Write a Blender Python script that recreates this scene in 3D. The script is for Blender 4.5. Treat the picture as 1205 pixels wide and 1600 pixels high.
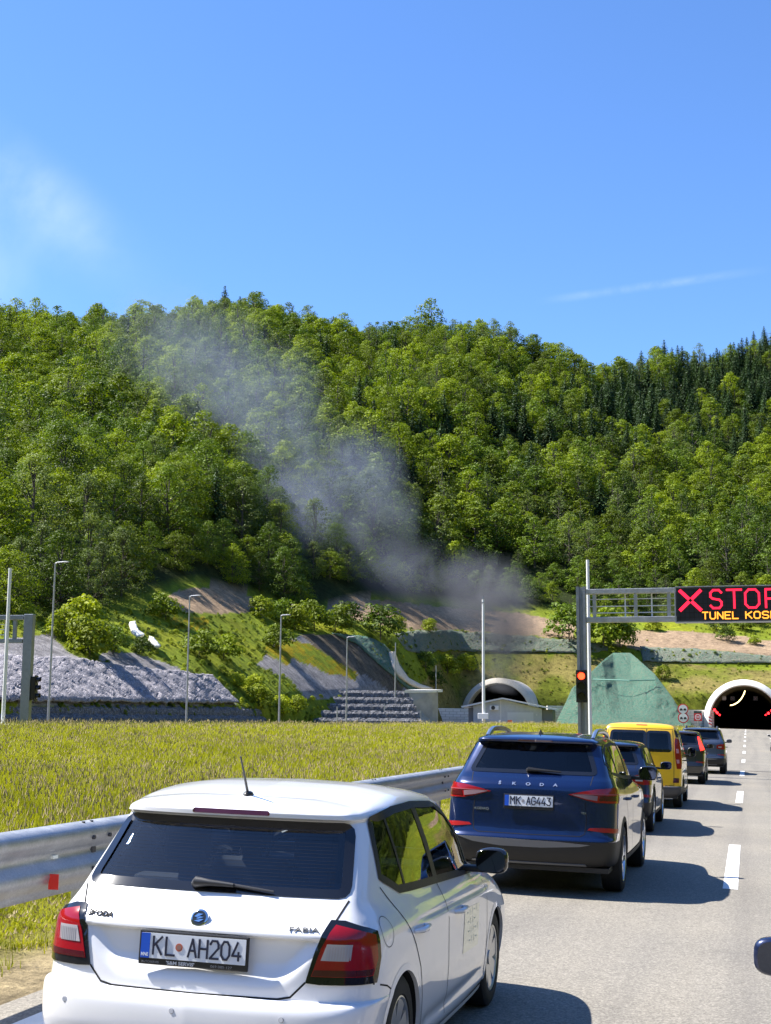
import bpy, bmesh, math, random
import numpy as np
from mathutils import Vector, Matrix, Euler
from mathutils.geometry import delaunay_2d_cdt
random.seed(7); RNG = np.random.default_rng(7)
R = math.radians
scn = bpy.context.scene
col = scn.collection
for o in list(bpy.data.objects): bpy.data.objects.remove(o)
# ---------------------------------------------------------------- camera
FPX, PSI, PIT, CAMH, ROL, CF = 2133., .257, .153, 1.87, .006, .026
cam = bpy.data.cameras.new('camera'); cam_o = bpy.data.objects.new('camera', cam); col.objects.link(cam_o)
cam.sensor_fit = 'VERTICAL'; cam.sensor_height = 36; cam.lens = FPX / 1600 * 36
cam.clip_start = .1; cam.clip_end = 6000
cam_o.matrix_world = Matrix.Translation((0, 0, CAMH)) @ Matrix.Rotation(PSI, 4, 'Z') @ Matrix.Rotation(R(90) + PIT, 4, 'X') @ Matrix.Rotation(ROL, 4, 'Z')
scn.camera = cam_o
# ---------------------------------------------------------------- sky and sun
SUN_EL, SUN_BACK = R(52), R(3)
to_sun = Vector((-math.cos(SUN_EL) * math.cos(SUN_BACK), -math.cos(SUN_EL) * math.sin(SUN_BACK), math.sin(SUN_EL)))
w = bpy.data.worlds.new('World'); scn.world = w; w.use_nodes = True
nt = w.node_tree; nt.nodes.clear()
sky = nt.nodes.new('ShaderNodeTexSky'); sky.sky_type = 'NISHITA'; sky.sun_disc = False
sky.sun_elevation = SUN_EL; sky.sun_rotation = math.atan2(to_sun.x, to_sun.y)
sky.altitude = 900; sky.air_density = 1.0; sky.dust_density = .35; sky.ozone_density = 2.2
hsv = nt.nodes.new('ShaderNodeHueSaturation'); hsv.inputs['Saturation'].default_value = 1.06
bgn = nt.nodes.new('ShaderNodeBackground'); bgn.inputs['Strength'].default_value = .082
wo = nt.nodes.new('ShaderNodeOutputWorld')
tint = nt.nodes.new('ShaderNodeMix'); tint.data_type = 'RGBA'; tint.blend_type = 'MULTIPLY'; tint.inputs['Factor'].default_value = 1
tint.inputs[7].default_value = (.82, 1.04, 1.34, 1)
nt.links.new(sky.outputs[0], hsv.inputs['Color']); nt.links.new(hsv.outputs[0], tint.inputs[6])
# thin high wisps: the smoke that has drifted up at left, and an old contrail at right, fixed in the sky's own directions
geo = nt.nodes.new('ShaderNodeTexCoord')
def wn(kind, **kw):
    n = nt.nodes.new(kind)
    for k, v in kw.items(): setattr(n, k, v)
    return n
def wmath(op, a, b=None, c=None):
    n = wn('ShaderNodeMath', operation=op)
    for i, x in enumerate((a, b, c)):
        if x is None: continue
        if isinstance(x, (int, float)): n.inputs[i].default_value = x
        else: nt.links.new(x, n.inputs[i])
    return n.outputs[0]
def wmap(x, a, b, c, d, smooth=True):
    n = wn('ShaderNodeMapRange'); n.interpolation_type = 'SMOOTHSTEP' if smooth else 'LINEAR'
    nt.links.new(x, n.inputs[0])
    for i, v in enumerate((a, b, c, d)): n.inputs[i + 1].default_value = v
    return n.outputs[0]
def wdot(vec):
    n = wn('ShaderNodeVectorMath', operation='DOT_PRODUCT'); nt.links.new(geo.outputs['Generated'], n.inputs[0]); n.inputs[1].default_value = vec
    return n.outputs['Value']
def ray(u, v):
    a, b = np.asarray(u, float) - 602.5, np.asarray(v, float) - 800
    x = a * math.cos(ROL) + b * math.sin(ROL); y = -a * math.sin(ROL) + b * math.cos(ROL)
    X, U = x / FPX, -y / FPX
    D = math.cos(PIT) - U * math.sin(PIT); z = math.sin(PIT) + U * math.cos(PIT)
    return np.stack([X * math.cos(PSI) - D * math.sin(PSI), X * math.sin(PSI) + D * math.cos(PSI), z + 0 * X], -1)
def wisp(u0, v0, u1, v1, half, ns, lo, hi, amt, endsoft=.15):
    a = Vector(ray(u0, v0)).normalized(); b = Vector(ray(u1, v1)).normalized()
    c = ((a + b) / 2).normalized(); t = (b - a).normalized(); t = (t - c * t.dot(c)).normalized(); n = c.cross(t)
    L = (b - a).length / 2
    x = wdot(t); y = wdot(n)
    nz = wn('ShaderNodeTexNoise'); nz.inputs['Scale'].default_value = ns; nz.inputs['Detail'].default_value = 6; nz.inputs['Roughness'].default_value = .55; nz.inputs['Distortion'].default_value = .6
    nt.links.new(geo.outputs['Generated'], nz.inputs['Vector'])
    nf = wmap(nz.outputs[0], lo, hi, 0, 1)
    yy = wmath('ABSOLUTE', y); xx = wmath('ABSOLUTE', x)
    m = wmath('MULTIPLY', wmap(yy, 0, half, 1, 0), wmap(xx, L * (1 - endsoft * 4), L * (1 + endsoft), 1, 0))
    f = wmap(wdot(c), .5, .6, 0, 1)
    return wmath('MULTIPLY', wmath('MULTIPLY', m, f), wmath('MULTIPLY', nf, amt))
m1 = wisp(-330, 20, 220, 440, .040, 6, .28, .85, .40, .2)
m1b = wisp(-420, 360, 130, 400, .085, 5, .20, .85, .34, .2)
m2 = wisp(850, 470, 1190, 422, .0045, 14, .25, .7, .24, .14)
mt = wmath('ADD', wmath('ADD', m1, m1b), m2)
mt = wmath('MINIMUM', mt, .9)
cmix = nt.nodes.new('ShaderNodeMix'); cmix.data_type = 'RGBA'; cmix.inputs[7].default_value = (7.4, 7.9, 9.0, 1)
nt.links.new(mt, cmix.inputs[0]); nt.links.new(tint.outputs[2], cmix.inputs[6])
nt.links.new(cmix.outputs[2], bgn.inputs['Color']); nt.links.new(bgn.outputs[0], wo.inputs['Surface'])
sl = bpy.data.lights.new('sun', 'SUN'); sl.energy = 5.0; sl.angle = R(.55); sl.color = (1, .955, .88)
so = bpy.data.objects.new('sun', sl); col.objects.link(so); so.rotation_euler = (-to_sun).to_track_quat('-Z', 'Y').to_euler(); so.location = (0, 0, 60)
vs = scn.view_settings; vs.view_transform = 'Standard'; vs.look = 'None'; vs.exposure = 1.28; vs.gamma = 1
scn.cycles.max_bounces = 8; scn.cycles.transparent_max_bounces = 12; scn.cycles.volume_bounces = 0
scn.cycles.diffuse_bounces = 3; scn.cycles.glossy_bounces = 4
# ---------------------------------------------------------------- helpers
def lin(r, g, b): return tuple(((c / 255 + .055) / 1.055) ** 2.4 if c > 10 else c / 255 / 12.92 for c in (r, g, b))
class NT:
    def __init__(s, m): s.t = m.node_tree; s.b = s.t.nodes['Principled BSDF']
    def n(s, kind, **kw):
        n = s.t.nodes.new(kind)
        for k, v in kw.items():
            if k in ('inp',):
                for a, b in v.items(): n.inputs[a].default_value = b
            else: setattr(n, k, v)
        return n
    def l(s, a, b): s.t.links.new(a, b)
    def noise(s, scale, detail=4, rough=.55, coord='Object', dist=0):
        tc = s.n('ShaderNodeTexCoord'); nz = s.n('ShaderNodeTexNoise', inp={'Scale': scale, 'Detail': detail, 'Roughness': rough, 'Distortion': dist})
        s.l(tc.outputs[coord], nz.inputs['Vector']); return nz.outputs[0]
    def ramp(s, f, *stops):
        r = s.n('ShaderNodeValToRGB'); s.l(f, r.inputs[0]); e = r.color_ramp.elements
        while len(e) < len(stops): e.new(.5)
        for i, (p, c) in enumerate(stops): e[i].position = p; e[i].color = tuple(c) + (1,) if len(c) == 3 else c
        return r.outputs[0]
    def mix(s, f, a, b, mode='MIX'):
        m = s.n('ShaderNodeMix', data_type='RGBA', blend_type=mode)
        for x, i in ((f, 0), (a, 6), (b, 7)):
            if isinstance(x, (int, float)): m.inputs[i].default_value = x
            elif isinstance(x, tuple): m.inputs[i].default_value = x + (1,) if len(x) == 3 else x
            else: s.l(x, m.inputs[i])
        return m.outputs[2]
    def bump(s, h, st=.3, d=.02):
        b = s.n('ShaderNodeBump', inp={'Strength': st, 'Distance': d}); s.l(h, b.inputs['Height']); s.l(b.outputs[0], s.b.inputs['Normal'])
    def set(s, **kw):
        for k, v in kw.items():
            k = k.replace('_', ' ')
            if isinstance(v, (int, float)): s.b.inputs[k].default_value = v
            elif isinstance(v, tuple): s.b.inputs[k].default_value = v + (1,) if len(v) == 3 else v
            else: s.l(v, s.b.inputs[k])
MATS = {}
def mat(name, color=(.5, .5, .5), rough=.5, metal=0., coat=0., emit=None, es=1., var=0., vscale=8., bump=0., bscale=60.):
    if name in MATS: return MATS[name]
    m = bpy.data.materials.new(name); m.use_nodes = True; t = NT(m)
    t.set(Base_Color=tuple(color), Roughness=rough, Metallic=metal)
    if coat: t.set(Coat_Weight=coat, Coat_Roughness=.03)
    if emit: t.set(Emission_Color=tuple(emit), Emission_Strength=es)
    if var:
        f = t.noise(vscale, 5); t.set(Base_Color=t.ramp(f, (.3, tuple(c * (1 - var) for c in color)), (.7, tuple(min(1, c * (1 + var)) for c in color))))
    if bump: t.bump(t.noise(bscale, 3), bump, .01)
    MATS[name] = m; return m
def link(name, me, parent=None, loc=None, mats=None):
    o = bpy.data.objects.new(name, me); col.objects.link(o)
    if mats is not None and me is not None:
        me.materials.clear()
        for m in (mats if isinstance(mats, (list, tuple)) else [mats]): me.materials.append(m)
    if parent is not None: o.parent = parent
    if loc is not None: o.location = loc
    return o
def pymesh(name, v, f, smooth=False):
    me = bpy.data.meshes.new(name); me.from_pydata([tuple(map(float, p)) for p in v], [], [tuple(map(int, q)) for q in f]); me.update()
    if smooth: me.polygons.foreach_set('use_smooth', [True] * len(me.polygons))
    return me
def empty(name, label, cat, loc=(0, 0, 0), rot=(0, 0, 0), group=None):
    o = bpy.data.objects.new(name, None); col.objects.link(o); o.location = loc; o.rotation_euler = rot; o.empty_display_size = .2
    o['label'] = label; o['category'] = cat
    if group: o['group'] = group
    return o
def tag(o, label=None, cat=None, group=None, kind=None):
    for k, v in (('label', label), ('category', cat), ('group', group), ('kind', kind)):
        if v: o[k] = v
    return o
class MB:
    """collects shapes, links them as one mesh"""
    def __init__(s): s.v = []; s.f = []; s.mi = []; s.cur = 0
    def add(s, v, f):
        n = len(s.v); s.v += [tuple(map(float, p)) for p in v]; s.f += [tuple(i + n for i in q) for q in f]; s.mi += [s.cur] * len(f); return s
    def box(s, a, b, bev=0.):
        (x0, y0, z0), (x1, y1, z1) = a, b
        if bev <= 0:
            return s.add([(x0, y0, z0), (x1, y0, z0), (x1, y1, z0), (x0, y1, z0), (x0, y0, z1), (x1, y0, z1), (x1, y1, z1), (x0, y1, z1)],
                         [(0, 3, 2, 1), (4, 5, 6, 7), (0, 1, 5, 4), (1, 2, 6, 5), (2, 3, 7, 6), (3, 0, 4, 7)])
        bm = bmesh.new(); bmesh.ops.create_cube(bm, size=1)
        for v in bm.verts: v.co = Vector((x0 + (v.co.x + .5) * (x1 - x0), y0 + (v.co.y + .5) * (y1 - y0), z0 + (v.co.z + .5) * (z1 - z0)))
        bmesh.ops.bevel(bm, geom=bm.edges[:] + bm.verts[:], offset=bev, segments=2, affect='EDGES', profile=.5)
        s.bm(bm); return s
    def bm(s, bm, M=None):
        bm.verts.index_update(); s.add([(M @ v.co if M else v.co) for v in bm.verts], [[v.index for v in f.verts] for f in bm.faces]); bm.free(); return s
    def tube(s, pts, r, n=8, caps=True):
        pts = [Vector(p) for p in pts]; rr = r if isinstance(r, (list, tuple)) else [r] * len(pts); V = []; F = []
        up = Vector((0, 0, 1)); prev = None
        for i, p in enumerate(pts):
            d = (pts[min(i + 1, len(pts) - 1)] - pts[max(i - 1, 0)]).normalized()
            if prev is None: a = d.cross(up if abs(d.z) < .9 else Vector((1, 0, 0))).normalized()
            else: a = (prev - d * prev.dot(d)).normalized()
            prev = a; b = d.cross(a)
            for k in range(n):
                t = 2 * math.pi * k / n; V.append(p + (a * math.cos(t) + b * math.sin(t)) * rr[i])
        for i in range(len(pts) - 1):
            for k in range(n): F.append((i * n + k, i * n + (k + 1) % n, (i + 1) * n + (k + 1) % n, (i + 1) * n + k))
        if caps: F.append(tuple(range(n))[::-1]); F.append(tuple((len(pts) - 1) * n + k for k in range(n)))
        return s.add(V, F)
    def prism(s, poly, a, b, axis='y'):
        """poly in the two other axes, extruded from a to b along axis"""
        n = len(poly); mk = {'y': lambda p, t: (p[0], t, p[1]), 'x': lambda p, t: (t, p[0], p[1]), 'z': lambda p, t: (p[0], p[1], t)}[axis]
        V = [mk(p, a) for p in poly] + [mk(p, b) for p in poly]
        F = [tuple(range(n))[::-1], tuple(range(n, 2 * n))] + [(i, (i + 1) % n, n + (i + 1) % n, n + i) for i in range(n)]
        return s.add(V, F)
    def build(s, name, mats, parent=None, loc=None, smooth=False, fixn=True):
        me = bpy.data.meshes.new(name); me.from_pydata(s.v, [], s.f); me.update()
        if fixn:
            bm = bmesh.new(); bm.from_mesh(me); bmesh.ops.recalc_face_normals(bm, faces=bm.faces); bm.to_mesh(me); bm.free()
        mats = mats if isinstance(mats, (list, tuple)) else [mats]
        o = link(name, me, parent, loc, mats)
        if len(mats) > 1: me.polygons.foreach_set('material_index', s.mi)
        if smooth:
            me.polygons.foreach_set('use_smooth', [True] * len(me.polygons)); me.set_sharp_from_angle(angle=R(40))
        return o
def copy_tree(o, parent=None):
    c = o.copy(); col.objects.link(c)
    if parent is not None: c.parent = parent
    for ch in o.children: copy_tree(ch, c)
    return c
def smooth01(t): t = np.clip(t, 0, 1); return t * t * (3 - 2 * t)
def proj(P):
    P = np.atleast_2d(np.asarray(P, float)); x, y, z = P[:, 0], P[:, 1], P[:, 2] - CAMH
    X = x * math.cos(PSI) + y * math.sin(PSI); D = -x * math.sin(PSI) + y * math.cos(PSI)
    Z = D * math.cos(PIT) + z * math.sin(PIT); U = -D * math.sin(PIT) + z * math.cos(PIT)
    Z = np.where(Z < .1, .1, Z); a, b = FPX * X / Z, -FPX * U / Z
    return np.stack([602.5 + a * math.cos(ROL) - b * math.sin(ROL), 800 + a * math.sin(ROL) + b * math.cos(ROL)], -1)
def inpoly(p, poly):
    x, y = p[:, 0], p[:, 1]; r = np.zeros(len(x), bool); n = len(poly)
    for i in range(n):
        x0, y0 = poly[i]; x1, y1 = poly[(i + 1) % n]
        if y0 == y1: continue
        c = ((y0 > y) != (y1 > y)) & (x < (x1 - x0) * (y - y0) / (y1 - y0) + x0); r ^= c
    return r
def vnoise(x, y, seed=0):
    """smooth 2D value noise, 0..1"""
    xi = np.floor(x).astype(np.int64); yi = np.floor(y).astype(np.int64); fx = x - xi; fy = y - yi
    def h(a, b):
        n = (a * 374761393 + b * 668265263 + seed * 974711) & 0x7fffffff; n = ((n ^ (n >> 13)) * 1274126177) & 0x7fffffff
        return ((n ^ (n >> 16)) & 0xffff) / 65535.
    u = fx * fx * (3 - 2 * fx); v = fy * fy * (3 - 2 * fy)
    return (h(xi, yi) * (1 - u) + h(xi + 1, yi) * u) * (1 - v) + (h(xi, yi + 1) * (1 - u) + h(xi + 1, yi + 1) * u) * v
def fnoise(x, y, seed=0, o=4):
    s = 0; a = 1; t = 0
    for i in range(o): s = s + a * vnoise(x * 2 ** i, y * 2 ** i, seed + i * 17); t += a; a *= .5
    return s / t
# ================================================================ terrain
def road_rise(Y): return 1.15 * smooth01((np.asarray(Y, float) - 60) / 165)
def ground0(X, Y):
    X = np.asarray(X, float); Y = np.asarray(Y, float)
    rd = road_rise(Y) - CF * np.clip(X, -6, 5)
    md = 1.42 + .1 * smooth01((Y - 50) / 150)
    t = smooth01((-5.4 - X) / 21)
    z = rd * (1 - t) + md * t
    return z - .35 * smooth01((X - 5) / 3)
# terrain columns: image column, then (image row, distance) at seven steps from the foot of the slope to the ridge
TC = [
 (-1400, (1128, 60), (1090, 61), (1020, 70), (980, 78), (940, 90), (700, 200), (480, 380)),
 (-500, (1132, 72), (1097, 73), (1034, 83), (995, 90), (960, 102), (715, 225), (492, 400)),
 (0, (1132, 85), (1099, 86.5), (1036, 96), (1000, 104), (968, 116), (722, 240), (513, 420)),
 (100, (1132, 95), (1100, 96.5), (1038, 106), (1004, 116), (965, 132), (722, 250), (522, 430)),
 (200, (1132, 107), (1101, 108.5), (1047, 117), (985, 134), (938, 152), (720, 260), (519, 435)),
 (300, (1131, 120), (1102, 121.5), (1058, 128), (985, 150), (916, 174), (700, 275), (508, 440)),
 (400, (1130, 136), (1104, 137.5), (1086, 142), (1005, 165), (935, 192), (700, 290), (500, 445)),
 (470, (1130, 152), (1112, 154), (1080, 159), (995, 180), (962, 205), (700, 300), (524, 448)),
 (560, (1130, 172), (1108, 174), (1076, 179), (992, 199), (936, 226), (700, 312), (536, 452)),
 (640, (1130, 196), (1108, 199), (1050, 208), (992, 218), (938, 244), (705, 325), (536, 458)),
 (720, (1130, 224), (1105, 226), (1022, 238), (990, 241), (945, 262), (715, 340), (530, 462)),
 (800, (1130, 226), (1098, 228), (1022, 241), (994, 244), (955, 264), (725, 346), (556, 468)),
 (900, (1130, 226), (1100, 228), (1024, 242), (1002, 245), (958, 268), (740, 352), (588, 475)),
 (1000, (1130, 226), (1092, 228), (1035, 242), (1014, 245), (968, 270), (755, 360), (590, 490)),
 (1100, (1131, 226), (1085, 228), (1040, 242), (1018, 245), (972, 270), (765, 366), (572, 505)),
 (1205, (1133, 226), (1080, 228), (1042, 243), (1020, 246), (975, 270), (770, 372), (556, 520)),
 (1500, (1133, 220), (1085, 222), (1042, 240), (1018, 243), (970, 268), (720, 370), (430, 520)),
 (2300, (1132, 150), (1095, 153), (1030, 165), (1000, 170), (950, 190), (600, 290), (200, 420)),
 (4500, (1120, 60), (1080, 62), (980, 70), (950, 74), (900, 80), (300, 160), (-200, 260)),
]
def _tc():
    A = []; K = []
    for row in TC:
        r = ray(row[0], 1130); Dd = -r[0] * math.sin(PSI) + r[1] * math.cos(PSI); Xx = r[0] * math.cos(PSI) + r[1] * math.sin(PSI)
        A.append(Xx / Dd); k = []
        for i, (v, D) in enumerate(row[1:]):
            rr = ray(row[0], v); dd = -rr[0] * math.sin(PSI) + rr[1] * math.cos(PSI)
            z = CAMH + rr[2] / dd * D
            k.append((D, z))
        K.append(k)
    return np.array(A), np.array(K)
TA, TK = _tc()
def hill(X, Y, rough=True):
    X = np.asarray(X, float); Y = np.asarray(Y, float)
    D = -X * math.sin(PSI) + Y * math.cos(PSI); L = X * math.cos(PSI) + Y * math.sin(PSI)
    D1 = np.maximum(D, 1.); a = np.clip(L / D1, TA[0], TA[-1])
    kd = [np.interp(a, TA, TK[:, i, 0]) for i in range(7)]; kz = [np.interp(a, TA, TK[:, i, 1]) for i in range(7)]
    z = np.full(X.shape, -6.) + 0 * X
    g = ground0(X, Y)
    kz[0] = np.minimum(kz[0], 0 * kz[0] + 1.3)
    z = np.where(D1 >= kd[0] - 6, kz[0] - (kd[0] - D1) * .4, z)
    for i in range(6):
        t = np.clip((D1 - kd[i]) / (kd[i + 1] - kd[i]), 0, 1)
        z = np.where(D1 >= kd[i], kz[i] + (kz[i + 1] - kz[i]) * t, z)
    far = D1 > kd[6]
    z = np.where(far, kz[6] - (D1 - kd[6]) * .35, z)
    z = np.where(D < 20, -6, z)
    if rough:
        amp = smooth01((D1 - kd[1]) / 25) * .6 + smooth01((D1 - kd[4]) / 40) * 3.2
        z = z + amp * (fnoise(X / 21, Y / 21, 3) - .5) * 2
    return z
def terr(X, Y):
    """height of whichever surface is on top"""
    return np.maximum(ground0(X, Y), hill(X, Y))
def cast(u, v, d0=60, d1=560, off=0.):
    """where the sight line of a picture point meets the hillside"""
    r = ray(u, v); dd = -r[..., 0] * math.sin(PSI) + r[..., 1] * math.cos(PSI); r = r / dd[..., None]
    D = np.full(r.shape[:-1], float(d1)); hit = np.zeros(r.shape[:-1], bool)
    for d in np.arange(d0, d1, .6):
        x, y, z = r[..., 0] * d, r[..., 1] * d, CAMH + r[..., 2] * d
        h = (z < terr(x, y) + off) & ~hit; D[h] = d; hit |= h
    lo, hi = D - .6, D.copy()
    for _ in range(9):
        m = (lo + hi) / 2; x, y, z = r[..., 0] * m, r[..., 1] * m, CAMH + r[..., 2] * m; b = z < terr(x, y) + off; hi = np.where(b, m, hi); lo = np.where(b, lo, m)
    D = np.where(hit, hi, D)
    return np.stack([r[..., 0] * D, r[..., 1] * D, terr(r[..., 0] * D, r[..., 1] * D)], -1), hit
PORT = [(-.35, 222.0, 1.1), (-39.2, 222.0, 1.45)]       # tunnel mouths: axis x, y of the face, road height
TR0, TR1, TCZ = 5.25, 6.2, 1.55                            # inner and outer radius, height of the centre above the road
# ---- zones, as outlines on the slope
Z_GRAVEL = [[(-300, 1100), (-300, 1020), (0, 1034), (90, 1036), (180, 1047), (330, 1062), (372, 1101), (200, 1103), (0, 1100)],
            [(435, 1000), (470, 993), (530, 991), (560, 1005), (600, 1040), (645, 1082), (560, 1088), (480, 1092), (452, 1060), (400, 1040)],
            [(-100, 1020), (0, 1000), (80, 990), (110, 1020), (150, 1040), (0, 1034)], [(160, 1018), (210, 1020), (285, 1045), (280, 1056), (190, 1046), (150, 1032)]]
Z_ROCK = [[(470, 993), (520, 990), (545, 997), (600, 1040), (640, 1080), (610, 1082), (560, 1050), (500, 1018)]]
Z_BROWN = [[(262, 930), (300, 918), (340, 918), (385, 930), (410, 945), (415, 956), (350, 960), (290, 955), (265, 950)],
           [(505, 945), (540, 933), (600, 936), (680, 948), (760, 955), (830, 960), (900, 970), (900, 1000), (850, 998), (760, 988), (640, 984), (570, 970), (520, 960)],
           [(965, 985), (1060, 985), (1130, 992), (1205, 1000), (1700, 1010), (1700, 1032), (1205, 1026), (1100, 1014), (1040, 1016), (1000, 1014), (960, 1008)]]
Z_SLOPEB = [[(700, 1016), (840, 1020), (1205, 1048), (1700, 1060), (1700, 1150), (640, 1150), (650, 1080)]]
Z_YEL = [[(430, 990), (480, 1005), (560, 1050), (560, 1062), (500, 1048), (430, 1010)], [(270, 962), (330, 962), (330, 985), (270, 982)], [(430, 1010), (470, 1020), (450, 1040), (400, 1010)]]
Z_BLACK = [[(170, 905), (250, 888), (275, 900), (300, 920), (262, 935), (240, 945), (170, 940)]]
def zonecol(P):
    uv = proj(P); X, Y = P[:, 0], P[:, 1]
    uv = uv + np.stack([(fnoise(X / 3, Y / 3, 5) - .5) * 16, (fnoise(X / 3, Y / 3, 9) - .5) * 9], -1)
    n1 = fnoise(X / 2.2, Y / 2.2, 21)[:, None]; n2 = fnoise(X / 7, Y / 7, 31)[:, None]; n3 = fnoise(X / .9, P[:, 2] / .9 + Y / 2, 41)[:, None]
    D = -X * math.sin(PSI) + Y * math.cos(PSI); L = X * math.cos(PSI) + Y * math.sin(PSI); a = np.clip(L / np.maximum(D, 1), TA[0], TA[-1])
    k4 = np.interp(a, TA, TK[:, 4, 0])
    grass = np.array([.24, .30, .025]) * (.7 + .7 * n1) * (1 - .25 * n2) + np.array([.15, .10, .0]) * np.clip(n2 * 3 - 1.6, 0, 1)
    c = grass
    def put(c, zs, colr, nn): 
        for z in zs: m = inpoly(uv, z); c = np.where(m[:, None], np.array(colr) * nn, c)
        return c
    sb = np.array([.27, .225, .07]) * (.65 + .7 * n1) * (1 - smooth01((n2 - .45) * 5)) + np.array([.17, .195, .022]) * (.7 + .6 * n1) * smooth01((n2 - .45) * 5)
    m = np.zeros(len(X), bool)
    for z in Z_SLOPEB: m |= inpoly(uv, z)
    c = np.where(m[:, None], sb, c)
    c = put(c, Z_GRAVEL, (.34, .32, .33), .6 + .8 * n3)
    c = put(c, Z_ROCK, (.15, .125, .10), .5 + n3)
    c = put(c, Z_BROWN, (.42, .30, .20), .7 + .6 * n3)
    for z in Z_YEL:
        m = inpoly(uv, z) & (fnoise(X / .8, Y / .8 + P[:, 2], 61) > .5); c = np.where(m[:, None], np.array((.36, .28, .012)) * (.7 + .6 * n3), np.where(inpoly(uv, z)[:, None], grass, c))
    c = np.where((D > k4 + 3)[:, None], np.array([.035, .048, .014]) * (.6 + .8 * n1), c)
    return np.clip(c, 0, 1)
def setcol(me, C):
    at = me.color_attributes.new('Col', 'FLOAT_COLOR', 'POINT'); a = np.ones((len(C), 4)); a[:, :3] = C; at.data.foreach_set('color', a.ravel())
def mat_ground(name, bs=1.2, strength=.6, detail_mult=True):
    m = bpy.data.materials.new(name); m.use_nodes = True; t = NT(m)
    a = t.n('ShaderNodeVertexColor'); a.layer_name = 'Col'
    f = t.noise(bs, 8, .7); f2 = t.noise(bs * 6, 5, .7)
    c = t.mix(1., a.outputs[0], t.ramp(f, (.3, (.42, .42, .42)), (.7, (1.12, 1.12, 1.08))), 'MULTIPLY')
    c = t.mix(1., c, t.ramp(f2, (.3, (.65, .65, .65)), (.7, (1.35, 1.35, 1.35))), 'MULTIPLY')
    t.set(Base_Color=c, Roughness=.95, Specular_IOR_Level=.1); t.bump(f2, strength, .45); return m
def build_hill():
    # polar sheet about the valley mouth; fine where it is seen
    us = np.concatenate([np.linspace(-1400, -60, 50), np.linspace(-50, 1255, 420), np.linspace(1275, 4500, 90)])
    a = []
    for u in us:
        r = ray(u, 1130); a.append((r[0] * math.cos(PSI) + r[1] * math.sin(PSI)) / (-r[0] * math.sin(PSI) + r[1] * math.cos(PSI)))
    a = np.array(a); rows = []
    K = np.stack([np.interp(a, TA, TK[:, i, 0]) for i in range(7)], 0)
    segs = [6, 10, 34, 22, 22, 26, 30]; ds = [K[0] - 5.5]
    for k in range(6):
        for j in range(segs[k]): ds.append(K[k] + (K[k + 1] - K[k]) * j / segs[k])
    for j in range(segs[6]): ds.append(K[6] + 6 * j + j * j * .6)
    Dm = np.array(ds); A = np.broadcast_to(a, Dm.shape)
    L = A * Dm; X = L * math.cos(PSI) - Dm * math.sin(PSI); Y = L * math.sin(PSI) + Dm * math.cos(PSI)
    Zm = hill(X.ravel(), Y.ravel()); P = np.stack([X.ravel(), Y.ravel(), Zm], -1)
    nr, nc = Dm.shape
    i = np.arange(nr - 1)[:, None] * nc + np.arange(nc - 1)[None, :]
    F = np.stack([i, i + 1, i + nc + 1, i + nc], -1).reshape(-1, 4)
    C = P[F].mean(1); keep = np.ones(len(F), bool)
    for (px, py, pz) in PORT:
        rr = np.hypot(C[:, 0] - px, C[:, 2] - pz - TCZ)
        keep &= ~(((rr < (TR0 + TR1) / 2) | ((abs(C[:, 0] - px) < TR0 + .3) & (C[:, 2] < pz + TCZ))) & (C[:, 1] < 262))
    F = F[keep]
    me = bpy.data.meshes.new('hillside')
    me.vertices.add(len(P)); me.vertices.foreach_set('co', P.ravel()); me.loops.add(len(F) * 4); me.loops.foreach_set('vertex_index', F.ravel())
    me.polygons.add(len(F)); me.polygons.foreach_set('loop_start', np.arange(len(F)) * 4); me.polygons.foreach_set('use_smooth', [True] * len(F)); me.update(calc_edges=True)
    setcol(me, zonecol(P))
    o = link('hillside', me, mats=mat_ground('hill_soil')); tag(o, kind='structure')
build_hill()
# ---- near ground sheet, reaching the horizon
def build_ground():
    xs = np.concatenate([[-3000, -1200, -500, -200, -120], np.linspace(-80, -8, 50), np.arange(-7.5, -4.4, .4), [-4.3, -2, 0, 2, 4, 5, 6, 7, 9, 14, 25, 60, 140, 400, 1200, 3000]])
    ys = np.concatenate([[-3000, -1000, -300, -100, -40, -15], np.arange(-5, 40, 1.), np.arange(40, 240, 4), [250, 400, 900, 3000]])
    X, Y = np.meshgrid(xs, ys); Zz = ground0(X, Y) + np.where(X < -5.2, (fnoise(X / 3, Y / 3, 77) - .5) * .1, -.012)
    Zz = np.where((X > -36) & (X < 9) | (Y < 170), Zz, Zz - .6); P = np.stack([X.ravel(), Y.ravel(), Zz.ravel()], -1)
    nr, nc = X.shape; i = np.arange(nr - 1)[:, None] * nc + np.arange(nc - 1)[None, :]
    F = np.stack([i, i + 1, i + nc + 1, i + nc], -1).reshape(-1, 4)
    me = pymesh('ground', P, F, True); n = fnoise(P[:, 0] / 2, P[:, 1] / 2, 11)[:, None]
    dirt = smooth01((P[:, 0] + 5.9) / .9)[:, None]
    C = np.array([.22, .21, .025]) * (.7 + .6 * n) * (1 - dirt) + np.array([.36, .285, .17]) * (.75 + .5 * n) * dirt
    setcol(me, C); o = link('ground', me, mats=mat_ground('soil', 2.5, .5)); tag(o, kind='structure')
build_ground()
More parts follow.
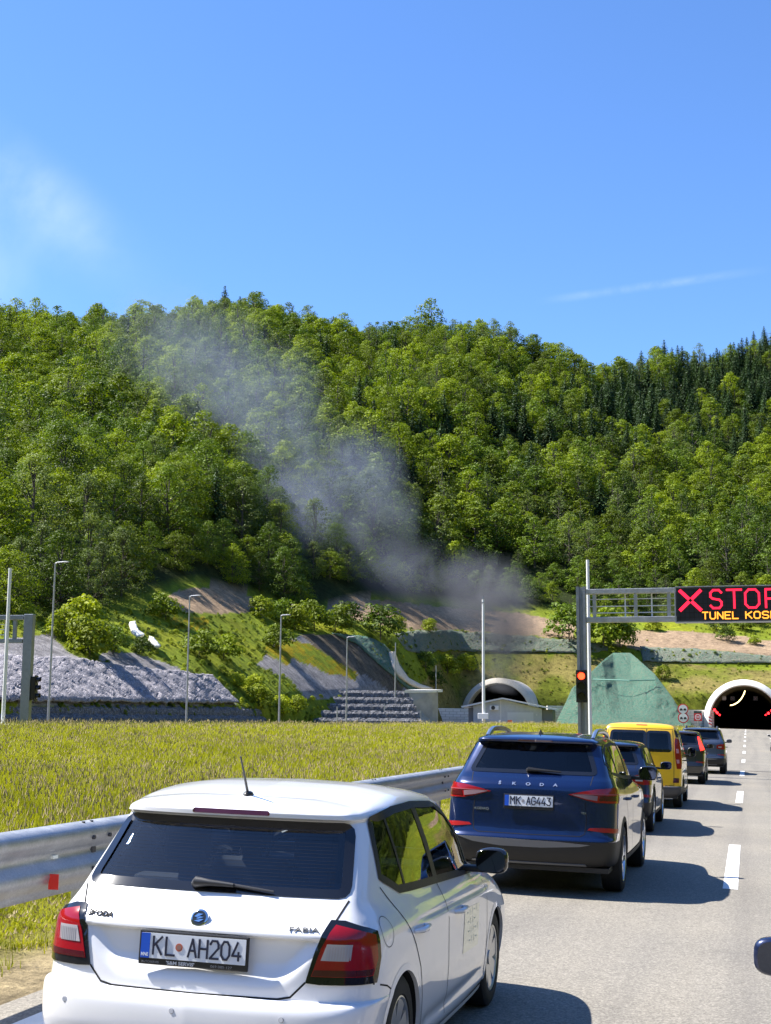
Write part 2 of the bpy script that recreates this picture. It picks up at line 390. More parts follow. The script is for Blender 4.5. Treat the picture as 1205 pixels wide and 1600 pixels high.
# ---- road
def asphalt(name, base, warm=1.):
    m = bpy.data.materials.new(name); m.use_nodes = True; t = NT(m)
    fine = t.noise(95, 3, .75); mid = t.noise(30, 4, .7); big = t.noise(.35, 4, .5)
    tc = t.n('ShaderNodeTexCoord'); vo = t.n('ShaderNodeTexVoronoi', inp={'Scale': 75.}); t.l(tc.outputs['Object'], vo.inputs['Vector'])
    c = t.ramp(fine, (.36, tuple(b * .5 for b in base)), (.5, base), (.66, tuple(b * 1.5 for b in base)))
    c = t.mix(.55, c, t.ramp(vo.outputs['Color'], (.1, tuple(b * .55 for b in base)), (.55, base), (.95, tuple(b * 1.75 for b in base))))
    c = t.mix(1., c, t.ramp(mid, (.3, (.8, .8, .8)), (.7, (1.2, 1.2, 1.2))), 'MULTIPLY')
    c = t.mix(1., c, t.ramp(big, (.3, (.88, .88, .89)), (.7, (1.06, 1.05, 1.03))), 'MULTIPLY')
    mp = t.n('ShaderNodeMapping'); t.l(tc.outputs['Object'], mp.inputs[0]); mp.inputs['Scale'].default_value = (1.6, .03, 1)
    st = t.n('ShaderNodeTexNoise', inp={'Scale': 1.0, 'Detail': 4.}); t.l(mp.outputs[0], st.inputs['Vector'])
    c = t.mix(1., c, t.ramp(st.outputs[0], (.32, (.80, .80, .82)), (.5, (1., 1., 1.)), (.7, (1.08, 1.07, 1.05))), 'MULTIPLY')
    sp = t.noise(1.3, 5, .65); c = t.mix(1., c, t.ramp(sp, (.62, (1, 1, 1)), (.74, (.80, .80, .81))), 'MULTIPLY')
    t.set(Base_Color=c, Roughness=.85, Specular_IOR_Level=.3); t.bump(fine, .5, .006); return m
M_ASPH = asphalt('asphalt', (.215, .198, .168))
def strip(name, x0, x1, y0, y1, dz, m, nx=1, step=3., fn=None):
    ys = np.arange(y0, y1 + .01, (y1 - y0) / max(1, round((y1 - y0) / step))); xs = np.linspace(x0, x1, nx + 1)
    V = [(x, y, float((fn or (lambda a, b: road_rise(b) - CF * a))(x, y)) + dz) for y in ys for x in xs]
    k = nx + 1; F = [(j * k + i, j * k + i + 1, (j + 1) * k + i + 1, (j + 1) * k + i) for j in range(len(ys) - 1) for i in range(nx)]
    o = link(name, pymesh(name, V, F, True), mats=m); return o
tag(strip('road', -4.55, 5, -120, 300, 0.0, M_ASPH, 6), kind='structure')
def lroad(x, y): return 1.42 + .1 * smooth01((y - 50) / 150) + 0 * x
tag(strip('road', -44, -34, -120, 300, .10, asphalt('asphalt_far', (.18, .17, .15)), 3, 5, lroad), kind='structure')
def mat_paint():
    m = bpy.data.materials.new('road_paint'); m.use_nodes = True; t = NT(m)
    f = t.noise(60, 5, .8); f2 = t.noise(4, 3)
    t.set(Base_Color=t.mix(1., t.ramp(f, (.30, (.42, .40, .36)), (.42, (.8, .79, .76))), t.ramp(f2, (.2, (.88, .88, .88)), (.8, (1, 1, 1))), 'MULTIPLY'), Roughness=.6); t.bump(f, .3, .004); return m
M_RP = mat_paint()
mk = []
for k in range(-3, 13):
    y0 = 16.57 + 18.02 * k
    if y0 + 6 > 221: break
    mk.append(y0)
for y0 in mk:
    tag(strip('lane_dash', -.335, -.165, y0, y0 + 6, .005, M_RP), kind='structure')
tag(strip('edge_line', -4.22, -4.02, -60, 221, .005, M_RP), kind='structure')
tag(strip('edge_line', 3.6, 3.8, -60, 221, .005, M_RP), kind='structure')
jb = MB(); jb.box((-4.5, 58.2, -.004), (5, 58.5, .006)); j = jb.build('expansion_joint', mat('joint_rubber', (.07, .065, .06), .8)); j.rotation_euler = (0, CF, 0); j.location = (0, 0, .003)
tag(j, 'dark expansion joint crossing the road behind the last car', 'road joint')

# ---- unseen slopes behind and beside the camera, added to darken reflections and fill light
def valley():
    az = np.linspace(R(44), R(307), 130); rr = np.array([170, 200, 230, 260, 300, 340, 380, 430, 480, 560, 700]); hh = np.array([-2, 6, 22, 42, 74, 108, 138, 165, 178, 170, 120.]); V = []
    for i, r in enumerate(rr):
        for a in az:
            x, y = r * math.sin(a), r * math.cos(a); V.append((x, y, hh[i] * (.72 + .5 * float(fnoise(np.array([a * 3.]), np.array([.3]), 91)[0])) + (float(fnoise(np.array([x / 14]), np.array([y / 14]), 92)[0]) - .5) * 14 * min(1, i / 2)))
    n = len(az); F = [(i * n + k, i * n + k + 1, (i + 1) * n + k + 1, (i + 1) * n + k) for i in range(len(rr) - 1) for k in range(n - 1)]
    m = bpy.data.materials.new('far_wood'); m.use_nodes = True; t = NT(m); f = t.noise(.12, 8, .75); t.set(Base_Color=t.ramp(f, (.35, (.018, .03, .008)), (.65, (.085, .12, .02))), Roughness=.95, Specular_IOR_Level=.05); t.bump(f, 1., 4.)
    tag(link('unseen_hills', pymesh('unseen_hills', V, F, True), mats=m), kind='structure')
valley()
# ================================================================ vegetation
def leafmat(name, base, tr=.35, var=.35):
    base = tuple(c * (.8 if name in ('meadow_blade', 'dry_grass') else 1.08) for c in base)
    m = bpy.data.materials.new(name); m.use_nodes = True; t = NT(m); nt_ = m.node_tree
    oi = t.n('ShaderNodeObjectInfo'); f = t.noise(.55, 3)
    a = tuple(c * (1 - var) for c in base); b = (base[0] * (1 + var * 1.3), base[1] * (1 + var), base[2] * (1 + var * .4))
    c = t.mix(1., t.ramp(oi.outputs['Random'], (0, a), (.5, base), (1, b)), t.ramp(f, (.3, (.72, .75, .8)), (.7, (1.3, 1.25, 1.0))), 'MULTIPLY')
    t.set(Base_Color=c, Roughness=.6, Specular_IOR_Level=.25)
    tl = t.n('ShaderNodeBsdfTranslucent'); t.l(t.mix(1., c, (1.25, 1.3, .5), 'MULTIPLY'), tl.inputs[0])
    mx = t.n('ShaderNodeMixShader'); mx.inputs[0].default_value = tr; t.l(t.b.outputs[0], mx.inputs[1]); t.l(tl.outputs[0], mx.inputs[2])
    t.l(mx.outputs[0], nt_.nodes['Material Output'].inputs['Surface']); return m
M_LEAF = [leafmat('leaf_bright', (.145, .20, .010), .3, .45), leafmat('leaf_mid', (.082, .135, .013), .28, .45), leafmat('leaf_grey', (.12, .165, .05), .3), leafmat('leaf_spruce', (.035, .07, .024), .12, .25), leafmat('leaf_bush', (.23, .28, .018))]
M_BARK = mat('bark', (.085, .07, .055), .9, var=.3, vscale=3)
def cards(P, N, size, rng, asp=.75, jit=.7):
    n = len(P); N = N + rng.normal(0, jit, (n, 3)) * .6; N /= np.linalg.norm(N, axis=1)[:, None] + 1e-9
    T = rng.normal(0, 1, (n, 3)); T -= N * (T * N).sum(1)[:, None]; T /= np.linalg.norm(T, axis=1)[:, None] + 1e-9; B = np.cross(N, T)
    s = (size * rng.uniform(.6, 1.35, n))[:, None]
    c = [P + T * s * .5, P + B * s * asp * .5 + N * s * .1, P - T * s * .5, P - B * s * asp * .5 + N * s * .1]
    return np.stack(c, 1).reshape(-1, 3)
def quadmesh(name, V, smooth=False):
    n = len(V) // 4; me = bpy.data.meshes.new(name); me.vertices.add(len(V)); me.vertices.foreach_set('co', np.asarray(V, float).ravel())
    me.loops.add(n * 4); me.loops.foreach_set('vertex_index', np.arange(n * 4)); me.polygons.add(n); me.polygons.foreach_set('loop_start', np.arange(n) * 4); me.update(calc_edges=True); return me
def broadleaf(seed, H=10., W=6.5, nclump=46, per=46, ls=.42, low=.12, open_=.0, dome=False):
    rng = np.random.default_rng(seed); P = []; N = []
    cs = []
    for i in range(nclump):
        # clump centres fill an egg, denser to the outside
        h = rng.uniform(0, 1) ** 1.1; z = H * (low + (1 - low) * h * .93)
        prof = (math.sin(math.pi * min(1, (h * .80 + .2))) ** .6) * (1.08 - .42 * h)
        th = rng.uniform(0, 2 * math.pi); r = W * .5 * prof * (rng.uniform(.25, 1) ** .5) * rng.uniform(.8, 1.12)
        rad = W * rng.uniform(.085, .19) * (1 - .35 * h)
        if dome:
            el = math.asin(rng.uniform(0, 1)); rr_ = rng.uniform(.35, 1) ** .5; r = W * .42 * rr_ * math.cos(el); z = H * .12 + H * .7 * rr_ * math.sin(el); rad = W * rng.uniform(.12, .2)
        cs.append((r * math.cos(th), r * math.sin(th), z, rad))
    for (x, y, z, rad) in cs:
        k = int(per * (rad / (W * .14)) ** 1.6); d = rng.normal(0, 1, (k, 3)); d /= np.linalg.norm(d, axis=1)[:, None]
        d[:, 2] = np.where(d[:, 2] < -.35, -d[:, 2], d[:, 2])
        rr = rad * rng.uniform(.72, 1.18, k)[:, None]
        P.append(np.array([x, y, z]) + d * rr * np.array([1.1, 1.1, .8])); N.append(d * .9 + np.array([0, 0, .35]))
    P = np.concatenate(P); N = np.concatenate(N); crown = quadmesh('crown', cards(P, N, ls, rng))
    b = MB(); b.tube([(0, 0, -1.2), (.05, 0, H * .25), (.15 * rng.normal(), .15 * rng.normal(), H * .55), (.2 * rng.normal(), .2 * rng.normal(), H * .85)], [H * .018, H * .013, H * .008, H * .003], 6)
    for (x, y, z, rad) in cs[::4]:
        z0 = max(H * .16, z - H * .2); b.tube([(0, 0, z0), (x * .5, y * .5, (z0 + z) / 2 + .1), (x, y, z)], [H * .008, H * .005, H * .002], 4)
    tr = bpy.data.meshes.new('trunk'); tr.from_pydata(b.v, [], b.f); tr.update(); return crown, tr
def spruce(seed, H=12., W=4.2, ls=.34):
    rng = np.random.default_rng(seed); P = []; N = []
    nt_ = int(H * 2.6)
    for i in range(nt_):
        t = i / nt_; z = H * (.06 + .92 * t); r = W * .5 * (1 - t) ** .85 * rng.uniform(.8, 1.1) + .08; nb = max(4, int(11 * (1 - t) + 4)); ph = rng.uniform(0, 6)
        for k in range(nb):
            th = ph + 2 * math.pi * k / nb + rng.normal(0, .12); rb = r * rng.uniform(.75, 1.15); m = max(2, int(rb * 5.2))
            for j in range(m):
                q = (j + 1) / m; p = (math.cos(th) * rb * q, math.sin(th) * rb * q, z - rb * .38 * q + rng.normal(0, .05)); P.append(p); N.append((math.cos(th) * .5, math.sin(th) * .5, .8))
    P = np.array(P); N = np.array(N); crown = quadmesh('crown', cards(P, N, ls * 1.15, rng, .8, .4))
    b = MB(); b.tube([(0, 0, -1.2), (0, 0, H * .5), (0, 0, H * .97)], [H * .016, H * .01, H * .002], 6)
    tr = bpy.data.meshes.new('trunk'); tr.from_pydata(b.v, [], b.f); tr.update(); return crown, tr
PROTO = []
for i, (H, W, nc, per, ls, lw, mi) in enumerate([(10, 8.2, 84, 34, .40, .0, 0), (12, 8.0, 92, 32, .38, .02, 0), (9, 7.8, 76, 36, .40, .0, 1), (12.5, 7.4, 90, 32, .36, .03, 1), (8, 7.0, 64, 38, .38, .0, 0), (11.5, 6.4, 80, 28, .30, .03, 2)]):
    c, t_ = broadleaf(100 + i, H, W, nc, per, ls, lw); c.materials.append(M_LEAF[mi]); t_.materials.append(M_BARK); PROTO.append((c, t_, H, W))
for i, (H, W) in enumerate([(11, 5.4), (12.5, 5.6)]):
    c, t_ = spruce(200 + i, H, W); c.materials.append(M_LEAF[3]); t_.materials.append(M_BARK); PROTO.append((c, t_, H, W))
for i, (H, W, nc, per, ls, lw, mi) in enumerate([(10, 8.0, 110, 74, .25, .0, 0), (12, 7.8, 120, 70, .24, .02, 1), (8.5, 7.6, 100, 76, .24, .0, 0), (12, 6.6, 104, 64, .22, .02, 2)]):
    c, t_ = broadleaf(150 + i, H, W, nc, per, ls, lw); c.materials.append(M_LEAF[mi]); t_.materials.append(M_BARK); PROTO.append((c, t_, H, W))
KINDS = ['bright', 'bright', 'mid', 'mid', 'bright', 'grey', 'spruce', 'spruce']
def plant_tree(kind, p, s, rz, name, label, group=None, sz=None):
    c, t_, H, W = PROTO[kind]
    e = empty(name, label, 'tree', p, (0, 0, rz), group); e.scale = (s * 1.22, s * 1.22, sz or s * 1.02)
    a = link('crown', c, e); b = link('trunk', t_, e); return e
def AD(X, Y): return X * math.cos(PSI) + Y * math.sin(PSI), -X * math.sin(PSI) + Y * math.cos(PSI)
def scatter_forest():
    rng = np.random.default_rng(11); cells = {}; out = []
    def ok(x, y, d):
        i, j = int(x // 4), int(y // 4)
        for a in range(i - 2, i + 3):
            for b in range(j - 2, j + 3):
                for (px, py) in cells.get((a, b), ()):
                    if (px - x) ** 2 + (py - y) ** 2 < d * d: return False
        return True
    N = 150000; D = np.sqrt(rng.uniform(76 ** 2, 540 ** 2, N)); a = rng.uniform(-.42, 1.75, N)
    L = a * D; X = L * math.cos(PSI) - D * math.sin(PSI); Y = L * math.sin(PSI) + D * math.cos(PSI)
    k4 = np.interp(a, TA, TK[:, 4, 0]); k6 = np.interp(a, TA, TK[:, 6, 0]); k1 = np.interp(a, TA, TK[:, 1, 0])
    keep = (D > k4) & (D < k6 + 16)
    keep &= (a < .34) | (rng.uniform(size=N) < .35)
    X, Y, D, a, k4, k6 = (q[keep] for q in (X, Y, D, a, k4, k6))
    Z = hill(X, Y); uv = proj(np.stack([X, Y, Z + 3], -1)); uvb = proj(np.stack([X, Y, Z], -1))
    bare = np.zeros(len(X), bool)
    for z in Z_BROWN:
        for du, dv in ((0, 0), (22, 4), (45, 8), (62, 12), (0, 14), (30, 20)): bare |= inpoly(uvb + np.array([du, dv]), z) & ((uvb[:, 1] < 985) | (du == 0))
    for i in range(len(X)):
        if bare[i]: continue
        d = 4.5 if a[i] < .32 else 7.5
        if D[i] < k4[i] + 14: d = 3.6
        if not ok(X[i], Y[i], d): continue
        cells.setdefault((int(X[i] // 4), int(Y[i] // 4)), []).append((X[i], Y[i]))
        u, v = uv[i]; conf = 0.
        # spruces stand in belts: high at right, and a few down the middle
        if u > 860: conf = .92 * math.exp(-((v - (640 - (u - 1000) * .15)) / 72) ** 2) * min(1, (u - 860) / 120)
        if u > 1030 and v < 575: conf = .85
        if 560 < u < 700 and 640 < v < 780: conf = max(conf, .35)
        if 780 < u < 900 and 600 < v < 760: conf = max(conf, .3)
        conf = max(conf, .04) if v < 800 else conf
        if rng.uniform() < conf: k = 6 + int(rng.integers(2))
        else:
            g = fnoise(X[i] / 30, Y[i] / 30, 8); 
            if v > 800: k = int(rng.choice([2, 3, 2, 5, 0, 4]))
            else: k = int(rng.choice([0, 1, 4, 0, 2])) if g > .46 else int(rng.choice([2, 3, 1, 5, 0]))
        if D[i] < 235 and k < 6 and a[i] < .34: k = 8 + {0: 0, 4: 2, 1: 0, 2: 1, 3: 1, 5: 3}[k]
        s = rng.uniform(.60, 1.12) * (1.4 if a[i] > .34 else 1) * (.98 if k in (6, 7) else 1)
        if D[i] < k4[i] + 18: s *= .66
        out.append((X[i], Y[i], Z[i], k, s, rng.uniform(0, 6.28), u, v, D[i], a[i]))
    return out
FOREST = scatter_forest()
print('forest', len(FOREST))
def in_view(t): return -30 < t[6] < 1235
fr = sorted([t for t in FOREST if in_view(t)], key=lambda t: t[8])
near_b = [t for t in fr if t[3] not in (6, 7)][:296]; near_s = [t for t in fr if t[3] in (6, 7)][:290]
ids = {id(t) for t in near_b + near_s}
lab_b = {0: 'bright green broadleaf tree with a domed crown on the lower forest slope', 1: 'tall bright green broadleaf tree on the lower forest slope', 2: 'mid green rounded broadleaf tree on the lower forest slope',
         3: 'dark green upright broadleaf tree on the lower forest slope', 4: 'small bushy bright green tree on the lower forest slope', 5: 'pale grey green loose tree on the lower forest slope'}
lab_b.update({8: 'bright green broadleaf tree with small leaves at the lower forest edge', 9: 'tall mid green broadleaf tree at the lower forest edge', 10: 'low wide bright green tree at the lower forest edge', 11: 'pale grey green slender tree at the lower forest edge'})
for t in near_b: plant_tree(t[3], (t[0], t[1], t[2] - .1), t[4], t[5], 'broadleaf_tree', lab_b[t[3]], 'broadleaf trees of the hillside forest')
for t in near_s: plant_tree(t[3], (t[0], t[1], t[2] - .1), t[4], t[5], 'spruce_tree', 'dark pointed spruce standing among the broadleaf trees of the hill', 'spruces of the hillside forest')
# individual trees that break the skyline
def sky_tree(u, v, D, kind, s, label):
    q = ray(u, v); L, dd = AD(q[0], q[1]); x, y = q[0] / dd * D, q[1] / dd * D
    return plant_tree(kind, (x, y, float(hill(np.array([x]), np.array([y]))[0])), s, u, 'skyline_tree', label)
sky_tree(672, 520, 455, 1, 1.5, 'tall dark tree standing highest on the skyline of the middle ridge')
sky_tree(797, 540, 462, 5, 1.25, 'thin open crowned tree on the skyline where the ridge drops to the right')
sky_tree(838, 540, 466, 3, .95, 'rounded dark tree on the ridge right of the thin open tree')
sky_tree(968, 560, 488, 5, .9, 'thin grey green tree in the dip of the skyline')
sky_tree(1147, 545, 508, 6, 1.0, 'tall pointed spruce on the right hand ridge line')
def gn_scatter(name, pts, protos, idx, scale, rot, label=None, cat=None, tilt=None):
    """one object that sets copies of the prototypes on its points"""
    pc = bpy.data.collections.new(name + '_kinds')
    for i, (me) in enumerate(protos):
        o = bpy.data.objects.new('%s_kind_%02d' % (name, i), me); pc.objects.link(o)
    me = bpy.data.meshes.new(name); me.vertices.add(len(pts)); me.vertices.foreach_set('co', np.asarray(pts, float).ravel())
    a = me.attributes.new('idx', 'INT', 'POINT'); a.data.foreach_set('value', np.asarray(idx, np.int32))
    a = me.attributes.new('scl', 'FLOAT_VECTOR', 'POINT'); sc = np.asarray(scale, float); sc = sc if sc.ndim == 2 else np.repeat(sc[:, None], 3, 1); a.data.foreach_set('vector', sc.ravel())
    a = me.attributes.new('rot', 'FLOAT_VECTOR', 'POINT'); r = np.zeros((len(pts), 3)); r[:, 2] = rot
    if tilt is not None: r[:, 0] = tilt
    a.data.foreach_set('vector', r.ravel()); me.update()
    ng = bpy.data.node_groups.new(name, 'GeometryNodeTree'); ng.interface.new_socket('Geometry', in_out='INPUT', socket_type='NodeSocketGeometry'); ng.interface.new_socket('Geometry', in_out='OUTPUT', socket_type='NodeSocketGeometry')
    N = ng.nodes; gi = N.new('NodeGroupInput'); go = N.new('NodeGroupOutput'); ip = N.new('GeometryNodeInstanceOnPoints'); ci = N.new('GeometryNodeCollectionInfo'); ci.inputs['Collection'].default_value = pc; ci.inputs['Separate Children'].default_value = True; ci.inputs['Reset Children'].default_value = True
    def na(nm, ty):
        n = N.new('GeometryNodeInputNamedAttribute'); n.data_type = ty; n.inputs['Name'].default_value = nm; return n.outputs['Attribute']
    ng.links.new(gi.outputs[0], ip.inputs['Points']); ng.links.new(ci.outputs[0], ip.inputs['Instance']); ip.inputs['Pick Instance'].default_value = True
    ng.links.new(na('idx', 'INT'), ip.inputs['Instance Index']); ng.links.new(na('scl', 'FLOAT_VECTOR'), ip.inputs['Scale'])
    e2r = N.new('FunctionNodeEulerToRotation'); ng.links.new(na('rot', 'FLOAT_VECTOR'), e2r.inputs[0]); ng.links.new(e2r.outputs[0], ip.inputs['Rotation'])
    ng.links.new(ip.outputs[0], go.inputs[0])
    o = link(name, me); md = o.modifiers.new('scatter', 'NODES'); md.node_group = ng
    tag(o, label, cat, kind='stuff'); return o
def joined(c, t_):
    V = [v.co[:] for v in c.vertices] + [v.co[:] for v in t_.vertices]; n = len(c.vertices)
    F = [tuple(p.vertices) for p in c.polygons] + [tuple(i + n for i in p.vertices) for p in t_.polygons]
    me = bpy.data.meshes.new('tree_kind'); me.from_pydata(V, [], F); me.materials.append(c.materials[0]); me.materials.append(t_.materials[0])
    me.polygons.foreach_set('material_index', [0] * len(c.polygons) + [1] * len(t_.polygons)); me.update(); return me
rest = [t for t in FOREST if id(t) not in ids]
gn_scatter('forest', [(t[0], t[1], t[2] - .1) for t in rest], [joined(c, t_) for c, t_, H, W in PROTO], [t[3] for t in rest], [(t[4] * 1.22, t[4] * 1.22, t[4] * 1.02) for t in rest], [t[5] for t in rest],
           'dense green mixed forest covering the upper hillside', 'forest')
# ---- bushes on the slopes
def bush_mesh(seed, mi, W=2., H=1.7):
    c, t_ = broadleaf(seed, H, W, 26, 42, .15, .05, 0, True); c.materials.append(M_LEAF[mi]); t_.materials.append(M_BARK); return c, t_
BUSH = [bush_mesh(300, 4), bush_mesh(301, 0), bush_mesh(302, 1, 2.2, 2.2), bush_mesh(303, 4, 1.6, 2.4)]
def bush(u, v, k, s, label, cat='bush', name='bush', D=None):
    P, hit = cast(np.array([float(u)]), np.array([float(v)])); p = P[0]
    e = empty(name, label, cat, p, (0, 0, u % 6.28), 'bushes on the cuttings above the gabions'); e.scale = (s, s, s)
    link('crown', BUSH[k][0], e); link('stem', BUSH[k][1], e); return e
for u, v, k, s, lb in [
 (258, 968, 1, 1.9, 'upright bright bush on the grass just below the left brown bank'), (312, 1028, 1, 1.9, 'dark green bush left of a pair on the grassy slope'), (350, 1030, 1, 1.8, 'dark green bush right of a pair on the grassy slope'),
 (140, 1026, 0, 2.2, 'broad yellow green bush above the left gravel facing'), (125, 990, 0, 2.2, 'yellow green bush under the trees above the left gravel facing'), (176, 1022, 2, 1.5, 'mid green bush beside the white stone chute'),
 (222, 1024, 2, 1.0, 'small mid green bush right beside the white stone chute'), (100, 1000, 0, 1.8, 'yellow flowering bush nearest the left lamp post'),
 (405, 1105, 0, 1.5, 'bright bush at the end of the low gabion wall'), (440, 1118, 0, 1.4, 'bright round bush behind the fourth lamp post'), (465, 1112, 0, 1.2, 'bright round bush left beside the stepped gabions'), (395, 1082, 0, 1.2, 'light green bush above the end of the low gabion wall'),
 (372, 1075, 0, 1.0, 'light green bush at the corner of the gravel facing'),
 (490, 985, 1, 2.8, 'dark round bush left on the bench over the rock face'), (525, 988, 1, 2.6, 'dark round bush in the middle of the bench over the rock face'), (545, 975, 2, 2.0, 'small bush behind the bench over the rock face'),
 (595, 1000, 2, 3.2, 'large dark bush at the top of the diagonal netting'), (462, 985, 0, 2.2, 'yellow green bush by the leaning post'), (622, 985, 0, 1.6, 'small bright bush right of the large dark bush'), (670, 988, 0, 1.5, 'small bright bush on the edge of the long netting'),
 (435, 1015, 1, 2.0, 'dark bush among the yellow flowers of the slope'), (410, 968, 0, 2.0, 'bright bush at the right end of the left brown bank'), (440, 975, 2, 2.0, 'mid green bush between the two brown banks'),
 (890, 1004, 2, 4.2, 'large rounded bush left of the gantry post above the netting'), (945, 1010, 1, 4.6, 'large bush right of the gantry post above the netted mound'), (970, 1012, 2, 3.0, 'smaller bush leaning on the large one above the netted mound'),
 (1020, 985, 0, 1.6, 'small bush below the message sign above the bank'), (1135, 1002, 2, 1.7, 'small dark bush on the brown bank under the sign'), (1160, 985, 1, 2.0, 'green bush behind the brown bank at right'), (1180, 1008, 1, 1.2, 'lone low bush in the grass at the right'), (1120, 985, 2, 1.8, 'dark bush under the sign at the forest edge'),
 (1035, 1062, 0, 1.6, 'small bush in the gully right beside the netted mound'), (700, 1055, 0, 2.2, 'bright bush on the slope left above the smoky tunnel'), (730, 1050, 0, 2.0, 'bright bush next to the smoke above the left tunnel'), (665, 1048, 2, 1.8, 'dull bush on the slope right of the stone chute'), (680, 1075, 2, 1.6, 'low dull bush over the white wall'),
 (880, 1134, 1, 1.5, 'dark low bush right beside the plant room')]:
    bush(u, v, k, s, lb)
# low scrub that nobody could count: tufts all over the cut slopes, and undergrowth at the forest edge
def scatter_scrub():
    rng = np.random.default_rng(5); n = 4300; u = rng.uniform(-80, 1260, n); v = rng.uniform(955, 1130, n)
    P, hit = cast(u, v, 70, 330); uv = np.stack([u, v], -1)
    bare = np.zeros(n, bool)
    for z in Z_GRAVEL + Z_ROCK + Z_BROWN: bare |= inpoly(uv, z)
    keep = hit & (~bare | (rng.uniform(size=n) < .006))
    for (px, py, pz) in PORT: keep &= ~((np.hypot(P[:, 0] - px, P[:, 2] - pz - TCZ) < TR1 + .5) & (P[:, 1] < 245))
    D = AD(P[:, 0], P[:, 1])[1]
    keep &= (terr(P[:, 0], P[:, 1]) > ground0(P[:, 0], P[:, 1]) + .3)
    P = P[keep]; D = D[keep]; uv = uv[keep]; dull = inpoly(uv, Z_SLOPEB[0])
    s = rng.uniform(.10, .26, len(P)) * np.where(rng.uniform(size=len(P)) < .12, 1.6, 1)
    s = np.where(dull, s * .75, s); k = np.where(dull, rng.choice([0, 2, 4, 4, 4], len(P)), rng.choice([0, 0, 1, 3, 2], len(P)))
    dry = quadmesh('dry_tuft', np.concatenate([cards(rng.normal(0, .45, (110, 3)) * np.array([1, 1, .3]) + np.array([0, 0, .35]), rng.normal(0, 1, (110, 3)) * np.array([1, 1, .2]), .34, rng)])); dry.materials.append(leafmat('dry_grass', (.26, .21, .07), .2, .3))
    gn_scatter('slope_scrub', P, [b[0] for b in BUSH] + [dry], k, s, rng.uniform(0, 6.28, len(P)), 'low scrub and tufts of grass growing on the cut slopes', 'scrub')
scatter_scrub()
# ---- meadow grass
def tuft(seed, n, h, spread, heads, wid=.006):
    rng = np.random.default_rng(seed); V = []; F = []; mi = []
    for i in range(n):
        x, y = rng.normal(0, spread, 2); th = rng.uniform(0, 6.28); hh = h * rng.uniform(.55, 1.1); ln = rng.uniform(.05, .45) * hh; dx, dy = math.cos(th), math.sin(th); w_ = wid * rng.uniform(.7, 1.5)
        px, py = -dy * w_, dx * w_; b = len(V)
        for q in (0, .5, 1):
            cx, cy, cz = x + dx * ln * q * q, y + dy * ln * q * q, hh * (q - .12 * q * q); ww = 1 - q * .8
            V += [(cx - px * ww, cy - py * ww, cz), (cx + px * ww, cy + py * ww, cz)]
        F += [(b, b + 1, b + 3, b + 2), (b + 2, b + 3, b + 5, b + 4)]; mi += [0, 0]
        if rng.uniform() < heads:
            cx, cy, cz = x + dx * ln, y + dy * ln, hh * .9; b = len(V); r = .012
            V += [(cx - r, cy, cz), (cx, cy - r, cz), (cx + r, cy, cz), (cx, cy + r, cz), (cx + dx * .02, cy + dy * .02, cz + .085), (cx, cy, cz - .02)]
            F += [(b, b + 1, b + 4), (b + 1, b + 2, b + 4), (b + 2, b + 3, b + 4), (b + 3, b, b + 4)]; mi += [1] * 4
    me = bpy.data.meshes.new('tuft'); me.from_pydata(V, [], F); me.materials.append(M_GRASS); me.materials.append(M_SEED); me.polygons.foreach_set('material_index', mi); me.update(); return me
M_GRASS = leafmat('meadow_blade', (.385, .395, .026), .4, .32); M_SEED = mat('seed_head', (.34, .27, .12), .9)
def scatter_meadow():
    rng = np.random.default_rng(9); P = []; S = []; I = []
    bands = [(8, 16, 34, .042, 1.), (16, 30, 17, .06, 1.15), (30, 55, 7, .09, 1.5), (55, 105, 2.2, .13, 2.2), (105, 200, .6, .2, 3.4)]
    for (d0, d1, dens, _, sc) in bands:
        a0, a1 = -.34, .26; area = (a1 - a0) * (d1 ** 2 - d0 ** 2) / 2; n = int(area * dens)
        D = np.sqrt(rng.uniform(d0 ** 2, d1 ** 2, n)); a = rng.uniform(a0, a1, n); L = a * D; X = L * math.cos(PSI) - D * math.sin(PSI); Y = L * math.sin(PSI) + D * math.cos(PSI)
        e = fnoise(X / 1.2, Y / 1.2, 3)
        k = (X < -4.85 - (e - .3) * .9) & (X > -33.2); X, Y = X[k], Y[k]; e = e[k]
        keep = rng.uniform(size=len(X)) < np.clip((-4.6 - X) / 1.2, .15, 1); X, Y = X[keep], Y[keep]
        nn = fnoise(X / 5, Y / 5, 55)
        P.append(np.stack([X, Y, ground0(X, Y) - .03], -1)); S.append(np.stack([np.full(len(X), sc)] * 2 + [rng.uniform(.7, 1.15, len(X)) * (.6 + .7 * nn) * (1 + (sc - 1) * .12) * np.clip((-5.2 - X) / 2., .4, 1)], -1))
        I.append(np.where(rng.uniform(size=len(X)) < .25 + .5 * nn, 1, 0) + 2 * (rng.uniform(size=len(X)) < .5))
    P = np.concatenate(P); S = np.concatenate(S); I = np.concatenate(I); print('meadow', len(P))
    pr = [tuft(1, 30, .30, .07, .02, .005), tuft(2, 30, .40, .08, .18, .004), tuft(3, 34, .34, .09, .05, .005), tuft(4, 30, .44, .09, .26, .004)]
    gn_scatter('meadow_grass', P, pr, I, S, rng.uniform(0, 6.28, len(P)), 'tall yellow green meadow grass with brown seed heads between the carriageways', 'grass')
scatter_meadow()
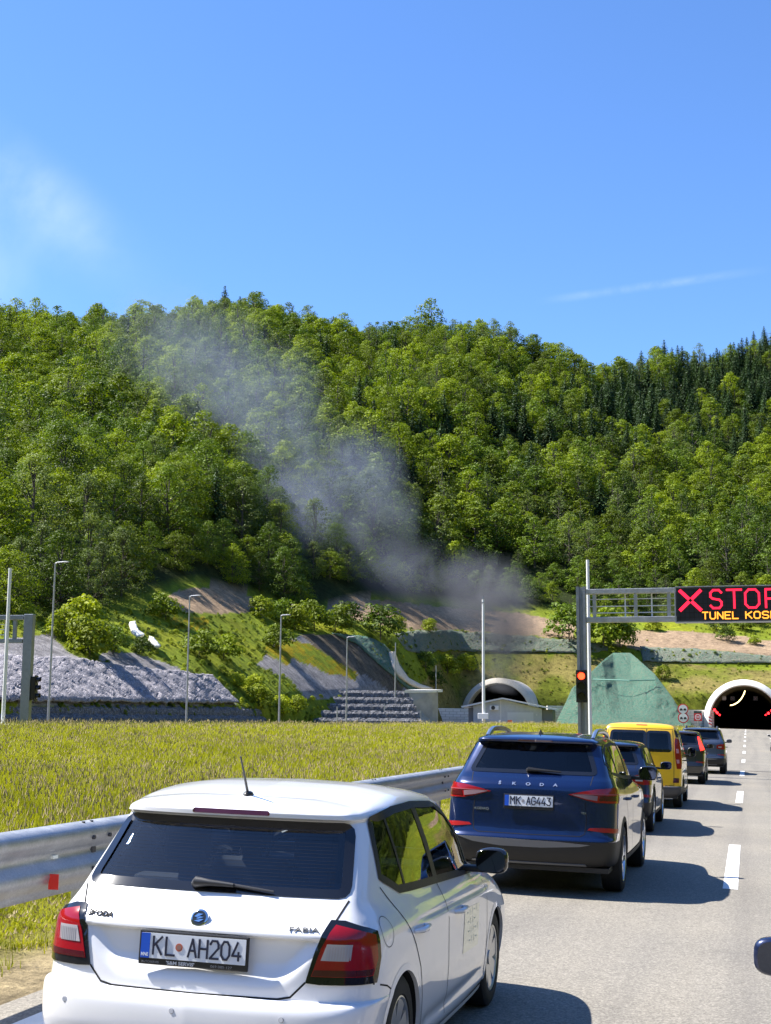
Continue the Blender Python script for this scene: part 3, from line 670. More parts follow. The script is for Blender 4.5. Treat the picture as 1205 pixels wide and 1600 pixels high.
# ================================================================ structures
def mat_rock(name='gabion_stone', a=(.12, .12, .13), b=(.36, .36, .385), sc=7.5, bs=1.):
    m = bpy.data.materials.new(name); m.use_nodes = True; t = NT(m); tc = t.n('ShaderNodeTexCoord')
    v = t.n('ShaderNodeTexVoronoi', inp={'Scale': sc}); t.l(tc.outputs['Object'], v.inputs['Vector'])
    v2 = t.n('ShaderNodeTexVoronoi', feature='DISTANCE_TO_EDGE', inp={'Scale': sc}); t.l(tc.outputs['Object'], v2.inputs['Vector'])
    c = t.ramp(v.outputs['Color'], (.1, a), (.9, b)); c = t.mix(1., c, t.ramp(v2.outputs['Distance'], (.0, (.25, .25, .27)), (.12, (1, 1, 1))), 'MULTIPLY')
    t.set(Base_Color=c, Roughness=.9); t.bump(v2.outputs['Distance'], bs, .25); return m
M_GAB = mat_rock(); M_CONC = mat('concrete', (.40, .375, .33), .85, var=.18, vscale=.8, bump=.2, bscale=8)
M_CONCW = mat('white_concrete', (.80, .78, .74), .8, var=.07, vscale=1.2); M_GALV = None
def galv(name, base, rough):
    m = bpy.data.materials.new(name); m.use_nodes = True; t = NT(m); f = t.noise(5, 6, .7); g = t.noise(70, 3, .6)
    c = t.mix(1., t.ramp(f, (.3, tuple(x * .82 for x in base)), (.7, tuple(min(1, x * 1.12) for x in base))), t.ramp(g, (.35, (.86, .86, .88)), (.65, (1.08, 1.08, 1.08))), 'MULTIPLY')
    t.set(Base_Color=c, Metallic=.72, Roughness=t.ramp(f, (.3, (rough * .8,) * 3), (.7, (rough * 1.25,) * 3))); return m
M_GALV = galv('galvanised_steel', (.46, .47, .485), .45); M_GALVD = galv('grey_steel', (.30, .325, .36), .5)
M_WPOLE = mat('white_pole_paint', (.75, .76, .78), .4); M_BLK = mat('black_plastic', (.012, .012, .013), .4); M_DARK = mat('soot_dark', (.018, .018, .02), .9)
# ---- tunnel mouths
def arc(r, y, pz, n=40, px=0., a0=0., a1=math.pi): return [(px + r * math.cos(a0 + (a1 - a0) * i / n), y, pz + r * math.sin(a0 + (a1 - a0) * i / n)) for i in range(n + 1)]
def tunnel(px, py, pz, mring, label, smoke):
    e = empty('tunnel_portal', label, 'tunnel', (px, py, pz)); n = 48; down = TCZ + .4
    # collar: arch on upright legs, splayed front
    def prof(r, y): return [(r, y, -.4)] + [(r * math.cos(math.pi * i / n), y, TCZ + r * math.sin(math.pi * i / n)) for i in range(n + 1)] + [(-r, y, -.4)]
    b = MB(); L = [prof(TR0, 3.), prof(TR0, 0.), prof(TR0 + .12, -.1), prof(TR1 - .1, .25), prof(TR1, .4), prof(TR1 + .02, 9.)]
    k = len(L[0])
    for q in L: b.add(q, [])
    b.f = [(j * k + i, j * k + i + 1, (j + 1) * k + i + 1, (j + 1) * k + i) for j in range(len(L) - 1) for i in range(k - 1)]; b.mi = [0] * len(b.f)
    b.build('collar', mring, e, smooth=True)
    t = MB(); P0, P1 = prof(TR0 + .02, .6), prof(TR0 + .02, 95)
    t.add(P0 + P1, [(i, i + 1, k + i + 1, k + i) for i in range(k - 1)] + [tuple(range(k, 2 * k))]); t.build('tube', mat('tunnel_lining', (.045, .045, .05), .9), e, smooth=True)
    s = MB(); s.box((-TR0, 0, -.3), (-TR0 + .9, 90, .22)); s.box((TR0 - .9, 0, -.3), (TR0, 90, .22)); s.build('walkway', mat('tunnel_walkway', (.06, .06, .06), .9), e)
    return e
TUN_R = tunnel(*PORT[0], M_CONCW, 'bright white concrete tunnel mouth at the end of the queue', 0)
TUN_L = tunnel(*PORT[1], mat('pale_concrete', (.66, .60, .52), .85, var=.12, vscale=.8), 'beige soot stained tunnel mouth behind the grey plant room, smoke rising over it', 1)
def emis(name, c, s): return mat(name, (0, 0, 0), .5, emit=c, es=s * .77)
b = MB(); b.tube([(1.15 * math.cos(t) * 1.9 - 1.7, 30 - 26 * i / 11, 4.15 + 1.9 * (i / 11) ** 2.2) for i, t in enumerate(np.linspace(1.9, .55, 12))], .09, 6)
o = b.build('light_line', emis('tunnel_lamp', (1, .72, .30), 3.2), TUN_R)
def dotset(name, pts, r, m, par):
    b = MB()
    for p in pts: b.tube([(p[0], p[1] - .04, p[2]), (p[0], p[1] + .04, p[2])], r, 10)
    return b.build(name, m, par)
M_REDL = emis('red_lamp', (1, .015, .02), 5.)
for (x, y, z, r) in [(-4.55, 1.2, 3.05, .2), (-4.2, 4, 2.6, .19), (-3.9, 7, 2.3, .15), (-4.3, 1.6, 2.75, .15), (3.6, 1.5, 2.55, .2), (4.1, 1.5, 2.95, .2), (4.5, 1.3, 3.2, .22), (3.2, 3, 2.3, .12)]:
    dotset('warning_lamp', [(x, y, z)], r, M_REDL, TUN_R)
# red crosses over the lanes inside, unlit
for sx in (-1.75, 1.75):
    b = MB(); b.box((sx - .34, 3.0, 4.55), (sx + .34, 3.2, 5.2)); o = b.build('lane_signal', M_BLK, TUN_R)
    b = MB()
    for s_ in (-1, 1): b.prism([(sx - .24, 4.875 - s_ * .24 - .035), (sx - .24, 4.875 - s_ * .24 + .035), (sx + .24, 4.875 + s_ * .24 + .035), (sx + .24, 4.875 + s_ * .24 - .035)], 2.99 - .004 * s_, 2.985 - .004 * s_)
    b.build('cross', mat('dim_cross', (.16, .06, .07), .6), o)
b = MB(); b.box((-3.35, 3.0, 4.6), (-2.75, 3.2, 5.2)); o = b.build('lane_signal', mat('grey_box', (.25, .25, .26), .6), TUN_R)
# ---- text helpers
ST = {'S': [[(1, .86), (.78, 1), (.25, 1), (0, .84), (0, .64), (.2, .53), (.8, .46), (1, .33), (1, .15), (.78, 0), (.22, 0), (0, .14)]], 'T': [[(0, 1), (1, 1)], [(.5, 1), (.5, 0)]],
      'O': [[(.25, 0), (.75, 0), (1, .2), (1, .8), (.75, 1), (.25, 1), (0, .8), (0, .2), (.25, 0)]], 'P': [[(0, 0), (0, 1), (.75, 1), (1, .86), (1, .62), (.75, .48), (0, .48)]],
      'U': [[(0, 1), (0, .2), (.25, 0), (.75, 0), (1, .2), (1, 1)]], 'N': [[(0, 0), (0, 1), (1, 0), (1, 1)]], 'E': [[(1, 0), (0, 0), (0, 1), (1, 1)], [(0, .52), (.8, .52)]], 'L': [[(0, 1), (0, 0), (1, 0)]],
      'K': [[(0, 0), (0, 1)], [(1, 1), (0, .45)], [(.3, .6), (1, 0)]], 'M': [[(0, 0), (0, 1), (.5, .5), (1, 1), (1, 0)]], 'A': [[(0, 0), (.5, 1), (1, 0)], [(.18, .35), (.82, .35)]], 'D': [[(0, 0), (0, 1), (.65, 1), (1, .78), (1, .22), (.65, 0), (0, 0)]],
      'X': [[(0, 0), (.40, .40)], [(.60, .60), (1, 1)], [(0, 1), (.40, .60)], [(.60, .40), (1, 0)]], '0': [[(.3, 0), (.7, 0), (1, .25), (1, .75), (.7, 1), (.3, 1), (0, .75), (0, .25), (.3, 0)]],
      '1': [[(.2, .75), (.6, 1), (.6, 0)]], '2': [[(0, .8), (.2, 1), (.8, 1), (1, .8), (1, .6), (0, 0), (1, 0)]], '4': [[(.75, 0), (.75, .45)], [(.6, 1), (0, .25), (1, .25)]], '3': [[(.05, 1), (.95, 1), (.5, .6), (.8, .55), (1, .35), (1, .18), (.75, 0), (.25, 0), (0, .15)]],
      'H': [[(0, 0), (0, 1)], [(1, 0), (1, 1)], [(0, .5), (1, .5)]], 'G': [[(1, .82), (.75, 1), (.25, 1), (0, .8), (0, .2), (.25, 0), (.75, 0), (1, .2), (1, .48), (.55, .48)]], 'R': [[(0, 0), (0, 1), (.75, 1), (1, .86), (1, .62), (.75, .48), (0, .48)], [(.55, .48), (1, 0)]],
      'V': [[(0, 1), (.5, 0), (1, 1)]], 'I': [[(.5, 0), (.5, 1)]], '&': [[(1, 0), (.2, .75), (.35, 1), (.6, .85), (.5, .65), (.05, .3), (.2, 0), (.5, 0), (.95, .45)]], 'C': [[(1, .82), (.75, 1), (.25, 1), (0, .8), (0, .2), (.25, 0), (.75, 0), (1, .18)]],
      'F': [[(0, 0), (0, 1), (1, 1)], [(0, .52), (.75, .52)]], 'B': [[(0, 0), (0, 1), (.7, 1), (.9, .87), (.9, .65), (.7, .53), (0, .53)], [(.7, .53), (1, .38), (1, .15), (.75, 0), (0, 0)]], 'Q': [[(.25, 0), (.75, 0), (1, .2), (1, .8), (.75, 1), (.25, 1), (0, .8), (0, .2), (.25, 0)], [(.6, .25), (1.05, -.1)]],
      '-': [[(.1, .5), (.9, .5)]], '9': [[(1, .6), (.8, .45), (.2, .45), (0, .62), (0, .85), (.25, 1), (.75, 1), (1, .8), (1, .25), (.7, 0), (.15, 0)]], '8': [[(.5, .53), (.1, .7), (.1, .88), (.3, 1), (.7, 1), (.9, .88), (.9, .7), (.5, .53), (0, .3), (0, .15), (.25, 0), (.75, 0), (1, .15), (1, .3), (.5, .53)]]}
def stroke_quads(txt, x0, z0, w_, h, gap, sw, widths=None):
    """flat strokes in the x-z plane: list of quads"""
    Q = []; x = x0
    for ch in txt:
        cw = w_ * (widths or {}).get(ch, 1)
        for pl in ST.get(ch, []):
            pts = [(x + p[0] * cw, z0 + p[1] * h) for p in pl]
            for (ax, az), (bx, bz) in zip(pts, pts[1:]):
                dx, dz = bx - ax, bz - az; l = math.hypot(dx, dz) or 1; ux, uz = dx / l * sw / 2, dz / l * sw / 2; nx, nz = -uz, ux
                Q.append([(ax - ux * .7 + nx, az - uz * .7 + nz), (ax - ux * .7 - nx, az - uz * .7 - nz), (bx + ux * .7 - nx, bz + uz * .7 - nz), (bx + ux * .7 + nx, bz + uz * .7 + nz)])
        x += cw + gap
    return Q, x
def strokes(name, txt, x0, z0, w_, h, gap, sw, y, m, par, widths=None, th=.012):
    Q, _ = stroke_quads(txt, x0, z0, w_, h, gap, sw, widths); b = MB()
    for i, q in enumerate(Q): b.prism(q, y - th - .0006 * (i % 5), y + .002)
    return b.build(name, m, par)
# ---- right gantry with the message sign
GY = 50.
def gantry_right():
    zg = float(ground0(-5.75, GY)); e = empty('sign_gantry', 'grey steel gantry carrying the message sign, its post beside the yellow van', 'gantry', (-5.72, GY, zg))
    H = 6.82 - zg; b = MB()
    b.box((-.17, -.16, -.4), (-.07, .16, H)); b.box((.07, -.16, -.4), (.17, .16, H)); b.box((-.07, -.05, -.4), (.07, .05, H - .02)); b.build('post', M_GALVD, e)
    b = MB(); b.box((.17, -.12, 6.54 - zg), (3.42, .12, 6.72 - zg), .015); b.box((.17, -.12, 5.50 - zg), (3.42, .12, 5.70 - zg), .015)
    for x in (.42, 1.9, 3.08, 3.34): b.box((x, -.07, 5.70 - zg), (x + .12, .07, 6.54 - zg))
    b.build('arm', M_GALV, e)
    b = MB()
    for z in (5.86, 6.10, 6.36): b.tube([(.3, .09, z - zg), (3.4, .09, z - zg)], .018, 6)
    for x in (1.55, 2.5): b.box((x, .1, 5.7 - zg), (x + .05, .14, 6.54 - zg))
    b.build('cable_rail', M_WPOLE, e)
    b = MB(); b.box((-.35, -.35, -.3), (.35, .35, .08)); b.build('base_plate', M_CONC, e)
    return e
gantry_right()
def message_sign():
    e = empty('message_sign', 'black electronic sign with red cross, red STOP and amber writing on the gantry', 'message sign', (-2.34, GY - .1, 5.49))
    W, H = 5.2, 1.23; b = MB(); b.box((0, -.02, 0), (W, .42, H), .02); b.build('housing', mat('sign_housing', (.055, .058, .065), .5), e)
    b = MB(); b.box((0, -.06, H), (W, .44, H + .035)); b.box((0, -.045, -.03), (W, .43, 0)); b.box((-.04, -.045, -.02), (0, .43, H + .02)); b.build('rim', M_GALV, e)
    m = bpy.data.materials.new('led_panel'); m.use_nodes = True; t = NT(m); tc = t.n('ShaderNodeTexCoord'); br = t.n('ShaderNodeTexBrick', inp={'Scale': 1., 'Mortar Size': .012, 'Brick Width': .16, 'Row Height': .16, 'Color1': (.012, .013, .022, 1), 'Color2': (.018, .018, .03, 1), 'Mortar': (.004, .004, .006, 1)})
    br.offset = 0; mp = t.n('ShaderNodeMapping'); mp.inputs['Rotation'].default_value = (R(90), 0, 0); t.l(tc.outputs['Object'], mp.inputs[0]); t.l(mp.outputs[0], br.inputs['Vector']); t.set(Base_Color=br.outputs[0], Roughness=.35)
    b = MB(); b.box((.05, -.026, .05), (W - .05, -.018, H - .05)); b.build('display', m, e)
    red = emis('led_red', (1, .012, .045), 1.55); amb = emis('led_amber', (1, .32, .03), 1.5)
    strokes('cross_symbol', 'X', .17, .42, .70, .68, 0, .12, -.03, red, e)
    strokes('stop_letters', 'S', 1.22, .47, .38, .64, 0, .072, -.03, red, e); strokes('stop_letters', 'T', 1.79, .47, .50, .64, 0, .072, -.03, red, e)
    strokes('stop_letters', 'O', 2.42, .47, .47, .64, 0, .072, -.03, red, e); strokes('stop_letters', 'P', 3.12, .47, .40, .64, 0, .072, -.03, red, e)
    strokes('text_letters', 'TUNEL', .93, .09, .185, .235, .075, .042, -.03, amb, e); strokes('text_letters', 'KOSMAC', 2.42, .09, .2, .235, .085, .042, -.03, amb, e)
    return e
message_sign()
def traffic_light(loc, rz, label, lit=True):
    e = empty('traffic_light', label, 'traffic light', loc, (0, 0, rz)); b = MB(); b.box((-.2, -.02, 0), (.2, .02, 1.16), .01); b.box((-.15, .02, .05), (.15, .22, 1.11), .03); b.build('housing', M_BLK, e)
    for i in range(3):
        z = .94 - i * .36; m = emis('signal_red', (1, .035, .010), 4.5) if (i == 0 and lit) else mat('dark_lens', (.02, .02, .02), .15)
        b = MB(); b.tube([(0, -.03, z), (0, -.05, z)], .125, 20); b.build('lens', m, e)
        b = MB(); n = 14
        for j in range(n):
            a0, a1 = -.35 + (math.pi + .7) * j / n, -.35 + (math.pi + .7) * (j + 1) / n; r = .145
            b.add([(r * math.cos(a0), -.02, z + r * math.sin(a0)), (r * math.cos(a1), -.02, z + r * math.sin(a1)), (r * math.cos(a1), -.17 - .03 * math.sin(a1), z + r * math.sin(a1)), (r * math.cos(a0), -.17 - .03 * math.sin(a0), z + r * math.sin(a0))], [(0, 1, 2, 3)])
        b.build('hood', M_BLK, e, fixn=False)
    b = MB(); b.box((-.05, .2, .5), (.05, .34, .6)); b.build('bracket', M_GALVD, e); return e
traffic_light((-5.70, GY - .5, 2.62), 0, 'black traffic light showing red, fixed to the right hand gantry post')
def mast(x, y, z1, r0, r1, name, label, cat, m, arm=0., armz=0., z0=None, group=None, head=True):
    z0 = float(terr(np.array([x]), np.array([y]))[0]) if z0 is None else z0
    e = empty(name, label, cat, (x, y, z0), group=group); H = z1 - z0; b = MB(); b.tube([(0, 0, -.5), (0, 0, H)], [r0, r1], 10); b.build('pole', m, e, smooth=True)
    b = MB(); b.box((-r0 * 2, -r0 * 2, -.4), (r0 * 2, r0 * 2, .04)); b.build('base', M_CONC, e)
    if arm:
        b = MB(); b.tube([(0, 0, H - .02), (arm * .2, 0, H + .05), (arm, 0, H + .08)], r1 * .9, 8); b.build('arm', m, e)
        b = MB(); b.box((arm * .8, -.10, H + .03), (arm * 1.25, .10, H + .10), .025); b.build('lamp_head', mat('lamp_head_grey', (.5, .5, .5), .5), e)
    return e
mast(-5.75, 52.6, 8.12, .075, .06, 'white_mast', 'slim white mast standing just behind the right hand gantry post, taller than it', 'mast', M_WPOLE)
mast(-30.5, 52.5, 8.35, .085, .07, 'white_mast', 'slim white mast at the left edge in front of the left gantry', 'mast', M_WPOLE)
# low plinths at the left
b = MB(); b.box((-30.9, 52.2, 1.2), (-30.1, 52.9, 1.72), .03); tag(b.build('plinth', M_CONCW), 'white plinth under the slim mast at the left edge', 'plinth')
b = MB(); b.box((-29.85, 52.2, 1.2), (-29.3, 52.8, 1.66), .04); o = b.build('cable_box', mat('faded_red', (.5, .23, .17), .7)); tag(o, 'faded red box with a pale lid in the grass by the left mast', 'box')
b = MB(); b.box((-29.9, 52.15, 1.66), (-29.25, 52.85, 1.72)); b.build('lid', M_CONCW, o)
mast(-41.5, 225 / 1., 0, .1, .1, 'x', 'x', 'x', M_WPOLE) if False else None
def cctv():
    x, y = proj_to(756, 1130, 195); z0 = 1.4; e = empty('camera_mast', 'tall white mast with a small camera on top, in front of the grey plant room', 'mast', (x, y, z0)); H = 18.0
    b = MB(); b.tube([(0, 0, -.5), (0, 0, H)], [.24, .17], 12); b.build('pole', M_WPOLE, e, smooth=True)
    b = MB(); b.box((-.12, -.3, H), (.12, .1, H + .3)); b.box((-.2, -.2, H - .55), (.2, .2, H - .4)); b.build('camera_head', mat('cam_grey', (.4, .4, .42), .5), e)
    b = MB(); b.box((-.75, -.55, 1.05), (.75, -.22, 1.85), .05); b.build('cabinet', M_WPOLE, e)
def proj_to(u, v, D):
    q = ray(u, v); L, dd = AD(q[0], q[1]); return float(q[0] / dd * D), float(q[1] / dd * D)
def at(u, v, D):
    q = ray(u, v); L, dd = AD(q[0], q[1]); return Vector((q[0] / dd * D, q[1] / dd * D, CAMH + q[2] / dd * D))
cctv()
LMP = [(75, 88, 880, 88, 1), (291, 297, 932, 108, 1), (436, 440, 962, 131, 1), (541, 543, 996, 155, 1), (617, 619, 1004, 172, 0), (681, 682, 1040, 205, 0)]
LBL = ['grey street lamp with a short arm, leftmost and tallest of its row', 'street lamp in front of the left gravel facing, second of the row', 'thin street lamp before the yellow green slope, third of the row',
       'street lamp left in front of the stepped gabions, fourth of the row', 'armless thin pole in front of the diagonal green netting', 'thin grey pole in front of the white wall beside the left tunnel']
for (u0, u1, v, D, arm), lb in zip(LMP, LBL):
    p = at(u1, v, D); p0 = at(u0, 1130, D)
    e = mast(p0.x, p0.y, p.z, .085 if D < 120 else .10, .05 if D < 120 else .065, 'street_lamp' if arm else 'lamp_pole', lb, 'street lamp' if arm else 'pole', M_GALV, .75 if arm else 0, z0=min(1.5, 9), group='poles along the far carriageway')
    H = p.z - 1.5; e.rotation_euler = (0, math.atan2((at(u1, v, D) - at(u0, 1130, D)).dot(Vector((math.cos(PSI), math.sin(PSI), 0))) * .5, H), 0)
for u, v0, v1, D, lb in [(527, 1104, 1131, 150, 'short grey post before the lower tiers of the stepped gabions'), (657, 1110, 1131, 168, 'short grey post right beside the concrete wing wall'), (601, 1100, 1131, 165, 'short grey post at the end of the stepped gabions')]:
    p = at(u, v0, D); mast(p.x, p.y, p.z, .07, .07, 'short_post', lb, 'post', M_GALV, z0=1.45)
p, q = at(449, 985, 186), at(458, 944, 186); b = MB(); b.tube([p - (q - p) * .3, q], .16, 8); tag(b.build('leaning_post', mat('weathered_wood', (.42, .40, .28), .9, var=.2)), 'weathered post leaning to the right on the bench between the brown banks', 'post')
def gantry_left():
    Y = 57.; x = float(at(47, 1000, 62).x); D = 62.; p = at(47, 960, D); z0 = 1.45; e = empty('sign_gantry', 'weathered grey gantry post at the left edge with its beam running out of the picture', 'gantry', (p.x, p.y, z0), (0, 0, PSI * .6)); H = p.z - z0
    b = MB(); b.box((-.21, -.18, -.4), (.21, .18, H), .02); b.build('post', M_GALVD, e)
    b = MB(); b.box((-7, -.14, H - .24), (-.25, .14, H - .04), .015); b.box((-7, -.14, H - 1.3), (-.25, .14, H - 1.12), .015)
    for xx in (-.75, -1.9, -3.6): b.box((xx, -.07, H - 1.12), (xx + .16, .07, H - .24))
    b.build('beam', M_GALVD, e)
    b = MB()
    for zz in (.45, .68, .92): b.tube([(-7, .1, H - zz), (-1.15, .1, H - zz)], .02, 6)
    b.box((-1.2, .08, H - 1.15), (-1.12, .12, H - .25)); b.build('cable_rail', M_WPOLE, e); return p, z0
GLP, GLZ = gantry_left()
traffic_light((GLP.x + .42, GLP.y + .1, at(62, 1096, 62).z), R(100), 'dark traffic light seen from the side on the left gantry post', False)
# ---- guard rail
def guardrail():
    X0 = -4.72; ys = np.concatenate([[-6, -2], np.arange(0, 60, 1.), np.arange(60, 93, 4)]); zg = [float(ground0(X0, y)) for y in ys]
    e = empty('guard_rail', 'galvanised steel guard rail running along the left edge of the road', 'guard rail', (X0, 0, 0))
    pr = [(-.10, 1.00), (-.085, 1.012), (0, .99), (.03, .965), (.036, .92), (.028, .885), (-.018, .845), (-.036, .80), (-.018, .765), (.03, .725), (.04, .68), (.03, .64), (-.015, .60), (-.035, .565), (-.03, .535), (-.045, .53)]
    n = len(pr); V = [(p[0], y, z + p[1]) for y, z in zip(ys, zg) for p in pr]; F = [(j * n + i, j * n + i + 1, (j + 1) * n + i + 1, (j + 1) * n + i) for j in range(len(ys) - 1) for i in range(n - 1)]
    me = pymesh('rail', V, F, True); o = link('rail', me, e, mats=M_GALV); so_ = o.modifiers.new('t', 'SOLIDIFY'); so_.thickness = .004
    k = 0
    for y in np.arange(9.55 - 4.07 * 3, 90, 4.07):
        z = float(ground0(X0, y)); b = MB(); b.box((-.17, y - .045, z - .4), (-.155, y + .045, z + .97)); b.box((-.17, y - .05, z - .4), (-.07, y - .042, z + .97)); b.box((-.17, y + .042, z - .4), (-.07, y + .05, z + .97)); b.build('post', M_GALV, e)
        if y > 60 : continue
        d = MB()
        for dy in (-.13, .0): d.tube([(-.05, y + dy, z + .985), (-.05, y + dy, z + 1.012)], .014, 6)
        for dy in (-.13, .13):
            for zz in (.90, .68): d.tube([(.02, y + dy, z + zz), (.052, y + dy, z + zz)], .015, 8)
        for zz in (.80,): d.box((-.036, y - .03, z + zz - .02), (-.02, y + .03, z + zz + .02))
        d.build('bolts', mat('dark_bolts', (.05, .05, .055), .5), e)
        if k == 0 or k % 3 == 0 or abs(y - 9.55) < .1: pass
        k += 1
    b = MB(); yy = float(8.83); z = float(ground0(X0, yy))
    b.box((.03, yy - .05, z + .60), (.10, yy - .042, z + .70)); b.box((.03, yy - .055, z + .598), (.105, yy - .05, z + .702)); r = b.build('reflector', mat('reflector_red', (.75, .02, .012), .3, coat=.5), e)
    for yy, zz in ((8.95, .80), (8.9, .86)):
        b = MB(); b.box((-.04, yy - .04, z + zz - .012), (-.012, yy + .03, z + zz + .012)); b.build('sticker', mat('pale_tag', (.8, .82, .75), .6), e)
    return e
guardrail()
# ---- gabions
def rough_wall(name, P0, P1, z0, z1, depth, par=None, amp=.12, seed=0, batter=.1, m=None, res=.28):
    """a long basket of stones from P0 to P1 (plan points), front face towards the right-hand side of the direction"""
    P0, P1 = Vector((P0[0], P0[1])), Vector((P1[0], P1[1])); d = P1 - P0; L = d.length; d = d / L; n_ = Vector((d.y, -d.x))
    nu = max(4, int(L / res)); nz = max(3, int((z1 - z0) / res)); nd = max(2, int(depth / (res * 1.3))); prof = [(0, z0 + (z1 - z0) * i / nz) for i in range(nz + 1)] + [(-depth * i / nd, z1) for i in range(1, nd + 1)]
    V = []; rng = np.random.default_rng(seed)
    for i in range(nu + 1):
        for (o_, z) in prof:
            s_ = float(fnoise(np.array([i * 1.7 + o_ * 3]), np.array([z * 3.7 + seed]), seed, 2)[0]) - .5; t = (z - z0) / (z1 - z0)
            sag = -.10 * (1 - abs(math.sin(i * res * math.pi / 2.0))) if o_ <= 0 and t > .98 else 0
            c = P0 + d * (i * L / nu) + n_ * (o_ + s_ * amp * 2 - batter * t - (.28 if (o_ == 0 and t > .999) else (.08 if (o_ == 0 and t > 1 - 1.2 / nz) else 0))); V.append((c.x, c.y, z + (s_ * amp + sag - (.0 if o_ else .10 * (t > .999)) if t > .5 else 0)))
    k = len(prof); F = [(i * k + j, (i + 1) * k + j, (i + 1) * k + j + 1, i * k + j + 1) for i in range(nu) for j in range(k - 1)]
    F += [tuple(range(k - 1, -1, -1)), tuple(nu * k + j for j in range(k))]
    return link(name, pymesh(name, V, F), par, mats=m or M_GAB)
def gabions():
    e = empty('gabion_wall', 'long low gabion wall in two rows at the foot of the left gravel facing', 'gabion wall', (0, 0, 0)); pts = [at(-700, 1130, 74), at(-200, 1130, 80), at(0, 1130, 85), at(100, 1130, 94.5), at(200, 1130, 106), at(300, 1130, 119), at(418, 1130, 138)]
    tops = [1098, 1098, 1098, 1099, 1100.5, 1102, 1105]; Ds = [74, 80, 85, 94.5, 106, 119, 138]
    for i in range(len(pts) - 1):
        a, b = pts[i], pts[i + 1]; us = [-700, -200, 0, 100, 200, 300, 418]; zt0, zt1 = at(us[i], tops[i], Ds[i]).z, at(us[i + 1], tops[i + 1], Ds[i + 1]).z; zt = (zt0 + zt1) / 2; zm = 1.87 + (zt - 1.87) * .42
        rough_wall('lower_row', a, b, .9, zm, 1.3, e, .07, i); da = (b - a).normalized(); nn = Vector((da.y, -da.x, 0)) * -.55
        rough_wall('upper_row', a + nn, b + nn, zm - .1, zt, 1.6, e, .07, i + 20)
    e = empty('stepped_gabions', 'stepped gabion retaining wall of five tiers between the bushes and the concrete wing wall', 'gabion wall')
    rows = [(455, 660, 1131, 1121.5, 158), (462, 656, 1121, 1110, 161.5), (482, 651, 1109.5, 1099, 165), (488, 646, 1098, 1088.5, 168.5), (500, 640, 1088, 1078, 172)]
    for i, (u0, u1, v0, v1, D) in enumerate(rows):
        z0, z1 = at(560, v0, D).z, at(560, v1, D).z; mid = (u0 + 540) / 2
        rough_wall('tier', at(u0, 1130, D - 2), at(mid, 1130, D - .8), z0 - .3, z1 - .15, 2.2, e, .10, i + 40); rough_wall('tier', at(mid, 1130, D - 1), at(u1, 1130, D + 3), z0 - .3, z1, 2.6, e, .08, i + 50)
gabions()
# ---- concrete pieces round the left tunnel
def wingwall():
    D = 175; e = empty('wing_wall', 'weathered concrete wing wall at the right end of the stepped gabions', 'retaining wall'); a = [at(632, 1082, D), at(676, 1080, D + 2), at(676, 1132, D + 2), at(660, 1132, D), at(640, 1100, D)]
    b = MB(); n = len(a); back = [p + Vector((.5, 1.0, 0)) for p in a]; b.add(a + back, [tuple(range(n)), tuple(range(2 * n - 1, n - 1, -1))] + [(i, (i + 1) % n, n + (i + 1) % n, n + i) for i in range(n)]); b.build('wall', M_CONC, e)
    a = [at(634, 1078, D), at(677, 1078, D + 2), at(677, 1082, D + 2), at(632, 1083, D)]; n = 4; back = [p + Vector((.8, 2.0, .1)) for p in a]; a = [p + Vector((-.05, -.15, 0)) for p in a]; b = MB(); b.add(a + back, [tuple(range(n)), tuple(range(2 * n - 1, n - 1, -1))] + [(i, (i + 1) % n, n + (i + 1) % n, n + i) for i in range(n)]); b.build('coping', M_CONCW, e)
wingwall()
def drape(name, poly, off, m, label=None, cat=None, step=5, th=.12, amp=.0, d0=60, d1=330, kind=None):
    """a sheet laid on the slope inside an outline"""
    us = [p[0] for p in poly]; vs_ = [p[1] for p in poly]; pts = [Vector(p) for p in poly]; B = []
    for i in range(len(poly)):
        a, b = Vector(poly[i]), Vector(poly[(i + 1) % len(poly)]); n = max(1, int((b - a).length / step)); B += [a + (b - a) * k / n for k in range(n)]
    I = [Vector((u, v)) for u in np.arange(min(us), max(us), step) for v in np.arange(min(vs_), max(vs_), step * .7)]
    ia = np.array([p[:] for p in I]); ok = inpoly(ia, [p[:] for p in poly]); bb = np.array([p[:] for p in B]); I = [p for p, k_, q in zip(I, ok, ia) if k_ and np.min(np.hypot(*(bb - q).T)) > step * .4]
    n = len(B); vv, ee, ff, _, _, _ = delaunay_2d_cdt(B + I, [(i, (i + 1) % n) for i in range(n)], [], 1, 1e-4)
    uv = np.array([p[:] for p in vv]); P, hit = cast(uv[:, 0], uv[:, 1], d0, d1)
    P[:, 2] += off + (fnoise(P[:, 0] / 1.5, P[:, 1] / 1.5 + P[:, 2], 71) - .5) * amp + (fnoise(P[:, 0] / .33, P[:, 1] / .33 + P[:, 2] / .4, 73, 3) - .5) * amp * .9
    me = pymesh(name, P, [f for f in ff if len(f) == 3], True); o = link(name, me, mats=m)
    s_ = o.modifiers.new('t', 'SOLIDIFY'); s_.thickness = th; s_.offset = -1; tag(o, label, cat, kind=kind); return o
def mat_net(name, a, b, grey):
    m = bpy.data.materials.new(name); m.use_nodes = True; t = NT(m); f = t.noise(.35, 6, .65); g = t.noise(2.6, 6, .75)
    c = t.mix(t.ramp(g, (.42, (0, 0, 0)), (.62, (1, 1, 1))), t.ramp(f, (.32, a), (.62, b)), grey)
    h = t.noise(7., 4, .7); c = t.mix(1., c, t.ramp(h, (.35, (.72, .74, .74)), (.65, (1.22, 1.2, 1.18))), 'MULTIPLY')
    t.set(Base_Color=c, Roughness=.85); t.bump(g, 1., .7); return m
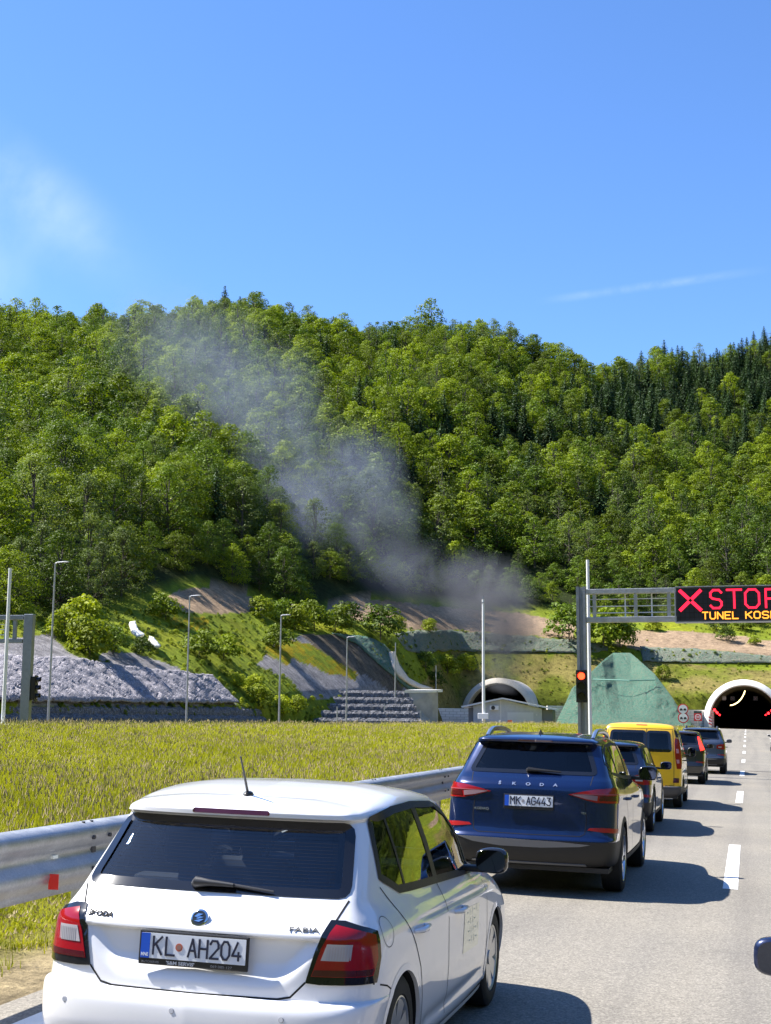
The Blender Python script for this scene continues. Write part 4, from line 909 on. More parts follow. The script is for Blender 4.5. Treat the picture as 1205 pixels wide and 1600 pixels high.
M_NET = mat_net('green_netting', (.035, .17, .12), (.085, .24, .17), (.20, .23, .19)); M_NETP = mat_net('faded_netting', (.11, .20, .14), (.20, .25, .175), (.28, .255, .195))
for q_, lb_, nm_ in ((Z_GRAVEL[0], 'grey stone facing under wire mesh above the long low gabion wall', 'stone_facing'),):
    drape(nm_, [(max(-300, a), min(b, 1105) if b < 1098 else 1105) for a, b in q_], .36, mat_rock('facing_stone', (.20, .19, .21), (.46, .43, .455), 7.5, .5), lb_, 'stone facing', step=2.6, th=.2, amp=.32)
drape('erosion_netting', [(518, 990), (545, 994), (575, 997), (600, 1008), (618, 1030), (640, 1062), (668, 1083), (645, 1085), (625, 1068), (590, 1038), (558, 1008)], .12, M_NET, 'dark green netting running diagonally down the rock face to the concrete wing wall', 'netting', amp=.3)
drape('erosion_netting', [(616, 990), (660, 986), (720, 988), (800, 994), (905, 1003), (950, 1010), (950, 1018), (900, 1021), (820, 1021), (740, 1019), (690, 1018), (655, 1021), (636, 1018)], .12, M_NETP, 'long faded green netting strip above the smoky left tunnel', 'netting', amp=.6)
drape('erosion_netting', [(1000, 1012), (1060, 1014), (1110, 1017), (1150, 1022), (1205, 1026), (1300, 1028), (1300, 1040), (1205, 1038), (1130, 1037), (1060, 1037), (1005, 1035)], .12, M_NETP, 'pale green netting strip above the slope of the right tunnel', 'netting', amp=.4)
drape('stone_chute', [(607, 1024), (615, 1023), (622, 1045), (636, 1064), (655, 1074), (675, 1080), (660, 1082), (640, 1075), (622, 1062), (612, 1045)], .35, mat('pale_stone', (.72, .60, .47), .8, var=.15, vscale=3), 'pale stone drainage chute curving down beside the diagonal netting', 'chute', step=4, th=.3)
drape('stone_chute', [(201, 984), (209, 982), (214, 996), (224, 1003), (216, 1006), (205, 998)], .5, mat('bright_stone', (.8, .78, .72), .8, var=.1, vscale=3), 'upper white piece of the stone chute among bushes above the left gravel facing', 'chute', step=3, th=.3)
drape('stone_chute', [(231, 1006), (238, 1008), (249, 1021), (244, 1022), (233, 1015)], .5, mat('bright_stone'), 'lower white piece of the stone chute above the left gravel facing', 'chute', step=3, th=.3)
# netted spur of rock between the tunnels
def mound():
    crest = [(868, 1131, 200), (872, 1122, 200), (882, 1102, 203), (894, 1075, 207), (920, 1054, 213), (941, 1033, 221), (958, 1020, 232), (985, 1020, 232), (1005, 1037, 222), (1023, 1053, 215), (1048, 1086, 208), (1062, 1108, 204), (1080, 1131, 200)]
    V = []; F = []; n = len(crest); nt_ = 30; fine = []
    for i in range(n - 1):
        for k in range(10):
            t = k / 10; fine.append(tuple(crest[i][j] * (1 - t) + crest[i + 1][j] * t for j in range(3)))
    fine.append(crest[-1]); base = 197.
    for i, (u, v, D) in enumerate(fine):
        for j in range(nt_ + 1):
            t = j / nt_; q = i / (len(fine) - 1); vv = v * (1 - t) + 1134 * t; Dd = D * (1 - t) + (base - 5 * math.sin(math.pi * q)) * t; uu = u * (1 - t) + (868 + 212 * q) * t
            p = at(uu, vv, Dd); nz = ((float(fnoise(np.array([p.x / 2.]), np.array([p.z / 1.6]), 3)[0]) - .5) * 2.2 + (float(fnoise(np.array([p.x / .5]), np.array([p.z / .5]), 13)[0]) - .5) * .7) * math.sin(math.pi * min(1, t + .1)); V.append((p.x + nz * .3, p.y - nz, p.z))
        # far side of the crest drops away behind
        p = at(u, v, D); V.append((p.x + .8, p.y + 6, p.z - 3.5 if v < 1120 else p.z - 1))
    k = nt_ + 2
    order = [k - 1] + list(range(k - 1))
    for i in range(len(fine) - 1):
        for a, b in zip(order, order[1:]): F.append((i * k + a, (i + 1) * k + a, (i + 1) * k + b, i * k + b))
    o = link('netted_spur', pymesh('netted_spur', V, F, True), mats=M_NET2); tag(o, 'steep spur of rock wrapped in green netting between the two tunnel mouths', 'rock')
    m = MB(); m.tube([at(928, 1062, 211) + Vector((0, -1.2, 0)), at(985, 1064, 210) + Vector((0, -1.9, 0)), at(1024, 1063, 211) + Vector((0, -1.2, 0))], .12, 6); m.build('seam', mat('net_seam', (.22, .42, .33), .8), o)
M_NET2 = mat_net('spur_netting', (.03, .15, .10), (.07, .205, .14), (.16, .20, .14))
mound()
# ---- white walls beside the tunnels
def brickwall(name, a, b, z0, z1, label, m):
    d = (b - a); d.z = 0; L = d.length; d.normalize(); n_ = Vector((d.y, -d.x, 0)); mb = MB(); q = [a, b, b - n_ * .5, a - n_ * .5]
    mb.add([(p.x, p.y, z0) for p in q] + [(p.x, p.y, z1) for p in q], [(0, 1, 5, 4), (1, 2, 6, 5), (2, 3, 7, 6), (3, 0, 4, 7), (4, 5, 6, 7)]); o = mb.build(name, m); tag(o, label, 'wall')
    c = MB(); c.add([(p.x, p.y, z1) for p in q] + [(p.x, p.y, z1 + .12) for p in q], [(0, 1, 5, 4), (1, 2, 6, 5), (2, 3, 7, 6), (3, 0, 4, 7), (4, 5, 6, 7)]); c.build('coping', M_CONCW, o); return o
def mat_blocks():
    m = bpy.data.materials.new('white_blocks'); m.use_nodes = True; t = NT(m); tc = t.n('ShaderNodeTexCoord'); mp = t.n('ShaderNodeMapping'); mp.inputs['Rotation'].default_value = (R(90), 0, 0); t.l(tc.outputs['Object'], mp.inputs[0])
    br = t.n('ShaderNodeTexBrick', inp={'Scale': 1., 'Mortar Size': .03, 'Brick Width': .9, 'Row Height': .4, 'Color1': (.80, .76, .72, 1), 'Color2': (.70, .66, .60, 1), 'Mortar': (.45, .41, .36, 1)}); t.l(mp.outputs[0], br.inputs['Vector']); t.set(Base_Color=br.outputs[0], Roughness=.85); t.bump(br.outputs[1], .5, .05); return m
M_BLKS = mat_blocks()
p = at(684, 1130, 214); q = at(735, 1130, 219); brickwall('block_wall', p, q, .9, at(700, 1108, 216).z, 'white block wall left of the smoky tunnel', M_BLKS)
p = at(856, 1130, 215); q = at(892, 1130, 216); brickwall('block_wall', p, q, .9, at(870, 1104, 215).z, 'short white block wall at the right end of the plant room', M_BLKS)
p = at(1066, 1130, 214); q = at(1116, 1130, 219); brickwall('block_wall', p, q, .6, at(1090, 1110.5, 216).z, 'white wall behind the signs left of the right tunnel', M_BLKS)
# ---- plant room
def plant_room():
    D = 204.; o0 = at(786, 1130, D); e = empty('plant_room', 'low grey plant room with a shallow gabled roof in front of the left tunnel', 'building', (o0.x, o0.y, 1.3), (0, 0, PSI * .3)); s = 1 / (FPX / D)
    def X(u): return (u - 786) * s
    def Zz(v): return at(786, v, D).z - 1.3
    gm = mat('grey_cladding', (.50, .51, .53), .6, var=.08, vscale=2)
    b = MB(); b.prism([(X(740), -.3), (X(846), -.3), (X(846), Zz(1107)), (X(786), Zz(1093)), (X(740), Zz(1103))], 0, 9); b.build('wall', gm, e)
    b = MB(); b.box((X(732), .4, -.3), (X(740) - .01, 8, Zz(1106))); b.box((X(846) + .01, .4, -.3), (X(862), 8, Zz(1108.5))); b.build('side_bay', mat('bay_dark', (.20, .20, .21), .7), e)
    b = MB(); t = .22; b.prism([(X(723), Zz(1106)), (X(786), Zz(1092.5)), (X(786), Zz(1092.5) + t), (X(722), Zz(1106) + t)], -.8, 9.6); b.build('roof', mat('roof_sheet', (.72, .72, .74), .5), e)
    b = MB(); b.prism([(X(786) + .003, Zz(1092.5)), (X(868), Zz(1109.5)), (X(868), Zz(1109.5) + t), (X(786) + .003, Zz(1092.5) + t)], -.8, 9.6); b.build('roof', mat('roof_sheet'), e)
    b = MB(); b.box((X(793), -.05, -.2), (X(833), .0, Zz(1113)))
    for i in range(7): b.box((X(793), -.08, .1 + i * .27), (X(833), -.05, .12 + i * .27))
    b.build('shutter_door', mat('shutter', (.62, .63, .66), .5), e)
    b = MB(); b.box((X(766), -.45, Zz(1109.5)), (X(780), -.0, Zz(1102.5)), .04); a = b.build('air_conditioner', M_WPOLE, e)
    f = MB(); f.tube([(X(771.5), -.46, Zz(1106)), (X(771.5), -.49, Zz(1106))], .30, 20); f.build('fan', mat('fan_dark', (.03, .03, .03), .6), a)
    b = MB(); b.box((X(781.5), -.03, -.3), (X(783.5), .02, Zz(1094))); b.box((X(837), -.06, Zz(1118)), (X(839), -.0, Zz(1115))); b.build('downpipe', mat('pipe_grey', (.62, .62, .62), .5), e)
    for (u, w_, h, c, nm, lb) in [(797, .9, .75, (.75, .16, .07), 'barrier_block', 'orange road barrier block in front of the plant room door'), (820, .35, .7, (.75, .72, .68), 'bollard', 'pale bollard in front of the right half of the plant room'), (781, .32, .75, (.85, .85, .85), 'bollard', 'white bollard by the middle of the plant room wall'), (763, .4, .45, (.85, .85, .85), 'bollard', 'low white bollard beside the camera mast foot')]:
        q = at(u, 1128, D - 5); z0 = float(ground0(q.x, q.y)) ; b = MB(); b.prism([(-w_ / 2, 0), (w_ / 2, 0), (w_ * .32, h), (-w_ * .32, h)], -.2, .2); o = b.build(nm, mat('prop_%d' % u, c, .6), None, (q.x, q.y, z0 + .05)); tag(o, lb, nm.replace('_', ' '))
plant_room()
# kerb line in front of the tunnels
p, q = at(640, 1131, 188), at(1050, 1134, 196); b = MB(); d = (q - p).normalized(); n_ = Vector((d.y, -d.x, 0)) * .25; zz = 1.52
b.add([(p.x, p.y, .8), (q.x, q.y, .8), (q.x - n_.x, q.y - n_.y, .8), (p.x - n_.x, p.y - n_.y, .8), (p.x, p.y, zz), (q.x, q.y, zz), (q.x - n_.x, q.y - n_.y, zz), (p.x - n_.x, p.y - n_.y, zz)], [(0, 1, 5, 4), (1, 2, 6, 5), (2, 3, 7, 6), (3, 0, 4, 7), (4, 5, 6, 7)]); tag(b.build('low_kerb', M_CONCW), kind='structure')
# ---- road signs at the right tunnel
def sign_round(par, z, kind):
    b = MB(); b.tube([(0, -.03, z), (0, .0, z)], .58, 32); o = b.build('sign_plate', mat('sign_red', (.62, .02, .03), .4), par)
    b = MB(); b.tube([(0, -.045, z), (0, -.031, z)], .47, 32); b.build('sign_face', mat('sign_white', (.85, .85, .85), .4), o)
    b = MB(); c = z - .06
    for sx in (-.2, .2):
        b.box((sx - .15, -.055, c - .08), (sx + .15, -.046, c + .06)); b.box((sx - .09, -.055, c + .061), (sx + .09, -.046, c + .14)); b.box((sx - .12, -.055, c - .13), (sx - .06, -.046, c - .081)); b.box((sx + .06, -.055, c - .13), (sx + .12, -.046, c - .081))
    b.build('symbol', mat('sign_black', (.02, .02, .02), .5), o); return o
p = at(1068, 1131, 150); e = empty('road_sign', 'post with two round red rimmed signs, left of the red square sign', 'road sign', (p.x, p.y, float(ground0(p.x, p.y)))); zb = e.location.z
b = MB(); b.tube([(0, .06, -.3), (0, .06, at(1068, 1104, 150).z - zb)], .045, 8); b.build('post', M_GALV, e); sign_round(e, at(1068, 1108, 150).z - zb, 0); sign_round(e, at(1068, 1121.5, 150).z - zb, 1)
p = at(1091, 1131, 150); e = empty('road_sign', 'red square board with a white speed ring reading 100, before the white wall', 'road sign', (p.x, p.y, float(ground0(p.x, p.y)))); zb = e.location.z; z0, z1 = at(1091, 1126.5, 150).z - zb, at(1091, 1111, 150).z - zb
b = MB(); b.tube([(0, .08, -.3), (0, .08, z1)], .05, 8); b.build('post', M_GALV, e)
b = MB(); b.box((-.42, -.02, z0), (.42, .02, z1 - .24)); b.build('board', mat('sign_red'), e); b = MB(); b.box((-.42, -.02, z1 - .236), (.42, .02, z1)); b.build('top_board', mat('sign_dark_green', (.04, .07, .06), .5), e)
zc = (z0 + z1 - .24) / 2; b = MB(); n = 28
for i in range(n):
    a0, a1 = 2 * math.pi * i / n, 2 * math.pi * (i + 1) / n; r0, r1 = .25, .33
    b.add([(r * math.cos(a), -.03, zc + r * math.sin(a)) for r, a in ((r0, a0), (r1, a0), (r1, a1), (r0, a1))], [(0, 1, 2, 3)])
b.build('ring', mat('sign_white'), e, fixn=False); strokes('number', '100', -.20, zc - .11, .10, .22, .045, .035, -.026, mat('sign_white'), e)
p = at(1110, 1134, 205); e = empty('marker_board', 'narrow red and white striped marker board at the left edge of the right tunnel', 'marker board', (p.x, p.y, float(ground0(p.x, p.y)) + .3)); H = at(1110, 1120, 205).z - e.location.z
b = MB(); b.box((-.22, -.02, 0), (.22, .02, H)); b.build('board', mat('sign_white'), e)
b = MB()
for i in range(3):
    z = .15 + i * H / 3.1
    b.prism([(-.22, z + .25), (.22, z), (.22, z + .22), (-.22, z + .47)], -.028, -.021)
b.build('stripes', mat('sign_red'), e)
# ================================================================ cars
def paint(name, c, metal=0., flake=0., rough=.3):
    m = bpy.data.materials.new(name); m.use_nodes = True; t = NT(m)
    t.set(Base_Color=tuple(c), Roughness=rough, Metallic=metal, Coat_Weight=1., Coat_Roughness=.02, Coat_IOR=1.5)
    return m
def glassmat(name, tintc, rough=.0, refl=1.45):
    m = bpy.data.materials.new(name); m.use_nodes = True; nt_ = m.node_tree; nt_.nodes.clear(); N = nt_.nodes
    o = N.new('ShaderNodeOutputMaterial'); tr = N.new('ShaderNodeBsdfTransparent'); tr.inputs[0].default_value = tuple(tintc) + (1,); g = N.new('ShaderNodeBsdfGlossy'); g.inputs['Roughness'].default_value = rough; g.inputs[0].default_value = (1, 1, 1, 1)
    f = N.new('ShaderNodeFresnel'); f.inputs[0].default_value = refl; mx = N.new('ShaderNodeMixShader'); nt_.links.new(f.outputs[0], mx.inputs[0]); nt_.links.new(tr.outputs[0], mx.inputs[1]); nt_.links.new(g.outputs[0], mx.inputs[2]); nt_.links.new(mx.outputs[0], o.inputs[0]); return m
G_TINT = glassmat('tinted_glass', (.16, .19, .24), refl=1.55); G_CLEAR = glassmat('clear_glass', (.62, .68, .66), refl=1.5); G_LENS = glassmat('lens_glass', (.8, .8, .8))
M_TYRE = mat('tyre_rubber', (.011, .011, .012), .75, bump=.2, bscale=120); M_RIM = mat('alloy_rim', (.62, .63, .65), .28, metal=.85); M_TRIM = mat('black_trim', (.008, .008, .009), .55, bump=.15, bscale=300); M_GLOSSB = mat('gloss_black', (.008, .008, .009), .08, coat=.6)
M_INT = mat('interior_dark', (.022, .022, .025), .8); M_SEAT = mat('seat_cloth', (.10, .105, .12), .9); M_CHROME = mat('chrome', (.82, .83, .85), .08, metal=1.); M_LRED = mat('tail_lamp_red', (.26, .003, .006), .15, coat=.5); M_LDRED = mat('tail_lamp_dark_red', (.06, .003, .005), .2, coat=.6)
M_LWHT = mat('tail_lamp_clear', (.42, .40, .42), .2, metal=.2, coat=.6); M_GAPM = mat('panel_gap', (.006, .006, .007), .9); M_PLATEW = mat('plate_white', (.72, .75, .80), .35); M_PLATEB = mat('plate_blue', (.01, .09, .55), .35); M_PLATEK = mat('plate_ink', (.012, .015, .04), .5); M_MIRR = mat('mirror_glass', (.07, .08, .11), .03, metal=1.)
def pslope(a, ax):
    a = np.moveaxis(a, ax, 0); d = np.diff(a, axis=0); s = np.zeros_like(a)
    s[1:-1] = np.where(d[:-1] * d[1:] > 0, 2 * d[:-1] * d[1:] / (d[:-1] + d[1:] + 1e-12 * np.sign(d[:-1] + d[1:] + 1e-30)), 0); s[0] = d[0]; s[-1] = d[-1]; return np.moveaxis(s, 0, ax)
C_MINI = 4.42
class Body:
    NC = 16
    def __init__(s, rows, disp=None, hard=()):
        """rows from the sill up to the roof's centre line"""
        G = []
        for r in rows:
            q = dict(br=.08, bf=.14, cr=.2, cf=.25, wm=None); q.update(r); wr, wf = q['wr'], q['wf']; wm = q['wm'] if q['wm'] is not None else max(wr, wf)
            zr, zm, zf = q['z'] if isinstance(q['z'], tuple) else (q['z'],) * 3; P = []
            def end(w_, y0, sgn, bow, c):
                c = min(c, w_ * .6); out = []
                for x in (0, .5 * (w_ - c), w_ - c): out.append((x, y0 + sgn * bow * (x / max(w_, 1e-3)) ** 2))
                yy = out[-1][1]; out.append((w_ - c * .293, yy + sgn * c * .293)); out.append((w_, yy + sgn * c)); return out
            A = end(wr, q['yr'], 1, q['br'], q['cr']); B = end(wf, q['yf'], -1, q['bf'], q['cf']); y0, y1 = A[-1][1], B[-1][1]
            for x, y in A: P.append((x, y, zr))
            for k in range(1, 7):
                t = k / 7.; y = y0 + (y1 - y0) * t
                if t < .35: x = wr + (wm - wr) * (1 - (1 - t / .35) ** 2)
                elif t < .6: x = wm
                else: x = wf + (wm - wf) * (1 - ((t - .6) / .4) ** 2.6)
                z = zr + (zm - zr) * (1 - (1 - min(1, t / .5)) ** 1.6) if t < .5 else zf + (zm - zf) * (1 - ((t - .5) / .5) ** 1.8)
                P.append((x, y, z))
            for x, y in B[::-1]: P.append((x, y, zf))
            G.append(P)
        s.G = np.array(G); s.nr, s.nc = s.G.shape[:2]; s.du = pslope(s.G, 1); s.dv = pslope(s.G, 0); s.duv = pslope(s.du, 0)
        for j in hard: pass
        s.disp = disp
        ii, jj = np.meshgrid(np.arange(0, s.nc - 1 + .01, .125), np.arange(0, s.nr - 1 + .01, .125)); s.ti, s.tj = ii.ravel(), jj.ravel(); s.tp = s.raw(s.ti, s.tj)
    def raw(s, i, j):
        i = np.clip(np.asarray(i, float), 0, s.nc - 1); j = np.clip(np.asarray(j, float), 0, s.nr - 1); a = np.minimum(i.astype(int), s.nc - 2); b = np.minimum(j.astype(int), s.nr - 2); u = (i - a)[..., None]; v = (j - b)[..., None]
        h = lambda t: (2 * t ** 3 - 3 * t ** 2 + 1, t ** 3 - 2 * t ** 2 + t, -2 * t ** 3 + 3 * t ** 2, t ** 3 - t ** 2); hu, hv = h(u), h(v); r = 0
        for (db, v0, v1) in ((0, hv[0], hv[1]), (1, hv[2], hv[3])):
            for (da, u0, u1) in ((0, hu[0], hu[1]), (1, hu[2], hu[3])):
                A, B = a + da, b + db; r = r + s.G[B, A] * u0 * v0 + s.du[B, A] * u1 * v0 + s.dv[B, A] * u0 * v1 + s.duv[B, A] * u1 * v1
        return r
    def S(s, i, j):
        """surface point; negative i is the left-hand half"""
        i = np.asarray(i, float); sg = np.where(i < 0, -1., 1.); P = s.raw(np.abs(i), j)
        if s.disp is not None: P = s.disp(P)
        P = P.copy(); P[..., 0] *= sg; return P
    def Nrm(s, i, j):
        e = .02; i = np.asarray(i, float); j = np.asarray(j, float); sg = np.where(i < 0, -1., 1.); ia = np.clip(np.abs(i), e, s.nc - 1 - e); jb = np.clip(j, e, s.nr - 1 - e)
        du = s.raw(ia + e, jb) - s.raw(ia - e, jb); dv = s.raw(ia, jb + e) - s.raw(ia, jb - e); n = np.cross(du, dv); l = np.linalg.norm(n, axis=-1, keepdims=True); n = n / np.where(l < 1e-9, 1, l)
        n = n.copy(); n[..., 0] *= sg; return n
    def inv(s, kind, a, b, flip=False):
        """kind 'r': (x,z) on the tail; 's': (y,z) on the side; 'f': (x,z) on the nose; 't': (x,y) on top. Returns (i,j)."""
        a = np.atleast_1d(np.asarray(a, float)); b = np.atleast_1d(np.asarray(b, float)); sg = np.where(a < 0, -1., 1.) if kind in 'rft' else 1.
        A = np.abs(a) if kind in 'rft' else a; ax = {'r': (0, 2), 's': (1, 2), 'f': (0, 2), 't': (0, 1)}[kind]; lo, hi = {'r': (0, 4.), 's': (2.7, s.nc - 4.2), 'f': (s.nc - 5, s.nc - 1), 't': (0, s.nc - 1)}[kind]; jl = {'t': s.nr - 5.5}.get(kind, 0); jh = s.nr - 1 if kind == 't' else s.nr - 2.5
        m = (s.ti >= lo) & (s.ti <= hi) & (s.tj >= jl) & (s.tj <= jh); T = s.tp[m][:, ax]; ti, tj = s.ti[m], s.tj[m]
        k = np.argmin((T[None, :, 0] - A[:, None]) ** 2 + (T[None, :, 1] - b[:, None]) ** 2, 1); i, j = ti[k].copy(), tj[k].copy(); e = 1e-3
        for _ in range(10):
            P = s.raw(i, j); Pi = s.raw(i + e, j); Pj = s.raw(i, j + e); f0 = P[:, ax[0]] - A; f1 = P[:, ax[1]] - b
            a11 = (Pi[:, ax[0]] - P[:, ax[0]]) / e; a12 = (Pj[:, ax[0]] - P[:, ax[0]]) / e; a21 = (Pi[:, ax[1]] - P[:, ax[1]]) / e; a22 = (Pj[:, ax[1]] - P[:, ax[1]]) / e; det = a11 * a22 - a12 * a21; det = np.where(abs(det) < 1e-7, 1e-7, det)
            di = (a22 * f0 - a12 * f1) / det; dj = (a11 * f1 - a21 * f0) / det; i = np.clip(i - np.clip(di, -.15, .15), max(lo, 0), hi); j = np.clip(j - np.clip(dj, -.15, .15), 0, s.nr - 1.002)
        return np.stack([i * sg, j], -1)
    def path(s, pts, seg=.04, closed=True, mirror=False):
        """pts: list of (kind,a,b[,radius]) -> param loop. Edges are straight in their projection; a change of kind is straight in parameters"""
        out = []; n = len(pts); rng_ = range(n if closed else n - 1)
        for k in rng_:
            p, q = pts[k], pts[(k + 1) % n]
            if p[0] == q[0]:
                m = max(1, int(math.hypot(q[1] - p[1], q[2] - p[2]) / seg)); t = np.arange(m) / m; out.append(s.inv(p[0], p[1] + (q[1] - p[1]) * t, p[2] + (q[2] - p[2]) * t))
            else:
                a = s.inv(*p[:3])[0]; b = s.inv(*q[:3])[0]; m = 6; t = (np.arange(m) / m)[:, None]; out.append(a + (b - a) * t)
        if not closed: out.append(s.inv(*pts[-1][:3]))
        r = np.concatenate(out)
        if mirror: r = r * np.array([-1, 1]); r = r[::-1]
        return r
    def metric(s, L):
        c = L.mean(0); e = .2; a = np.linalg.norm(s.S([c[0] + e], [c[1]]) - s.S([c[0] - e], [c[1]])) / (2 * e); b = np.linalg.norm(s.S([c[0]], [min(c[1] + e, s.nr - 1)]) - s.S([c[0]], [c[1] - e])) / (2 * e); return max(a, .02), max(b, .02)
    def patch(s, name, L, off, m, parent, step=.05, skirt=.004, dn=None):
        L = np.asarray(L); a, b = s.metric(L); sc = np.array([a, b]); Q = L * sc; n = len(Q)
        lo, hi = Q.min(0), Q.max(0); gx, gy = np.meshgrid(np.arange(lo[0] + step / 2, hi[0], step), np.arange(lo[1] + step / 2, hi[1], step)); I = np.stack([gx.ravel(), gy.ravel()], -1)
        if len(I):
            ok = inpoly(I, [tuple(q) for q in Q]); I = I[ok]
            if len(I): d = np.min(np.hypot(I[:, None, 0] - Q[None, :, 0], I[:, None, 1] - Q[None, :, 1]), 1); I = I[d > step * .45]
        al = [Vector(q) for q in Q] + [Vector(q) for q in I]; vv, ee, ff, _, _, _ = delaunay_2d_cdt(al, [(k, (k + 1) % n) for k in range(n)], [], 1, 1e-5)
        uv = np.array([v[:] for v in vv]) / sc; P = s.S(uv[:, 0], uv[:, 1]); N = s.Nrm(uv[:, 0], uv[:, 1]); T = P + N * (off if dn is None else dn(P)[:, None]); F = [tuple(f) for f in ff]
        # orient along the normal
        v = [T[f[0]] for f in F[:1]]
        if F:
            k = len(F) // 2; f = F[k]; nn = np.cross(T[f[1]] - T[f[0]], T[f[2]] - T[f[0]])
            if nn.dot(N[f[0]]) < 0: F = [f[::-1] for f in F]
        V = list(T)
        if skirt:
            cnt = {}
            for f in F:
                for x in range(len(f)): e_ = (f[x], f[(x + 1) % len(f)]); cnt[e_] = 1
            bd = [e_ for e_ in cnt if (e_[1], e_[0]) not in cnt]; mp = {}
            for e_ in bd:
                for x in e_:
                    if x not in mp: mp[x] = len(V); V.append(T[x] - N[x] * (skirt + max(0, off)))
            F += [(e_[1], e_[0], mp[e_[0]], mp[e_[1]]) for e_ in bd]
        me = pymesh(name, V, F, True); me.set_sharp_from_angle(angle=R(38)); return link(name, me, parent, mats=m)
    def strip(s, name, L, w0, w1, off, m, parent, closed=False, dst=None):
        """ribbon along a param path, from -w0 to +w1 across, lying on the surface"""
        L = np.asarray(L); P = s.S(L[:, 0], L[:, 1]); N = s.Nrm(L[:, 0], L[:, 1]); T = (np.roll(P, -1, 0) - np.roll(P, 1, 0)) if closed else np.gradient(P, axis=0); T /= np.linalg.norm(T, axis=1)[:, None] + 1e-12; B = np.cross(N, T); n = len(P)
        V = list(P - B * w0 + N * off) + list(P + B * w1 + N * off); k = n if closed else n - 1; F = [(i, (i + 1) % n, n + (i + 1) % n, n + i) for i in range(k)]
        if dst is not None: dst.add(V, F); return
        return link(name, pymesh(name, V, F, True), parent, mats=m)
    def loft(s, name, LA, LB, off, m, parent, dst=None, offb=None):
        A = s.S(LA[:, 0], LA[:, 1]) + s.Nrm(LA[:, 0], LA[:, 1]) * off; B = s.S(LB[:, 0], LB[:, 1]) + s.Nrm(LB[:, 0], LB[:, 1]) * (off if offb is None else offb); n = len(A); F = [(i, i + 1, n + i + 1, n + i) for i in range(n - 1)]
        if dst is not None: dst.add(list(A) + list(B), F); return
        return link(name, pymesh(name, list(A) + list(B), F, True), parent, mats=m)
    def band(s, name, i0, i1, j0, j1, off, m, parent, ni=60, nj=8):
        I, J = np.meshgrid(np.linspace(i0, i1, ni), np.linspace(j0, j1, nj)); P = s.S(I.ravel(), J.ravel()) + s.Nrm(I.ravel(), J.ravel()) * off
        F = [(b * ni + a, b * ni + a + 1, (b + 1) * ni + a + 1, (b + 1) * ni + a) for b in range(nj - 1) for a in range(ni - 1)]
        return link(name, pymesh(name, P, F, True), parent, mats=m)
    def shell(s, name, m, parent, res, side_holes=(), rear_holes=(), front_holes=(), wheels=()):
        def knots(G, ax, n):
            d = np.linalg.norm(np.diff(G, axis=ax), axis=-1); d = d.max(axis=1 - ax); out = []
            for k in range(n - 1):
                c = max(1, int(math.ceil(d[k] / res))); out += [k + t / c for t in range(c)]
            return np.array(out + [n - 1.])
        I = knots(s.G, 1, s.nc); J = knots(s.G, 0, s.nr); ii, jj = np.meshgrid(I, J); P = s.S(ii.ravel(), jj.ravel()); nI, nJ = len(I), len(J)
        a = np.arange(nJ - 1)[:, None] * nI + np.arange(nI - 1)[None, :]; F = np.stack([a, a + 1, a + nI + 1, a + nI], -1).reshape(-1, 4); C = P[F].mean(1); ci = ii.ravel()[F].mean(1); cj = jj.ravel()[F].mean(1); keep = np.ones(len(F), bool)
        for poly in side_holes: keep &= ~(inpoly(C[:, [1, 2]], poly) & (ci > C_MINI) & (ci < s.nc - 4.6) & (cj < s.nr - 3))
        for poly in rear_holes: keep &= ~(inpoly(C[:, [0, 2]], poly) & (ci < 4.2) & (cj < s.nr - 3))
        for poly in front_holes: keep &= ~(inpoly(C[:, [0, 2]], poly) & (ci > s.nc - 5.2) & (cj < s.nr - 3))
        for (wy, wz, wr) in wheels: keep &= ~((np.hypot(C[:, 1] - wy, C[:, 2] - wz) < wr) & (ci > 3.2) & (ci < s.nc - 4.2))
        F = F[keep]; nP = len(P); PL = P * np.array([-1, 1, 1]); V = np.concatenate([P, PL]); FF = np.concatenate([F, F[:, ::-1] + nP])
        me = pymesh(name, V, FF, True); bm = bmesh.new(); bm.from_mesh(me); bmesh.ops.remove_doubles(bm, verts=bm.verts, dist=1e-5)
        loose = [v for v in bm.verts if not v.link_faces]; bmesh.ops.delete(bm, geom=loose, context='VERTS'); bm.to_mesh(me); bm.free()
        me.polygons.foreach_set('use_smooth', [True] * len(me.polygons)); me.set_sharp_from_angle(angle=R(50)); return link(name, me, parent, mats=m)
